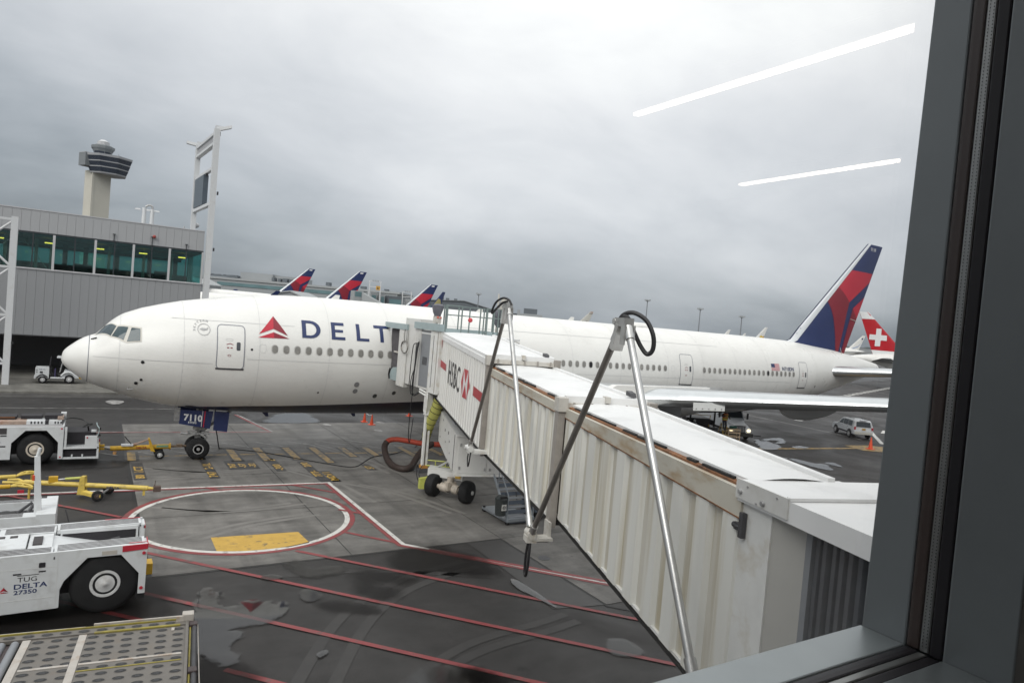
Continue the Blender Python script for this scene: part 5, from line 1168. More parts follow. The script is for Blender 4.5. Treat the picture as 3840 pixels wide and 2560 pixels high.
def build_concourse():
    T = thing('concourse_building', 'grey panelled concourse with a band of teal windows behind the airliner nose', 'terminal building', (0, 31.5, 0))
    o = Matrix.Translation((0, -31.5, 0)); XL, XR, Y0, Y1 = -40.0, 9.40, 31.5, 50.0
    def B(name, m, *q, par=T):
        mb = MB(o)
        for b in q: mb.box(*b)
        return mb.obj(name, m, par)
    B('core', DARKW, (XL, Y0+.25, 3.62, XR-.05, Y1, 8.95)); B('roof', PANELL, (XL, Y0+.2, 12.4, XR-.05, Y1, 13.6)); B('undercroft_wall', DARKW, (XL, 41.0, 0.12, XR, 41.3, 3.62))
    base = B('soffit', DARKW, (XL, Y0+.02, 3.52, XR, Y1, 3.62))
    # wall panels, one object each
    w = 0.62
    pl = MB().box(0.006, 0, 3.6, w-.006, .22, 8.98).obj('wall_panel', PANELG, T); pu = MB().box(0.006, 0, 12.05, w-.006, .22, 13.8).obj('parapet_panel', PANELL, T)
    n = 30
    for i in range(n):
        x = XR-(i+1)*w
        a = pl if i == 0 else link_copy(pl, T); b = pu if i == 0 else link_copy(pu, T)
        a.location = (x, 0, 0); b.location = (x, 0, 0)
    B('wall_panel', PANELG, (XL, Y0, 3.6, XR-n*w, Y0+.22, 8.98)); B('parapet_panel', PANELL, (XL, Y0, 12.05, XR-n*w, Y0+.22, 13.8))
    B('side_wall', PANELG, (XR-.05, Y0+.22, 3.6, XR+.0, Y1, 9.0), (XR-.05, Y0+.22, 12.0, XR, Y1, 13.8))
    B('sill', MULL, (XL, Y0-.08, 8.98, XR, Y0+.2, 9.10)); B('head', MULLD, (XL, Y0+.0, 11.92, XR, Y0+.2, 12.05)); B('parapet_cap', MULL, (XL, Y0-.04, 13.8, XR, Y0+.3, 13.88))
    ms = [9.36, 6.65, 3.83, .99, -1.94, -4.81, -7.7, -10.5, -13.4]
    for i, x in enumerate(ms): B('mullion', MULL, (x-.09, Y0-.06, 9.1, x+.09, Y0+.14, 11.93))
    for a, b in zip(ms[:-1], ms[1:]):
        pane = B('window_pane', TEALG, (b+.09, Y0+.05, 9.1, a-.09, Y0+.065, 11.92))
        B('glazing_bar', MULLD, ((a+b)/2-.045, Y0+.02, 9.1, (a+b)/2+.045, Y0+.10, 11.92), par=pane)
    B('window_pane', TEALG, (XL, Y0+.05, 9.1, -13.5, Y0+.065, 11.92)); B('window_pane', TEALG, (XR-.03, Y0+.3, 9.1, XR-.02, Y1, 11.92))
    B('floor_slab', DARKW, (XL, Y0+.2, 8.9, XR-.1, Y1, 9.06)); B('ceiling', DARKW, (XL, Y0+.2, 11.75, XR-.1, Y1, 12.3))
    B('back_wall', DARKW, (XL, Y1-1.2, 9.06, XR-.1, Y1-1.0, 9.95), (XL, Y1-1.2, 11.45, XR-.1, Y1-1.0, 11.8))
    B('ceiling_panel', PANELL, (XL, Y0+6, 11.70, XR-.5, Y1-2, 11.745))
    B('back_window', TEALG, (XL, Y1-1.12, 9.95, XR-.1, Y1-1.1, 11.45))
    TEALW = mat('pale_teal_column', (0.34, 0.40, 0.40), .5)
    for x in (-8.8, -5.6, -3.4, -2.3, 2.1, 4.9, 7.2): B('column', TEALW, (x-.12, 36.0, 9.06, x+.12, 36.3, 11.75))
    for x in (-6, -1.5, 0.2, 2.9, 5.8, 8.2): B('column', MULLD, (x-.2, 43.0, 9.06, x+.2, 43.4, 11.75))
    for x in (-7.0, -4.2, -2.6, .3, 1.6, 3.2, 5.4, 6.9, 8.4): B('bench', MULLD, (x-.9, 38.5, 9.06, x+.5, 39.2, 9.75+.25*math.sin(x*3)))
    MB(o).tube([(-4.2, 34.2, 11.5), (-2.4, 34.2, 9.1)], .04, 6).obj('brace', TEALW, T)
    for x, y in ((-5.9, 34), (-2.4, 34.0), (1.3, 34.6), (4.7, 34.2), (7.9, 34.0), (-9, 34)):
        mb = MB(o); mb.hexa([(x-.32, y-.1, 11.30), (x+.32, y-.1, 11.30), (x+.36, y+.3, 11.34), (x-.28, y+.3, 11.34), (x-.32, y-.1, 11.38), (x+.32, y-.1, 11.38), (x+.36, y+.3, 11.42), (x-.28, y+.3, 11.42)]); mb.obj('lamp', YLAMP, T)
    # small fittings on the parapet
    for x, z, k in ((2.3, 12.6, 0), (7.95, 12.45, 0), (5.2, 12.75, 1)):
        mb = MB(o); mb.tube([(x, Y0-.05, 11.9), (x, Y0-.1, z)], .035, 6); mb.cbox((x, Y0-.12, z), (.22, .12, .07))
        f = mb.obj('wall_fitting', MULLD, T)
        if k:
            MB(o).ball((x+.14, Y0-.2, z+.05), .15, n=10, m=6).obj('red_lamp', mat('dull_red_lamp', (0.32, 0.05, 0.04), .4), f)
    # roof furniture: separate things
    t = thing('lamp_post', 'pair of short white lamp posts rising behind the concourse roof', 'lamp post', (5.1, 45, 13.6))
    for dx in (0, .75):
        MB().cyl((dx, 0, 0), (dx, 0, 3.0-.1*dx), .22, .19, 12).obj('post', STEELW, t)
    for a in (-.6, .4, 1.15): MB().hexa([(a-.3, -.15, 2.72), (a+.3, -.15, 2.72), (a+.3, .15, 2.72), (a-.3, .15, 2.72), (a-.2, -.1, 2.86), (a+.2, -.1, 2.86), (a+.2, .1, 2.86), (a-.2, .1, 2.86)]).obj('lamp_head', STEELW, t)
    MB().tube(catmull([(.75, 0, 2.9), (.7, 0, 3.25), (.35, 0, 3.3), (.1, 0, 3.1)], 4), .10, 8).obj('lamp_arm', STEEL, t)
    t = thing('security_camera', 'small white camera on a bent bracket on the concourse roof', 'camera', (9.0, 40, 13.6))
    MB().tube([(-.5, 0, 0), (-.55, 0, .9), (-.5, 0, 1.2)], .06, 6).tube([(0, 0, 0), (.1, 0, .7), (.4, 0, 1.2)], .09, 6).obj('bracket', STEEL, t)
    MB().ball((.55, 0, 1.45), .33, n=12, m=8, sq=(1, 1, .85)).obj('housing', STEELW, t); MB().cyl((.2, 0, 1.35), (.5, 0, 1.1), .2, .12, 10).obj('lens', DKSTEEL, t)
build_concourse()

def build_gantry():
    t = thing('sign_gantry', 'tall white two-legged gantry with a slate sign panel at the concourse corner', 'gantry', (9.5, 35.3, 0))
    o = Matrix.Translation((-9.5, -35.3, 0)); a, b = Vector((9.75, 30.9, 0)), Vector((9.26, 39.8, 0))
    MB(o).box(a.x-.24, a.y-.33, 0, a.x+.24, a.y+.33, 23.1).obj('leg', STEELW, t); MB(o).box(b.x-.22, b.y-.3, 0, b.x+.22, b.y+.3, 23.1).obj('leg', STEELW, t)
    def bar(name, z, h, w, y0=a.y+.34, y1=b.y-.34, m=STEELW):
        f = lambda y: lerp(a.x, b.x, (y-a.y)/(b.y-a.y))
        return MB(o).hexa([(f(y0)-w, y0, z-h), (f(y0)+w, y0, z-h), (f(y1)+w, y1, z-h), (f(y1)-w, y1, z-h), (f(y0)-w, y0, z+h), (f(y0)+w, y0, z+h), (f(y1)+w, y1, z+h), (f(y1)-w, y1, z+h)]).obj(name, m, t)
    bar('top_beam', 22.75, .12, .2); bar('top_beam', 21.85, .12, .2); bar('top_panel', 22.3, .30, .08, m=mat('gantry_grey', (0.33, .33, .34), .5)); bar('cross_bar', 19.62, .12, .16); bar('cross_bar', 16.4, .14, .18)
    s = bar('sign_panel', 18.0, 1.42, .22, 34.6, 39.0, SIGNB)
    for y in (34.3, 37.6):
        for z in (16.55, 19.45): MB(o).box(lerp(a.x, b.x, (y-a.y)/8.9)-.1, y-.12, z-.14, lerp(a.x, b.x, (y-a.y)/8.9)+.1, y+.12, z+.14).obj('bracket', DKSTEEL, s)
    for p, d in ((a, (1.1, -.9)), (b, (-1.0, .9))):
        m = MB(o); m.hexa([(p.x, p.y-.2, 22.9), (p.x+d[0], p.y+d[1], 23.25), (p.x+d[0], p.y+d[1]+.5, 23.25), (p.x, p.y+.3, 22.9), (p.x, p.y-.2, 23.2), (p.x+d[0], p.y+d[1], 23.5), (p.x+d[0], p.y+d[1]+.5, 23.5), (p.x, p.y+.3, 23.2)])
        m.box(p.x-.15, p.y-.15, 23.1, p.x+.5, p.y+.3, 23.4); m.obj('floodlight', STEELW, t)
    for y in (32.5, 34.5, 36.4): MB(o).box(10-.15, y-.2, 22.85, 10+.25, y+.2, 23.2).obj('floodlight', DKSTEEL, t)
    for z in (6.5, 12.1, 17.2): MB(o).box(a.x+.33, a.y-.2, z, a.x+.45, a.y, z+.3).obj('junction_box', DKSTEEL, t)
    # lattice frame at the far left
    t = thing('lattice_frame', 'white lattice steel frame standing on the pavement at the left edge', 'steel frame', (-6.6, 26.5, 0.0))
    o = Matrix.Translation((6.6, -26.5, 0))
    MB(o).box(-4.43, 26.3, 0, -4.0, 26.7, 12.72).obj('post', STEELW, t); MB(o).box(-9.4, 26.3, 0, -8.97, 26.7, 12.72).obj('post', STEELW, t)
    for z in (12.5, 8.95, 5.35, 1.7): MB(o).box(-8.97, 26.42, z-.09, -4.43, 26.58, z+.09).obj('rail', STEELW, t)
    for z0, z1 in ((8.95, 12.4), (5.35, 8.9), (1.7, 5.3)):
        zm = (z0+z1)/2
        for p, q in (((-4.43, z1-.1), (-6.7, zm-.6)), ((-4.43, z0+.15), (-6.7, zm+.6)), ((-8.97, z1-.1), (-6.7, zm-.6)), ((-8.97, z0+.15), (-6.7, zm+.6))):
            MB(o).cyl((p[0], 26.5, p[1]), (q[0], 26.5, q[1]), .085, n=8).obj('brace', STEELW, t)
    MB(o).box(-4.0, 26.35, 3.2, -3.85, 26.5, 3.35).obj('junction_box', DKSTEEL, t)
build_gantry()

def build_tower():
    t = thing('control_tower', 'tall pale control tower with a banded dark glass head', 'control tower', (-0.7, 462, 0))
    rot = Matrix.Rotation(R(28), 4, 'Z')
    def B(name, m, *q):
        mb = MB(rot)
        for b in q: mb.box(*b)
        return mb.obj(name, m, t)
    B('shaft', TOWERC, (-5.4, -4.6, 0, 5.4, 4.6, 77)); B('shaft_fin', TOWERC, (-5.9, -4.9, 0, -4.6, -4.4, 77))
    cx, cy_ = 5.2, -2.2
    n = 8
    def ring(z, r, oy=1.0): return [(cx+r*1.06*math.cos(2*math.pi*(j+.5)/n), cy_+r*oy*math.sin(2*math.pi*(j+.5)/n), z) for j in range(n)]
    def rad(z): return lerp(9.6, 13.0, ((z-75.4)/11.6)**.85)
    zz = [75.4, 76.2, 78.9, 79.5, 82.1, 82.7, 85.3, 86.6]
    for i in range(len(zz)-1):
        dark = i % 2 == 1
        mb = MB(); off = -.12 if dark else 0
        mb.grid([ring(zz[i], rad(zz[i])+off), ring(zz[i+1], rad(zz[i+1])+off)], smooth=False, wrap=True)
        if i == 0: mb.add(ring(zz[0], rad(zz[0])), [tuple(range(n))])
        if i == len(zz)-2: mb.add(ring(zz[-1], rad(zz[-1])), [tuple(range(n))])
        p = mb.obj('glass_band' if dark else 'white_band', TOWERG if dark else TOWERW, t)
    B('roof_rail', TOWERD, (-4, -9, 86.7, 13, 6, 87.3)); 
    B('side_block', TOWERD, (-10.2, -4.2, 79.0, -4.8, 3.2, 86.6)); B('side_cap', TOWERW, (-10.3, -4.3, 86.6, -4.8, 3.3, 87.0))
    def cab(z0, z1, r0, r1, m, name):
        mb = MB(rot); k = 10; X, Y = 1.6, -.6
        a = [(X+r0*math.cos(2*math.pi*j/k), Y+r0*math.sin(2*math.pi*j/k), z0) for j in range(k)]; b = [(X+r1*math.cos(2*math.pi*j/k), Y+r1*math.sin(2*math.pi*j/k), z1) for j in range(k)]
        mb.grid([a, b], smooth=False, wrap=True); mb.add(a, [tuple(range(k))]); mb.add(b, [tuple(range(k))]); return mb.obj(name, m, t)
    cab(86.6, 89.4, 4.6, 5.0, TOWERG, 'lower_cab'); cab(89.4, 91.2, 5.1, 6.0, TOWERD, 'cab_glazing'); cab(91.2, 92.8, 6.3, 6.5, TOWERD, 'cab_roof'); cab(92.8, 93.8, 5.0, 4.4, TOWERD, 'upper_deck'); cab(93.8, 95.8, 3.4, 3.3, MULL, 'radar_drum'); cab(95.8, 97, 3.0, 1.2, STEELW, 'radar_cap')
    for x, y in ((-1, -7.5), (3, -8), (8, -6.5), (11, -2)): MB(rot).cyl((x, y, 86.7), (x, y, 89.6), .12, n=5).obj('aerial', TOWERD, t)
build_tower()

# ------------------------------------------------------------------ other aircraft
FIN_LE = [(50.6, 8.30), (51.35, 8.62), (51.9, 9.20), (52.34, 9.67), (61.23, 17.97)]
def fin_le(z): return interp(z, [p[1] for p in FIN_LE], [p[0] for p in FIN_LE])
def fin_te(z): return interp(z, [7.2, 17.88], [58.9, 63.48])
def fin_t(x, z):
    a, b = fin_le(z), fin_te(z); c = b-a; u = max(0, min(1, (x-a)/c)); return c*0.114*math.sqrt(u)*(1-u)+0.02
LIV = {
 'plain': ('aircraft_white_paint', []),
 'widget': ('navy_paint', [('bright_red_paint', [(58.76, 15.26), (57.05, 13.57), (57.6, 13.28), (58.2, 12.88), (58.86, 12.37), (61.94, 14.43), (62.28, 15.27)]), ('bright_red_paint', [(59.57, 11.87), (60.51, 11.01), (61.41, 13.06)]),
            ('dark_red_paint', [(57.05, 13.57), (55.64, 12.23), (56.2, 11.5), (56.62, 10.73), (57.15, 9.3), (57.55, 7.80), (58.01, 7.75), (58.42, 9.94), (58.62, 11.3), (58.86, 12.37), (58.2, 12.88), (57.6, 13.28)]), ('dark_red_paint', [(59.57, 11.87), (60.51, 11.01), (59.09, 7.70), (58.53, 7.72), (59.04, 9.98)]),
            ('fin_edge_white', [(50.6, 8.31), (51.35, 8.62), (51.9, 9.20), (52.34, 9.67), (61.23, 17.97), (61.42, 17.9), (58.76, 15.26), (55.64, 12.23), (52.7, 9.35), (51.9, 8.55), (51.3, 8.30)]), ('flag_white', [(61.5, 17.3), (62.4, 17.3), (62.5, 17.65), (61.6, 17.65)])]),
 'gold': ('navy_paint', [('pale_gold', [(54.4, 11.2), (57.9, 14.4), (59.6, 14.0), (60.2, 12.2), (58.6, 9.2), (56, 9.0)]), ('dark_olive', [(53.4, 10.5), (54.4, 11.2), (56, 9.0), (54.2, 8.5)])]),
 'crest': ('beige_paint', [('crest_brown', [(57.4, 10.6), (58.6, 11.6), (59.4, 11.4), (59.6, 10.0), (58.4, 9.0), (57.6, 9.6)]), ('crest_brown', [(60.1, 16.4), (60.3, 16.75), (62.9, 16.65), (62.75, 16.2)]), ('crest_red', [(60.7, 17.2), (61.1, 17.6), (63.3, 17.6), (63.1, 17.15)])]),
 'hearts': ('aircraft_white_paint', [('heart_yellow', [(56.2, 10.6), (57.2, 11.9), (58.3, 12.1), (58.9, 11.2), (59.3, 10.2), (58.5, 8.7), (57.2, 9.1)]), ('heart_orange', [(58.9, 11.2), (60.0, 11.9), (60.8, 11.2), (60.3, 9.6), (59.4, 8.4), (58.5, 8.7), (59.3, 10.2)])]),
 'stripe': ('aircraft_white_paint', [('pale_blue_paint', [(53.2, 8.5), (58, 10.4), (60.1, 12.2), (60.0, 11.6), (58, 9.7), (54.5, 8.3)]), ('navy_paint', [(60.1, 15.2), (61.0, 16.2), (61.9, 16.0), (61.5, 15.0)])]),
 'cross': ('signal_red_paint', [('flag_white', [(59.4, 16.3), (61.23, 17.97), (63.48, 17.88), (62.75, 16.2)]), ('flag_white', [(57.65, 14.1), (58.95, 14.1), (58.95, 9.75), (57.65, 9.75)]), ('flag_white', [(56.15, 12.55), (57.65, 12.55), (57.65, 11.25), (56.15, 11.25)]), ('flag_white', [(58.95, 12.55), (60.45, 12.55), (60.45, 11.25), (58.95, 11.25)]), ('flag_white', [(50.6, 8.3), (51.6, 8.75), (59.6, 8.75), (58.9, 7.3)])]),
}
mat('pale_gold', (0.42, 0.36, 0.14), .4); mat('dark_olive', (0.06, 0.06, 0.04), .4); mat('beige_paint', (0.50, 0.49, 0.45), .4); mat('crest_brown', (0.16, 0.13, 0.11), .5); mat('crest_red', (0.33, 0.16, 0.13), .5)
mat('heart_yellow', (0.70, 0.48, 0.06), .4); mat('heart_orange', (0.62, 0.34, 0.04), .4); mat('pale_blue_paint', (0.30, 0.38, 0.55), .4); mat('signal_red_paint', (0.45, 0.014, 0.022), .34, var=.06)
def far_jet(label, anchor_local, anchor_world, rz, s, livery, winglet=False, group=None, cat='airliner'):
    M = Matrix.Rotation(rz, 4, 'Z') @ Matrix.Scale(s, 4)
    a = M @ Vector((anchor_local[0], 0, anchor_local[1])); loc = Vector((anchor_world[0]-a.x, anchor_world[1]-a.y, 0))
    t = thing('parked_airliner', label, cat, loc, rz, group)
    S = Matrix.Scale(s, 4)
    xs = [x for i, x in enumerate(SX) if i % 2 == 0 or x > 5]
    xs = sorted(set(xs+[16, 22, 28, 34]))
    MB(S).grid([[skin(x, 2*math.pi*j/20) for j in range(21)] for x in xs]).obj('fuselage', WHITE, t)
    base, decs = LIV[livery]
    zs = [7.2, 8.3, 8.62, 9.2, 9.67, 12, 15, 17.9]; us = [0, .05, .15, .35, .7, 1]
    rows = []
    for z in zs:
        l, r = fin_le(z), fin_te(z)
        rows.append([Vector((lerp(l, r, u), -fin_t(lerp(l, r, u), z), z)) for u in us]+[Vector((lerp(l, r, u), fin_t(lerp(l, r, u), z), z)) for u in reversed(us[1:-1])])
    mb = MB(S); mb.grid(rows, wrap=True); mb.add(rows[-1], [tuple(range(len(rows[-1])))])
    fin = mb.obj('vertical_fin', MATS[base], t)
    for sg in (-1, 1):
        for m, poly in decs:
            decal('fin_marking', [poly], lambda x, z: S @ Vector((x, sg*(fin_t(x, z)+.05), z)), MATS[m], fin, 1.2)
    AF = [(0, 0), (.04, .045), (.2, .07), (.5, .06), (1, .003)]; AL = [(1, -.003), (.5, -.035), (.2, -.05), (.04, -.035)]
    sec = lambda xl, y, z, c: [Vector((xl+u*c, y, z+v*c)) for u, v in AF+AL]
    for sg in (-1, 1):
        rows = [sec(21.5+q*.69, sg*(3.1+q), 3.9+q*.11, interp(q, [-1.5, 8.3, 29.3], [14, 8.2, 2.2])) for q in (-1.5, 8.3, 18, 29.3)]
        mb = MB(S); mb.grid(rows, wrap=True); mb.add(rows[-1], [tuple(range(9))]); w = mb.obj('wing', WINGGREY, t)
        if winglet:
            MB(S).hexa([(42, sg*32.4, 7.1), (44.2, sg*32.4, 7.1), (44.2, sg*32.55, 7.1), (42, sg*32.55, 7.1), (44.2, sg*32.9, 9.3), (45.4, sg*32.9, 9.3), (45.4, sg*33, 9.3), (44.2, sg*33, 9.3)]).obj('winglet', NAVY, w)
        rows = [sec(54+q*.76, sg*(2+q), 6.1+q*.1, interp(q, [-1, 9], [6.6, 2.2])) for q in (-1, 4, 9)]
        mb = MB(S); mb.grid(rows, wrap=True); mb.add(rows[-1], [tuple(range(9))]); mb.obj('tailplane', WINGGREY, t)
        MB(S).lathe([(0, 1.5), (.4, 1.8), (2, 1.9), (4, 1.7), (5.6, 1.2)], (18.6, sg*9.6, 2.1), 'x', 16).obj('engine', WHITE, t)
        MB(S).cyl((31.6, sg*5, 0), (31.6, sg*5, 4), .6, .4, 10).obj('main_gear', DKSTEEL, t)
    MB(S).cyl((5.9, 0, 0), (5.9, 0, 3), .5, .3, 10).obj('nose_gear', DKSTEEL, t)
    return t
P3 = (63.4, 100.0)
G1 = 'airliners with red and blue fins on the stands behind'
far_jet('farther airliner with red and blue fin, leftmost of three such fins, beside the concourse', (61.23, 17.97), (72.2, 234.7), 0, 1.19, 'widget', True, G1)
far_jet('farther airliner with red and blue fin, middle of three, rising above the blue lettering', (61.23, 17.97), (63.5, 148.3), 0, 1.0, 'widget', False, G1)
far_jet('farther airliner with red and blue fin nearest the bridge cab, rightmost of three', (61.23, 17.97), P3, 0, 0.8, 'widget', False, G1)
far_jet('distant airliner with a navy fin carrying a pale gold emblem', (61.23, 17.97), (165.2, 306.7), R(28), 1.13, 'gold')
far_jet('distant airliner with a beige fin and brown crest beyond the bridge poles', (61.23, 17.97), (276.9, 316.4), R(-8), 1.0, 'crest')
far_jet('distant white airliner with two yellow hearts on its fin', (61.23, 17.97), (395.2, 272.9), R(-6), 1.0, 'hearts')
far_jet('distant airliner showing only a plain white fin tip above the fuselage, larger of two', (61.23, 17.97), (379.5, 290.7), R(-6), 0.8, 'plain')
far_jet('distant airliner showing only a plain white fin tip above the fuselage, smaller of two', (61.23, 17.97), (521.7, 394.6), R(-6), 0.8, 'plain')
far_jet('distant white airliner with a thin pale blue stripe, half hidden by the red fin', (61.23, 17.97), (452.5, 237.6), R(-20), 1.0, 'stripe')
swj = far_jet('white airliner facing away with a red fin and white cross behind the big tail', (63.48, 17.97), (155.7, 58.5), R(150), 0.96, 'cross')

Q = lambda x, y, z: swj_inv @ Vector((x, y, z))
swj_inv = (Matrix.Translation(swj.location) @ Matrix.Rotation(R(150), 4, 'Z')).inverted()
MB(swj_inv).hexa([(133.0, 33.6, 5.1), (136.6, 31.8, 4.7), (136.7, 32.0, 4.7), (133.1, 33.8, 5.1), (133.6, 33.4, 6.75), (134.6, 33.0, 6.6), (134.7, 33.2, 6.6), (133.7, 33.6, 6.75)]).obj('red_winglet', MATS['signal_red_paint'], swj)
def build_far():
    # terminal with bands of windows
    t = thing('far_terminal', 'long low grey terminal with bands of blue green windows behind the fins', 'terminal building', (90, 300, 0))
    o = Matrix.Translation((-90, -300, 0)); ang = math.atan2(265-300.2, 102.7-45.7); M = o @ Matrix.Translation((40, 303.7, 0)) @ Matrix.Rotation(ang, 4, 'Z')
    def B(name, m, *q):
        mb = MB(M)
        for b in q: mb.box(*b)
        return mb.obj(name, m, t)
    B('wall', FARB, (0, 0, 0, 92, 40, 15.3)); B('roof_edge', FARL, (-1, -.5, 15.3, 93, 41, 16.2)); B('upper_block', FARB, (17, 8, 16.2, 32, 30, 19.6)); B('upper_block', FARB, (32, 10, 16.5, 44, 30, 19.2))
    for z, h, segs in ((12.6, 1.5, [(10, 42), (43.5, 66), (68, 88)]), (8.6, 1.7, [(6, 26), (32, 62), (66, 88)]), (4.6, 1.6, [(8, 60), (64, 88)])):
        for a, b in segs: B('window_band', FARWIN, (a, -.25, z, b, 0, z+h))
    for x in (12, 14, 15.5, 33, 36, 38, 41, 58, 66, 74, 85): B('roof_plant', FARBD, (x, 4, 16.5, x+1.2+(x*7 % 3)*.5, 8, 17.2+(x*13 % 5)*.22))
    for i in range(12):
        mb = MB(M); x = 5+i*1.1; mb.box(x-.2, 2, 16.5, x+.9, 3, 17.1+.5*abs(math.sin(i*1.3))); mb.obj('roof_plant', FARBD, t)
    # terminal annexes between the fins
    for i, (x, y, w_, d, h, lab) in enumerate(((33, 236, 9, 20, 13.2, 'small grey gabled annex beside the concourse corner'), (62, 205, 10, 22, 11.2, 'small grey gabled annex between the first two red fins'))):
        b = thing('annex_building', lab, 'building', (x, y, 0), R(-30))
        MB().prism([(-w_/2, 0), (w_/2, 0), (w_/2, h-2), (0, h), (-w_/2, h-1)], 'y', -d/2, d/2).obj('wall', FARB, b)
        MB().prism([(-w_/2-.4, h-1.1), (0, h-.05), (w_/2+.4, h-2.1), (w_/2+.4, h-1.7), (0, h+.4), (-w_/2-.4, h-.7)], 'y', -d/2-.5, d/2+.5).obj('roof', FARL, b)
        MB().box(-w_/2+1, -d/2-.1, 5, w_/2-1.5, -d/2, 7).obj('window', FARWIN, b)
    # white gantries with a yellow number board
    for x, y, h, w_, lab, sign in ((60.5, 126.5, 14.9, 2.7, 'white stand gantry carrying a small yellow number board', True), (75.2, 141.0, 13.5, 2.4, 'plain white stand gantry beside the third red fin', False)):
        g = thing('stand_gantry', lab, 'gantry', (x, y, 0), R(-20), 'white gantries over the far stands')
        for sx in (-1, 1): MB().box(sx*w_/2-.12, -.12, 0, sx*w_/2+.12, .12, h).obj('leg', STEELW, g)
        for z in (h-.15, h-1.5): MB().box(-w_/2, -.1, z-.1, w_/2, .1, z+.1).obj('cross_bar', STEELW, g)
        for k in range(3): MB().box(-.7+k*.6, -.3, h, -.4+k*.6, .1, h+.22).obj('lamp_head', FARB, g)
        if sign:
            sb = MB().box(.28, -.2, h-2.2, 1.25, -.12, h-1.2).obj('number_board', AMBER, g)
            text_obj('number', '6', .9, lambda a, b: Vector((.52+a, -.21, h-2.05+b)), BLACKL, sb, bold=.02)
    # boarding bridge on the far stand
    fb = thing('far_jet_bridge', 'small pale boarding bridge on the far stand between the second and third fins', 'jet bridge', (62, 120, 0))
    o = Matrix.Translation((-62, -120, 0))
    MB(o).hexa([(56.5, 124, 8.3), (60.3, 121, 6.9), (61.2, 122, 6.9), (57.4, 125, 8.3), (56.5, 124, 11.6), (60.3, 121, 9.5), (61.2, 122, 9.5), (57.4, 125, 11.6)]).obj('ramp_tunnel', FARL, fb)
    MB(o).box(54.6, 124.5, 0, 57.0, 127, 12.0).obj('stair_tower', FARL, fb)
    for z in (3, 5.6, 8.2, 10.6): MB(o).box(54.9, 124.45, z, 56.5, 124.5, z+1.2).obj('window', FARWIN, fb)
    MB(o).box(60.4, 119, 6.6, 61.9, 121.5, 9.4).obj('cab', FARB, fb); MB(o).box(60.7, 118.95, 7.2, 61.6, 119.0, 8.8).obj('cab_door', FARBD, fb)
    tn = MB(o).hexa([(61.9, 119.2, 6.9), (69.4, 116.2, 7.2), (69.8, 118.4, 7.2), (62.2, 121.4, 6.9), (61.9, 119.2, 9.2), (69.4, 116.2, 9.5), (69.8, 118.4, 9.5), (62.2, 121.4, 9.2)]).obj('tunnel', FARL, fb)
    MB(o).hexa([(62.6, 118.88, 7.9), (66.8, 117.2, 8.05), (66.8, 117.22, 8.05), (62.6, 118.9, 7.9), (62.6, 118.88, 8.35), (66.8, 117.2, 8.5), (66.8, 117.22, 8.5), (62.6, 118.9, 8.35)]).obj('red_stripe', mat('faded_red', (.42, .18, .17), .6), tn)
    MB(o).cyl((67.5, 117.8, 0), (67.5, 117.8, 11.4), .35, n=8).obj('column', FARL, fb)
    for x, y, w_, h in ((60.2, 128, 1.5, 12.2), (62.5, 127.5, 1.2, 12.0), (64.5, 127, 3.6, 11.6), (69.6, 125.5, 2, 11.2), (72.5, 124, 2.5, 10.9)):
        MB(o).box(x, y, 8.5, x+w_, y+3, h-.0).obj('pier_panel', FARL if w_ < 2.2 else FARBD, fb)
        MB(o).box(x+.2, y-.1, 9.2, x+w_-.2, y, h-.8).obj('window', FARWIN, fb)
    # hangar roof, far blocks, masts and trees
    t = thing('hangar', 'wide low hangar with a pale grey roof beyond the railing', 'building', (235, 405, 0), math.atan2(-22.4, 36.2))
    MB().prism([(-30, 0), (24, 0), (24, 12.6), (-4, 18.8), (-30, 17.2)], 'y', -8, 40).obj('wall', FARBD, t)
    MB().add([(-31, -9, 17.4), (-4, -9, 19.0), (25, -9, 12.8), (25, 41, 12.8), (-4, 41, 19.0), (-31, 41, 17.4), (-31, -9, 17.0), (-4, -9, 18.5), (25, -9, 12.3)], [(0, 1, 4, 5), (1, 2, 3, 4), (0, 6, 7, 1), (1, 7, 8, 2)]).obj('roof', FARB2, t)
    for x in (-22, -18, -12): MB().box(x, 0, 17.6, x+2.2, 3, 19.9).obj('roof_plant', FARBD, t)
    for lab, x, y, w_, h, ex in (('far pale block with a stepped roof right of the nearer pole pair', 382, 551, 26, 15.5, True), ('far low grey block left of the beige fin', 481, 608, 30, 14, False), ('far long low block right of the beige fin', 560, 585, 70, 12.5, False)):
        b = thing('far_building', lab, 'building', (x, y, 0), R(-33))
        MB().box(-w_/2, 0, 0, w_/2, 20, h).obj('wall', FARB, b)
        if ex: MB().box(-w_/4, 2, h, w_/3.5, 16, h+5.5).obj('upper_storey', FARBD, b); MB().box(-w_/2, 2, h, -w_/2.6, 8, h+3.5).obj('upper_storey', FARB, b)
        for k in range(3): MB().box(-w_/2+2, -.3, 3+k*3.6, w_/2-2, 0, 4.6+k*3.6).obj('window_band', FARWIN, b)
    for lab, x, y, h in (('distant light mast left of the taller pole pair, thin and grey', 202.3, 333, 22.5), ('distant light mast just right of the nearer pole top', 290.8, 278.8, 27.5), ('distant light mast over the middle of the fuselage', 318.7, 261.5, 25.0), ('distant light mast nearest the big tail', 340.7, 247.9, 22.4)):
        m = thing('light_mast', lab, 'light mast', (x, y, 0), 0, 'light masts across the far apron')
        MB().cyl((0, 0, 0), (0, 0, h), .42, .24, 8).obj('pole', FARB2, m); MB().cyl((0, 0, h-1.0), (0, 0, h-.7), 1.0, 1.0, 8).obj('head_ring', FARB2, m)
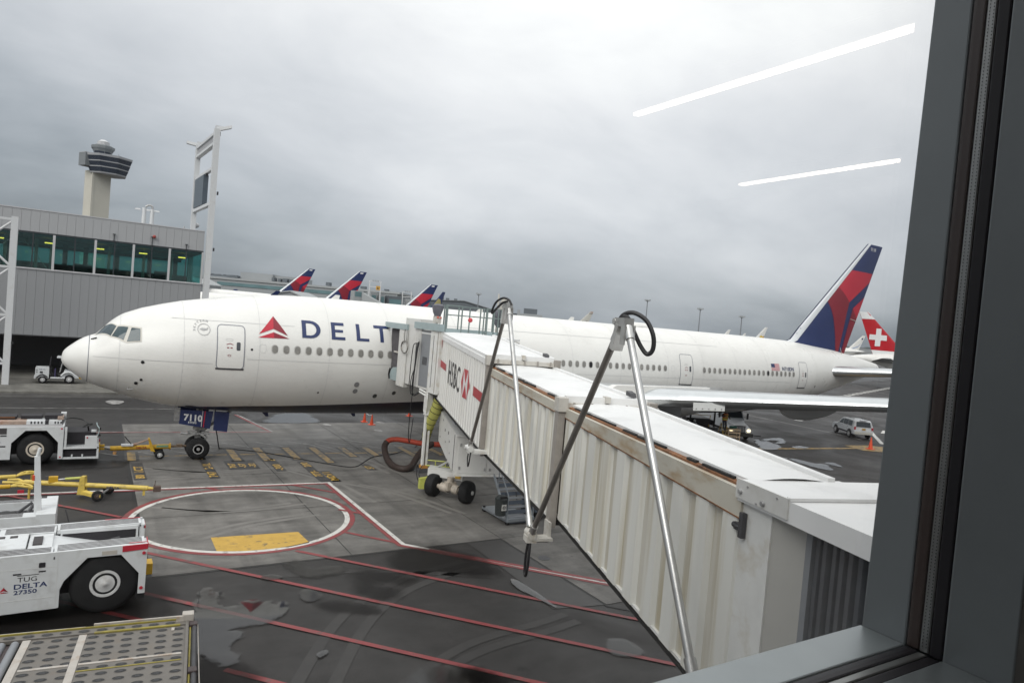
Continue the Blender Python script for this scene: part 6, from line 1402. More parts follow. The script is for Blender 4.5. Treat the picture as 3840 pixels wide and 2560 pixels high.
        for k in range(4):
            a = k*math.pi/2+.4; MB().hexa([(1.4*math.cos(a)-.5, 1.4*math.sin(a)-.4, h-.7), (1.4*math.cos(a)+.5, 1.4*math.sin(a)-.4, h-.7), (1.4*math.cos(a)+.5, 1.4*math.sin(a)+.4, h-.7), (1.4*math.cos(a)-.5, 1.4*math.sin(a)+.4, h-.7), (1.5*math.cos(a)-.4, 1.5*math.sin(a)-.3, h+.2), (1.5*math.cos(a)+.4, 1.5*math.sin(a)-.3, h+.2), (1.5*math.cos(a)+.4, 1.5*math.sin(a)+.3, h+.2), (1.5*math.cos(a)-.4, 1.5*math.sin(a)+.3, h+.2)]).obj('lamp_head', FARL, m)
    # tree line on the horizon: a far mass
    rnd = random.Random(11); mb = MB()
    P = [(-400, 1500), (300, 1350), (700, 1250), (1050, 1050), (1150, 680), (1300, 420), (1700, 200)]
    for k in range(len(P)-1):
        a, b = Vector(P[k]), Vector(P[k+1]); n = int((b-a).length/9)
        for i in range(n):
            p = a+(b-a)*(i/n); h = 8.5+rnd.uniform(-2.5, 4.0)+2.5*math.sin(i*.21); r_ = rnd.uniform(5, 9)
            mb.ball((p.x+rnd.uniform(-6, 6), p.y+rnd.uniform(-6, 6), h-r_*.75), r_, n=6, m=5, sq=(1.3, 1.3, .9)); 
            mb.box(p.x-6, p.y-6, 0, p.x+6, p.y+6, h*.62)
    o = mb.obj('treeline', TREE); o['kind'] = 'stuff'; o['label'] = 'dark line of trees along the far horizon'
    for lab, p, q, h in (('long dark far block along the horizon left of the gantry', (330, 640), (420, 590), 15), ('long dark far block on the horizon beyond the fuselage crown', (430, 520), (620, 430), 11.0), ('pale far shed on the horizon right of the light masts', (640, 420), (760, 360), 10.0)):
        b = thing('far_shed', lab, 'building', (p[0], p[1], 0), math.atan2(q[1]-p[1], q[0]-p[0])); L_ = math.hypot(q[0]-p[0], q[1]-p[1])
        MB().box(0, 0, 0, L_, 20, h).obj('wall', FARBD if 'dark' in lab else FARB, b); MB().box(-.5, -.5, h, L_+.5, 21, h+.5).obj('roof', FARB2, b)
build_far()
# ------------------------------------------------------------------ the terminal window the picture is taken through
ALU = mat('anodised_aluminium', (0.30, 0.325, 0.33), 0.36, 0.55, var=0.04, scale=6, rough_var=0.05)
ALUD = mat('dark_frame_paint', (0.21, 0.225, 0.23), 0.42, 0.2, var=0.05, scale=5)
SPACER = mat('spacer_silver', (0.30, 0.30, 0.29), 0.35, 0.8, var=0.08, scale=20)
GASKET = mat('gasket_rubber', (0.014, 0.011, 0.014), 0.55)
BRONZE = mat('gasket_brown', (0.05, 0.032, 0.026), 0.4)
WALLM = mat('room_wall_paint', (0.52, 0.50, 0.50), 0.7, var=0.05)
CEILM = mat('room_ceiling_panel', (0.6, 0.6, 0.6), 0.7, var=0.05)
FLOORM = mat('room_floor_tile', (0.28, 0.27, 0.26), 0.35, var=0.15)
def glass_material():
    m = bpy.data.materials.new('window_glass'); m.use_nodes = True; nt = m.node_tree; nt.nodes.clear(); L = nt.links.new
    o = nt.nodes.new('ShaderNodeOutputMaterial'); mx = nt.nodes.new('ShaderNodeMixShader'); fr = nt.nodes.new('ShaderNodeFresnel'); geo = nt.nodes.new('ShaderNodeNewGeometry'); io = nt.nodes.new('ShaderNodeMix'); io.inputs[2].default_value = 1.45; io.inputs[3].default_value = 1/1.45
    L(geo.outputs['Backfacing'], io.inputs[0]); L(io.outputs[0], fr.inputs['IOR'])
    tr = nt.nodes.new('ShaderNodeBsdfTransparent'); tr.inputs['Color'].default_value = (0.985, 0.995, 0.99, 1)
    gl = nt.nodes.new('ShaderNodeBsdfGlossy'); gl.inputs['Roughness'].default_value = 0.0
    L(fr.outputs[0], mx.inputs[0]); L(tr.outputs[0], mx.inputs[1]); L(gl.outputs[0], mx.inputs[2]); L(mx.outputs[0], o.inputs[0])
    return m
GLASS = glass_material()
def build_room():
    cx, cy_, cz_ = CAM
    X1 = cx+1.6; Zs = cz_-0.652; Zt = cz_+2.6
    yo, yi = cy_+.905, cy_+.80          # outer edge of the frame, face of the outer gasket
    XL = cx-6.0
    F = thing('window_frame', 'grey aluminium window frame and sill around the big pane in the foreground', 'window frame', (X1, cy_+.76, Zs))
    o = Matrix.Translation((-X1, -(cy_+.76), -Zs))
    def B(name, m, *q, bev=0.004):
        mb = MB(o)
        for b in q: mb.box(*b)
        return mb.obj(name, m, F, bev)
    MB(o).hexa([(X1, yi, Zs-.15), (X1+.26, yi, Zs-.15), (X1+.26, yo, Zs-.15), (X1, yo, Zs-.15), (X1, yi, Zt), (X1+.26, yi, Zt), (X1+.26, yo-.045, Zt), (X1, yo-.045, Zt)]).obj('outer_jamb', ALUD, F, .004); B('outer_sill', ALU, (XL, yi, Zs-.15, X1-.001, yo, Zs))
    B('jamb_gasket', BRONZE, (X1+.001, cy_+.772, Zs-.002, X1+.25, yi-.001, Zt)); B('sill_gasket', GASKET, (XL, cy_+.772, Zs-.14, X1+.0, yi-.001, Zs-.0015))
    sp = B('spacer_bar', SPACER, (X1+.002, cy_+.750, Zs-.003, X1+.24, cy_+.771, Zt)); B('spacer_bar', SPACER, (XL, cy_+.750, Zs-.14, X1+.001, cy_+.771, Zs-.003))
    mb = MB(o)
    for i in range(420):
        z = Zs+.01+i*.0075
        for y in (cy_+.7565, cy_+.7645): mb.box(X1+.0008, y-.0006, z, X1+.0025, y+.0006, z+.0025)
    mb.obj('spacer_perforation', GASKET, sp)['kind'] = 'stuff'
    B('inner_gasket', GASKET, (X1+.0005, cy_+.722, Zs-.004, X1+.24, cy_+.7495, Zt)); B('inner_gasket', GASKET, (XL, cy_+.722, Zs-.14, X1, cy_+.7495, Zs-.004))
    B('inner_jamb', ALUD, (X1, cy_+.588, Zs-.15, X1+.26, cy_+.7215, Zt)); B('inner_sill', ALU, (XL, cy_+.57, Zs-.15, X1-.001, cy_+.7215, Zs))
    B('glass_pane', GLASS, (XL, cy_+.757, Zs-.05, X1+.05, cy_+.764, Zt-.01), bev=0)
    B('head_rail', ALUD, (XL, cy_+.5, Zt, X1+.26, yo, Zt+.25)); B('outer_jamb', ALUD, (XL-.25, cy_+.22, Zs-.15, XL, yo, Zt))
    # next bay to the right
    F2 = thing('window_pane_bay', 'neighbouring window bay beyond the dark jamb at the right', 'window', (X1+.26, cy_+.76, Zs))
    o2 = Matrix.Translation((-X1-.26, -(cy_+.76), -Zs)); XR = X1+9.0
    MB(o2).box(X1+.26, cy_+.757, Zs-.05, XR, cy_+.764, Zt).obj('glass_pane', GLASS, F2)
    MB(o2).box(X1+.262, cy_+.59, Zs-.15, XR, yo, Zs-.05).obj('sill', ALU, F2)
    MB(o2).box(XR, cy_+.22, Zs-.15, XR+.25, yo, Zt+.25).obj('jamb', ALUD, F2); MB(o2).box(X1+.262, cy_+.5, Zt, XR, yo, Zt+.25).obj('head_rail', ALUD, F2)
    # room shell and outside wall of the terminal
    zf = cz_-1.6; yb = cy_-9.0; xl, xr = XL-.25, XR+.25
    def S(name, m, *q):
        mb = MB()
        for b in q: mb.box(*b)
        return struct(mb.obj(name, m))
    S('room_floor', FLOORM, (xl, yb, zf-.2, xr, cy_+.90, zf)); S('room_ceiling', CEILM, (xl, yb, Zt+.25, xr, cy_+.90, Zt+.45))
    S('room_wall', WALLM, (xl-.2, yb, zf-.2, xl, cy_+.90, Zt+.45)); S('room_wall', WALLM, (xr, yb, zf-.2, xr+.2, cy_+.90, Zt+.45)); S('room_wall', WALLM, (xl-.2, yb-.2, zf-.2, xr+.2, yb, Zt+.45))
    S('room_wall', WALLM, (xl, cy_+.72, zf, xr, cy_+.88, Zs-.15))
    S('terminal_wall', BOXW, (-40, cy_+.40, 0, 30, cy_+.70, zf-.2), (-40, cy_+.4, zf-.2, xl-.2, cy_+.7, 13), (xr+.2, cy_+.4, zf-.2, 30, cy_+.7, 13), (xl-.2, cy_+.4, Zt+.45, xr+.2, cy_+.7, 13))
    # the two tube lights that mirror in the pane
    LAMP = mat('lamp_diffuser', (0.9, 0.88, 0.84), 0.5, emit=(1.0, 0.84, 0.70), emit_s=8)
    yg = cy_+.76; h = 2.35
    for x, d0, d1, w, lab in ((2.115*h, 0.95, 2.5, .030*h, 'long ceiling tube light nearer the window, mirrored as the thicker bright streak'), (3.56*h, 1.7, 3.1, .032*h, 'ceiling tube light further in, mirrored as the thinner bright streak')):
        t = thing('ceiling_light', lab, 'light', (cx+x, yg-(d0+d1)/2*h+.76, cz_+h), 0, 'tube lights on the room ceiling')
        L_ = (d1-d0)*h
        MB().box(-w/2, -L_/2, .0, w/2, L_/2, .03).obj('diffuser', LAMP, t)
        MB().box(-w/2-.02, -L_/2-.02, .03, w/2+.02, L_/2+.02, .2).obj('housing', ALUD, t)
build_room()
# ------------------------------------------------------------------ vehicles and equipment on the apron
VWHITE = mat('vehicle_white', (0.62, 0.635, 0.645), 0.38, var=0.05, scale=2, dirt=(0.33, 0.32, 0.30), dirt_amt=0.45, dirt_scale=2.2, rough_var=.08)
VDARK = mat('vehicle_dark_interior', (0.02, 0.018, 0.022), 0.6)
GRIP = mat('grip_strip', (0.055, 0.05, 0.052), 0.8, var=.2, scale=8)
VRED = mat('vehicle_red', (0.45, 0.025, 0.045), 0.4, var=.08, scale=3)
HUBW = mat('wheel_hub_white', (0.60, 0.60, 0.60), 0.4, var=.08, scale=5, dirt=(.3, .28, .25), dirt_amt=.5, dirt_scale=5)
HUBC = mat('wheel_hub_cream', (0.56, 0.50, 0.42), 0.45, var=.1, scale=5, dirt=(.3, .25, .2), dirt_amt=.5, dirt_scale=5)
YEL = mat('towbar_yellow', (0.56, 0.335, 0.025), 0.42, var=.12, scale=4, dirt=(.2, .12, .05), dirt_amt=.6, dirt_scale=5)
YELP = mat('towbar_pale_yellow', (0.58, 0.43, 0.09), 0.45, var=.12, scale=4, dirt=(.2, .15, .06), dirt_amt=.6, dirt_scale=5)
RUSTP = mat('rusty_panel', (0.36, 0.27, 0.22), 0.7, var=.4, scale=4, dirt=(.2, .07, .03), dirt_amt=.9, dirt_scale=4)
DECK = mat('loader_deck_grey', (0.165, 0.152, 0.137), 0.55, 0.2, var=.15, scale=3, dirt=(.16, .13, .10), dirt_amt=.6, dirt_scale=3)
DECKW = mat('loader_white', (0.42, 0.39, 0.355), 0.5, var=.1, scale=4, dirt=(.28, .17, .09), dirt_amt=.8, dirt_scale=3)
OLIVE = mat('worn_olive_yellow', (0.27, 0.225, 0.04), 0.6, var=.2, scale=5, dirt=(.12, .1, .06), dirt_amt=.7, dirt_scale=4)
ORANGE = mat('cone_orange', (0.62, 0.075, 0.025), 0.5, var=.08, scale=5)
GLASSD = mat('vehicle_glass', (0.03, 0.04, 0.045), 0.06)
HLAMP = mat('lit_headlamp', (0.9, 0.8, 0.6), 0.3, emit=(1.0, 0.82, 0.5), emit_s=2.2)
WOOD = mat('pale_wood', (0.42, 0.32, 0.22), 0.7, var=.2, scale=6)
def tyre(name, c, r, w, axis, par, hub, hubmat, out=-1, hole=.46):
    m = MB(); m.lathe([(-w/2, r*hole), (-w/2, r*.80), (-w*.40, r*.94), (-w*.22, r), (w*.22, r), (w*.40, r*.94), (w/2, r*.80), (w/2, r*hole)], c, axis, 32)
    t = m.obj(name, RUBBER, par); h = MB(); i = 'xyz'.index(axis); o = list(c); o[i] += out*w*.5
    rr = r*hole; s = out
    h.lathe([(-s*.02, rr*1.02), (s*.012, rr), (s*.012, rr*.82), (-s*.035, rr*.76), (-s*.035, rr*.68), (s*.0, rr*.64), (s*.012, rr*.2), (s*.03, rr*.14), (s*.035, .004)], o, axis, 24)
    rm = h.obj('rim', hubmat, t); g = MB(); g.lathe([(-s*.030, rr*.785), (-s*.028, rr*.66)], o, axis, 24, cap=False); g.obj('rim_groove', VDARK, rm)
    return t
def sideface(name, poly, y0, y1, m, par, bevel=.006): return MB().prism(poly, 'y', y0, y1).obj(name, m, par, bevel)

def tug_near():
    t = thing('pushback_tug', 'white pushback tug with red corner and black TUG and DELTA lettering in the lower left', 'pushback tug', (0.2, -16.4, 0))
    o = Matrix.Translation((-.2, 16.4, 0))
    def B(name, m, *q, par=t, bev=.008):
        mb = MB(o)
        for b in q: mb.box(*b)
        return mb.obj(name, m, par, bev)
    arch = [(.78, .34), (.78, .78), (.86, .98), (1.32, 1.50), (2.04, 1.50), (2.46, .98), (2.46, .45), (2.62, .45), (2.62, 1.74), (-2.9, 1.66), (-2.9, .30), (.70, .33)]
    def P(name, poly, y0, y1, m, par=t): 
        return MB(o).prism(poly, 'y', y0, y1).obj(name, m, par, .006)
    s1 = P('side_panel', arch, -17.56, -17.50, VWHITE); s2 = P('side_panel', arch, -15.30, -15.24, VWHITE)
    B('chassis', VDARK, (-2.8, -17.45, .32, .72, -15.35, 1.5), (.72, -16.9, .45, 2.45, -15.85, .95)); B('wheel_well', VDARK, (.74, -17.10, .5, 2.44, -16.98, 1.6), (.74, -15.85, .5, 2.44, -15.7, 1.6))
    # decks with grip strips
    for y0, y1, nm in ((-17.50, -16.98, 'fender'), (-15.80, -15.30, 'fender')):
        f = MB(o).hexa([(.62, y0, 1.60), (2.56, y0, 1.64), (2.56, y1, 1.64), (.62, y1, 1.60), (.62, y0, 1.70), (2.56, y0, 1.745), (2.56, y1, 1.745), (.62, y1, 1.70)]).obj(nm, VWHITE, t)
        for k in range(5):
            y = y0+.05+k*.095; MB(o).hexa([(.68, y, 1.700), (2.50, y, 1.742), (2.50, y+.045, 1.742), (.68, y+.045, 1.700), (.68, y, 1.706), (2.50, y, 1.749), (2.50, y+.045, 1.749), (.68, y+.045, 1.706)]).obj('grip_strip', GRIP, f)
        f = B('deck_edge', VWHITE, (-2.85, y0, 1.58, .60, y1, 1.665))
        for k in range(5):
            y = y0+.05+k*.095; [B('grip_strip', GRIP, (xa, y, 1.664, xb, y+.045, 1.672), par=f, bev=0) for xa, xb in ((-2.8, -.62), (-.50, .55))]
    B('inner_wall', VWHITE, (.7, -15.84, .9, 2.50, -15.80, 1.70)); B('inner_wall', VWHITE, (.7, -16.98, .9, 2.5, -16.94, 1.66))
    B('end_post', VWHITE, (2.52, -15.8, .45, 2.66, -15.28, 1.70)); B('end_post', VWHITE, (2.54, -17.5, .45, 2.62, -16.98, 1.70))
    MB(o).hexa([(.55, -16.94, .95), (2.35, -16.94, .9), (2.35, -15.84, .9), (.55, -15.84, .95), (.55, -16.94, 1.60), (2.35, -16.94, 1.16), (2.35, -15.84, 1.16), (.55, -15.84, 1.60)]).obj('sloping_hood', VWHITE, t)
    B('hood_seam', SEAM, (1.38, -16.93, 1.39, 1.395, -15.86, 1.405))
    B('top_hatch', VWHITE, (-2.8, -16.97, 1.50, .02, -15.82, 1.69)); B('hatch_grille', GRIP, (.14, -16.7, 1.55, .34, -16.1, 1.68)); B('hatch_surround', VWHITE, (.05, -16.97, 1.5, .56, -15.82, 1.64))
    for x in (-.62, -.36): B('hatch_vent', GRIP, (x, -16.15, 1.685, x+.16, -15.98, 1.70))
    MB(o).tube([(1.95, -16.05, 1.2), (1.95, -16.05, 1.45)], .05, 8).tube([(1.85, -16.05, 1.42), (2.05, -16.05, 1.46)], .04, 6).obj('hitch_pin', DKSTEEL, t)
    red = P('red_corner', [(2.06, 1.57), (2.63, 1.60), (2.63, 1.735), (2.06, 1.72)], -17.575, -17.56, VRED); B('red_corner', VRED, (2.621, -17.52, 1.60, 2.64, -16.98, 1.73), (2.2, -17.5, 1.757, 2.6, -17.46, 1.765)); B('red_corner', VRED, (2.62, -15.8, 1.58, 2.675, -15.3, 1.66), (1.7, -15.34, 1.75, 2.56, -15.30, 1.76))
    for x, z in ((2.545, 1.50), (2.53, .60)): MB(o).cyl((x, -17.56, z), (x, -17.585, z), .04, n=12).obj('marker_lamp', VRED, t)
    B('bumper_block', RUBBER, (2.42, -17.5, .30, 2.62, -17.0, .46)); B('yellow_hook', YEL, (2.62, -16.6, .55, 2.85, -16.2, .85))
    B('worn_plate', mat('worn_plate', (.45, .42, .38), .6), (1.62, -17.565, 1.53, 1.95, -17.56, 1.63), bev=0)
    Y = -17.563
    pl = lambda x, z: Vector((x-.2, Y+16.4, z))
    text_obj('name_lettering', 'TUG', .155, lambda a, b: pl(-.07+a, 1.07+b), BLACKL, s1, sx=1.25)
    MB(o).box(-.08, Y-.002, 1.215, .35, Y+.004, 1.228).obj('lettering_bar', BLACKL, s1)
    text_obj('airline_lettering', 'DELTA', .165, lambda a, b: pl(-.14+a*1.33, .905+b+.012*a), LETTER, s1, bold=.003)
    text_obj('fleet_number', '27350', .135, lambda a, b: pl(-.13+a*1.35, .775+b+.012*a), LETTER, s1, bold=.003)
    mb = MB(o); mb.add([(-.32, Y, .975), (-.41, Y, .86), (-.32, Y, .895)], [(0, 1, 2)]); mb.add([(-.42, Y, .84), (-.32, Y, .872), (-.32, Y, .84)], [(0, 1, 2)]); mb.add([(-.32, Y, .975), (-.32, Y, .895), (-.23, Y, .86)], [(0, 1, 2)], 1); mb.add([(-.32, Y, .872), (-.22, Y, .84), (-.32, Y, .84)], [(0, 1, 2)], 1)
    mb.obj('emblem', [REDP, DRED], s1)
    B('door_slot', VDARK, (-.16, Y-.004, 1.245, .0, Y+.004, 1.275), par=s1, bev=0); B('door_slot', VDARK, (.34, Y-.004, 1.265, .48, Y+.004, 1.295), par=s1, bev=0)
    MB(o).prism(rrect(.40, 1.43, .13, .12, .02), 'y', Y-.004, Y+.004).obj('window', VDARK, s1); B('latch', VDARK, (.62, Y-.004, 1.54, .645, Y+.004, 1.60), par=s1, bev=0)
    for z in (1.36, .62): B('panel_gap', SEAM, (-2.85, Y-.001, z, .70, Y+.004, z+.010), par=s1, bev=0)
    B('panel_gap', SEAM, (.705, Y-.001, .4, .715, Y+.004, 1.66), par=s1, bev=0)
    for x in (1.73, -2.0):
        for y, out in ((-17.27, -1), (-15.5, 1)):
            tyre('wheel', (x-.2, y+16.4, .78), .78, .46, 'y', t, .44, HUBW, out, .43)
tug_near()

def tug_far():
    t = thing('pushback_tug', 'white pushback tug with open cab hitched by yellow bar to the nose wheels', 'pushback tug', (-.7, .4, 0))
    o = Matrix.Translation((.7, -.4, 0))
    def B(name, m, *q, par=t, bev=.008):
        mb = MB(o)
        for b in q: mb.box(*b)
        return mb.obj(name, m, par, bev)
    body = [(-1.62, .30), (-1.60, 1.02), (-1.12, 1.56), (-.35, 1.56), (.10, 1.02), (.11, .27), (.29, .27), (.29, 1.74), (-3.6, 1.72), (-3.6, .32)]
    sp = MB(o).prism(body, 'y', -.66, -.60).obj('side_panel', VWHITE, t, .006); MB(o).prism(body, 'y', 1.44, 1.5).obj('side_panel', VWHITE, t, .006)
    B('chassis', VDARK, (-3.5, -.55, .35, -1.65, 1.4, 1.5), (-1.65, -.0, .4, .25, .9, 1.65)); B('top_deck', mat('tug_deck_grey', (.33, .325, .33), .6, var=.1, scale=3), (-3.55, -.60, 1.60, .26, 1.44, 1.71)); B('end_wall', VWHITE, (.24, -.60, .3, .30, 1.44, 1.74))
    for y, m in ((.1, RUSTP), (.62, VWHITE)):
        pass
    B('hood_panel', RUSTP, (-3.3, .05, 1.712, -1.15, .95, 1.86)); hp = B('hood_panel', VWHITE, (-1.15, .05, 1.712, .18, .95, 1.87))
    for k in range(4): B('hood_vent', VDARK, (-1.0+k*.13, .046, 1.74, -.94+k*.13, .96, 1.85), par=hp, bev=0)
    B('hood_vent', VDARK, (-.46, .046, 1.72, -.32, .96, 1.88), par=hp, bev=0)
    for k in range(3): B('hood_vent', VDARK, (-.10+k*.11, .046, 1.74, -.05+k*.11, .5, 1.85), par=hp, bev=0)
    B('air_box', VDARK, (-2.9, .5, 1.87, -1.55, 1.3, 2.0), (-1.4, .6, 1.87, -.6, 1.25, 2.02), (-.5, .5, 1.88, .18, 1.2, 2.06)); B('exhaust', RUST, (-2.9, .48, 1.93, -1.6, .56, 1.98)); B('air_box', RUSTP, (.0, .3, 1.88, .24, .9, 2.02)); B('lamp_box', VWHITE, (.1, 1.0, 1.72, .32, 1.4, 2.08))
    # cab
    B('cab_floor', VWHITE, (.30, -.62, .70, 1.66, 1.46, .78)); B('cab_base', VWHITE, (.30, -.64, .25, 1.68, -.56, .33), (1.60, -.64, .25, 1.68, 1.46, .80), (.30, -.64, .7, 1.68, -.58, .79)); B('cab_post', VWHITE, (.33, -.64, .78, .42, -.58, 1.70)); B('step_bracket', VWHITE, (.62, -.64, .33, .68, -.60, .46), (1.02, -.64, .33, 1.08, -.60, .46))
    B('cab_side', VWHITE, (1.12, -.63, .79, 1.60, -.57, 1.30)); B('cab_wall', VDARK, (.32, .0, .79, 1.55, 1.40, 1.36)); B('underside', VDARK, (.32, -.5, .34, 1.58, 1.4, .70))
    MB(o).tube(catmull([(1.60, -.58, 1.30), (1.66, -.56, 1.50), (1.66, -.55, 1.62), (1.58, -.3, 1.70), (1.55, .4, 1.72)], 5), .025, 6).obj('windscreen_rim', TEAL, t)
    MB(o).tube([(1.25, .3, 1.36), (1.2, .2, 1.62)], .04, 6).tube([(1.2+.2*math.cos(a), .15+.2*math.sin(a), 1.64+.08*math.cos(a)) for a in [2*math.pi*i/16 for i in range(16)]], .02, 6, closed=True).tube(catmull([(1.2, .25, 1.7), (1.0, .45, 1.85), (.6, .4, 1.95), (.3, .4, 1.9)], 4), .025, 6).obj('steering_wheel', BLACK, t)
    B('seat', BLACK, (.6, .1, 1.0, 1.0, .7, 1.25)); B('control_box', VWHITE, (1.35, -.2, 1.38, 1.55, -.0, 1.48)); B('tail_lamp', DRED, (1.66, -.5, 1.0, 1.72, -.38, 1.1)); B('side_mirror', BLACK, (1.64, -.7, 1.28, 1.72, -.62, 1.38), (1.66, -.62, 1.56, 1.72, -.54, 1.66))
    for x, z in ((.21, 1.64), (.20, .36), (1.20, 1.22)): MB(o).cyl((x, -.66, z), (x, -.675, z), .035, n=10).obj('reflector', VRED, t)
    B('grille', GRIP, (-2.3, -.668, 1.42, -1.78, -.66, 1.68), par=sp, bev=0); B('door_slot', VDARK, (-2.0, -.668, 1.32, -1.78, -.66, 1.37), par=sp, bev=0); B('door_slot', VDARK, (-2.0, -.668, .86, -1.80, -.66, .91), par=sp, bev=0); B('placard', SEAM, (-.80, -.668, 1.61, -.55, -.66, 1.69), par=sp, bev=0)
    text_obj('airline_lettering', 'DELTA', .20, lambda a, b: Vector((-2.74+a*1.25+.7, -.668-.4, 1.06+b)), LETTER, sp, bold=.003)
    B('tow_hook', YEL, (1.68, .1, .48, 1.92, .25, .58), (1.68, .1, .62, 1.92, .25, .72), (1.68, .0, .4, 1.74, .4, .8)); B('mud_flap', RUBBER, (-1.66, -.6, .25, -1.60, -.3, .9))
    for x in (-.74, -3.0):
        for y, out in ((-.34, -1), (1.2, 1)): tyre('wheel', (x+.7, y-.4, .70), .70, .46, 'y', t, .44, HUBC, out, .48)
tug_far()

def tug_mid():
    t = thing('pushback_tug', 'dirty white tug with an upright lamp arm between the towbars and the red cornered tug', 'pushback tug', (-.9, -12.1, 0))
    o = Matrix.Translation((.9, 12.1, 0))
    def B(name, m, *q, par=t, bev=.008):
        mb = MB(o)
        for b in q: mb.box(*b)
        return mb.obj(name, m, par, bev)
    B('body', VWHITE, (-2.4, -13.35, .55, .02, -12.9, 1.40), (-2.4, -11.75, .55, .02, -11.4, 1.40)); B('end_box', VWHITE, (.02, -13.38, .50, .50, -11.40, 1.46)); B('engine_bay', VDARK, (-2.4, -12.9, .5, .02, -11.75, 1.15))
    B('end_seam', SEAM, (.03, -12.45, 1.461, .49, -12.43, 1.466), bev=0); B('engine', VDARK, (-2.0, -12.7, 1.15, -1.2, -12.1, 1.36)); MB(o).ball((-.75, -12.6, 1.22), .3, n=14, m=8, sq=(1, 1, .55)).obj('air_filter', BLACK, t)
    MB(o).tube([(-.3, -12.8, 1.15), (-.1, -12.5, 1.5), (-.05, -12.1, 1.3)], .05, 6).tube([(-.5, -12.2, 1.2), (-.15, -12.0, 1.45)], .04, 6).obj('pipe', DKSTEEL, t)
    for y0, n in ((-11.72, 4), (-13.30, 5)):
        for k in range(n): B('grip_strip', GRIP, (-2.4, y0+k*.085, 1.399, -.05 if y0 > -12 else -.3, y0+.042+k*.085, 1.406), bev=0)
    for k in range(3): B('grip_strip', GRIP, (.06, -11.62+k*.07, 1.461, .2, -11.58+k*.07, 1.47), bev=0)
    am = MB(o).hexa([(-.05, -12.95, 1.40), (.13, -12.95, 1.40), (.13, -12.75, 1.40), (-.05, -12.75, 1.40), (-.12, -12.93, 3.05), (.02, -12.93, 3.05), (.02, -12.80, 3.05), (-.12, -12.80, 3.05)]).obj('lamp_arm', VWHITE, t)
    MB(o).cyl((-.05, -12.87, 3.02), (.0, -12.87, 3.30), .055, .045, 10).obj('lamp_arm_tip', VWHITE, am); B('flag_reflector', ORANGE, (-.14, -12.95, 2.35, -.08, -12.8, 2.5), par=am)
    B('yellow_hook', YEL, (.5, -12.9, .7, .66, -12.6, .86)); MB(o).tube(catmull([(.5, -12.3, .8), (.7, -12.4, .86), (.95, -12.5, .78), (1.0, -12.5, .9)], 4), .03, 6).tube([(.86, -12.45, .8), (.72, -12.3, 1.25)], .018, 6).obj('hitch_lever', DKSTEEL, t)
    for x in (-.45, -2.2):
        for y, out in ((-13.2, -1), (-11.6, 1)): tyre('wheel', (x+.9, y+12.1, .5), .5, .32, 'y', t, .44, HUBW, out, .45)
tug_mid()

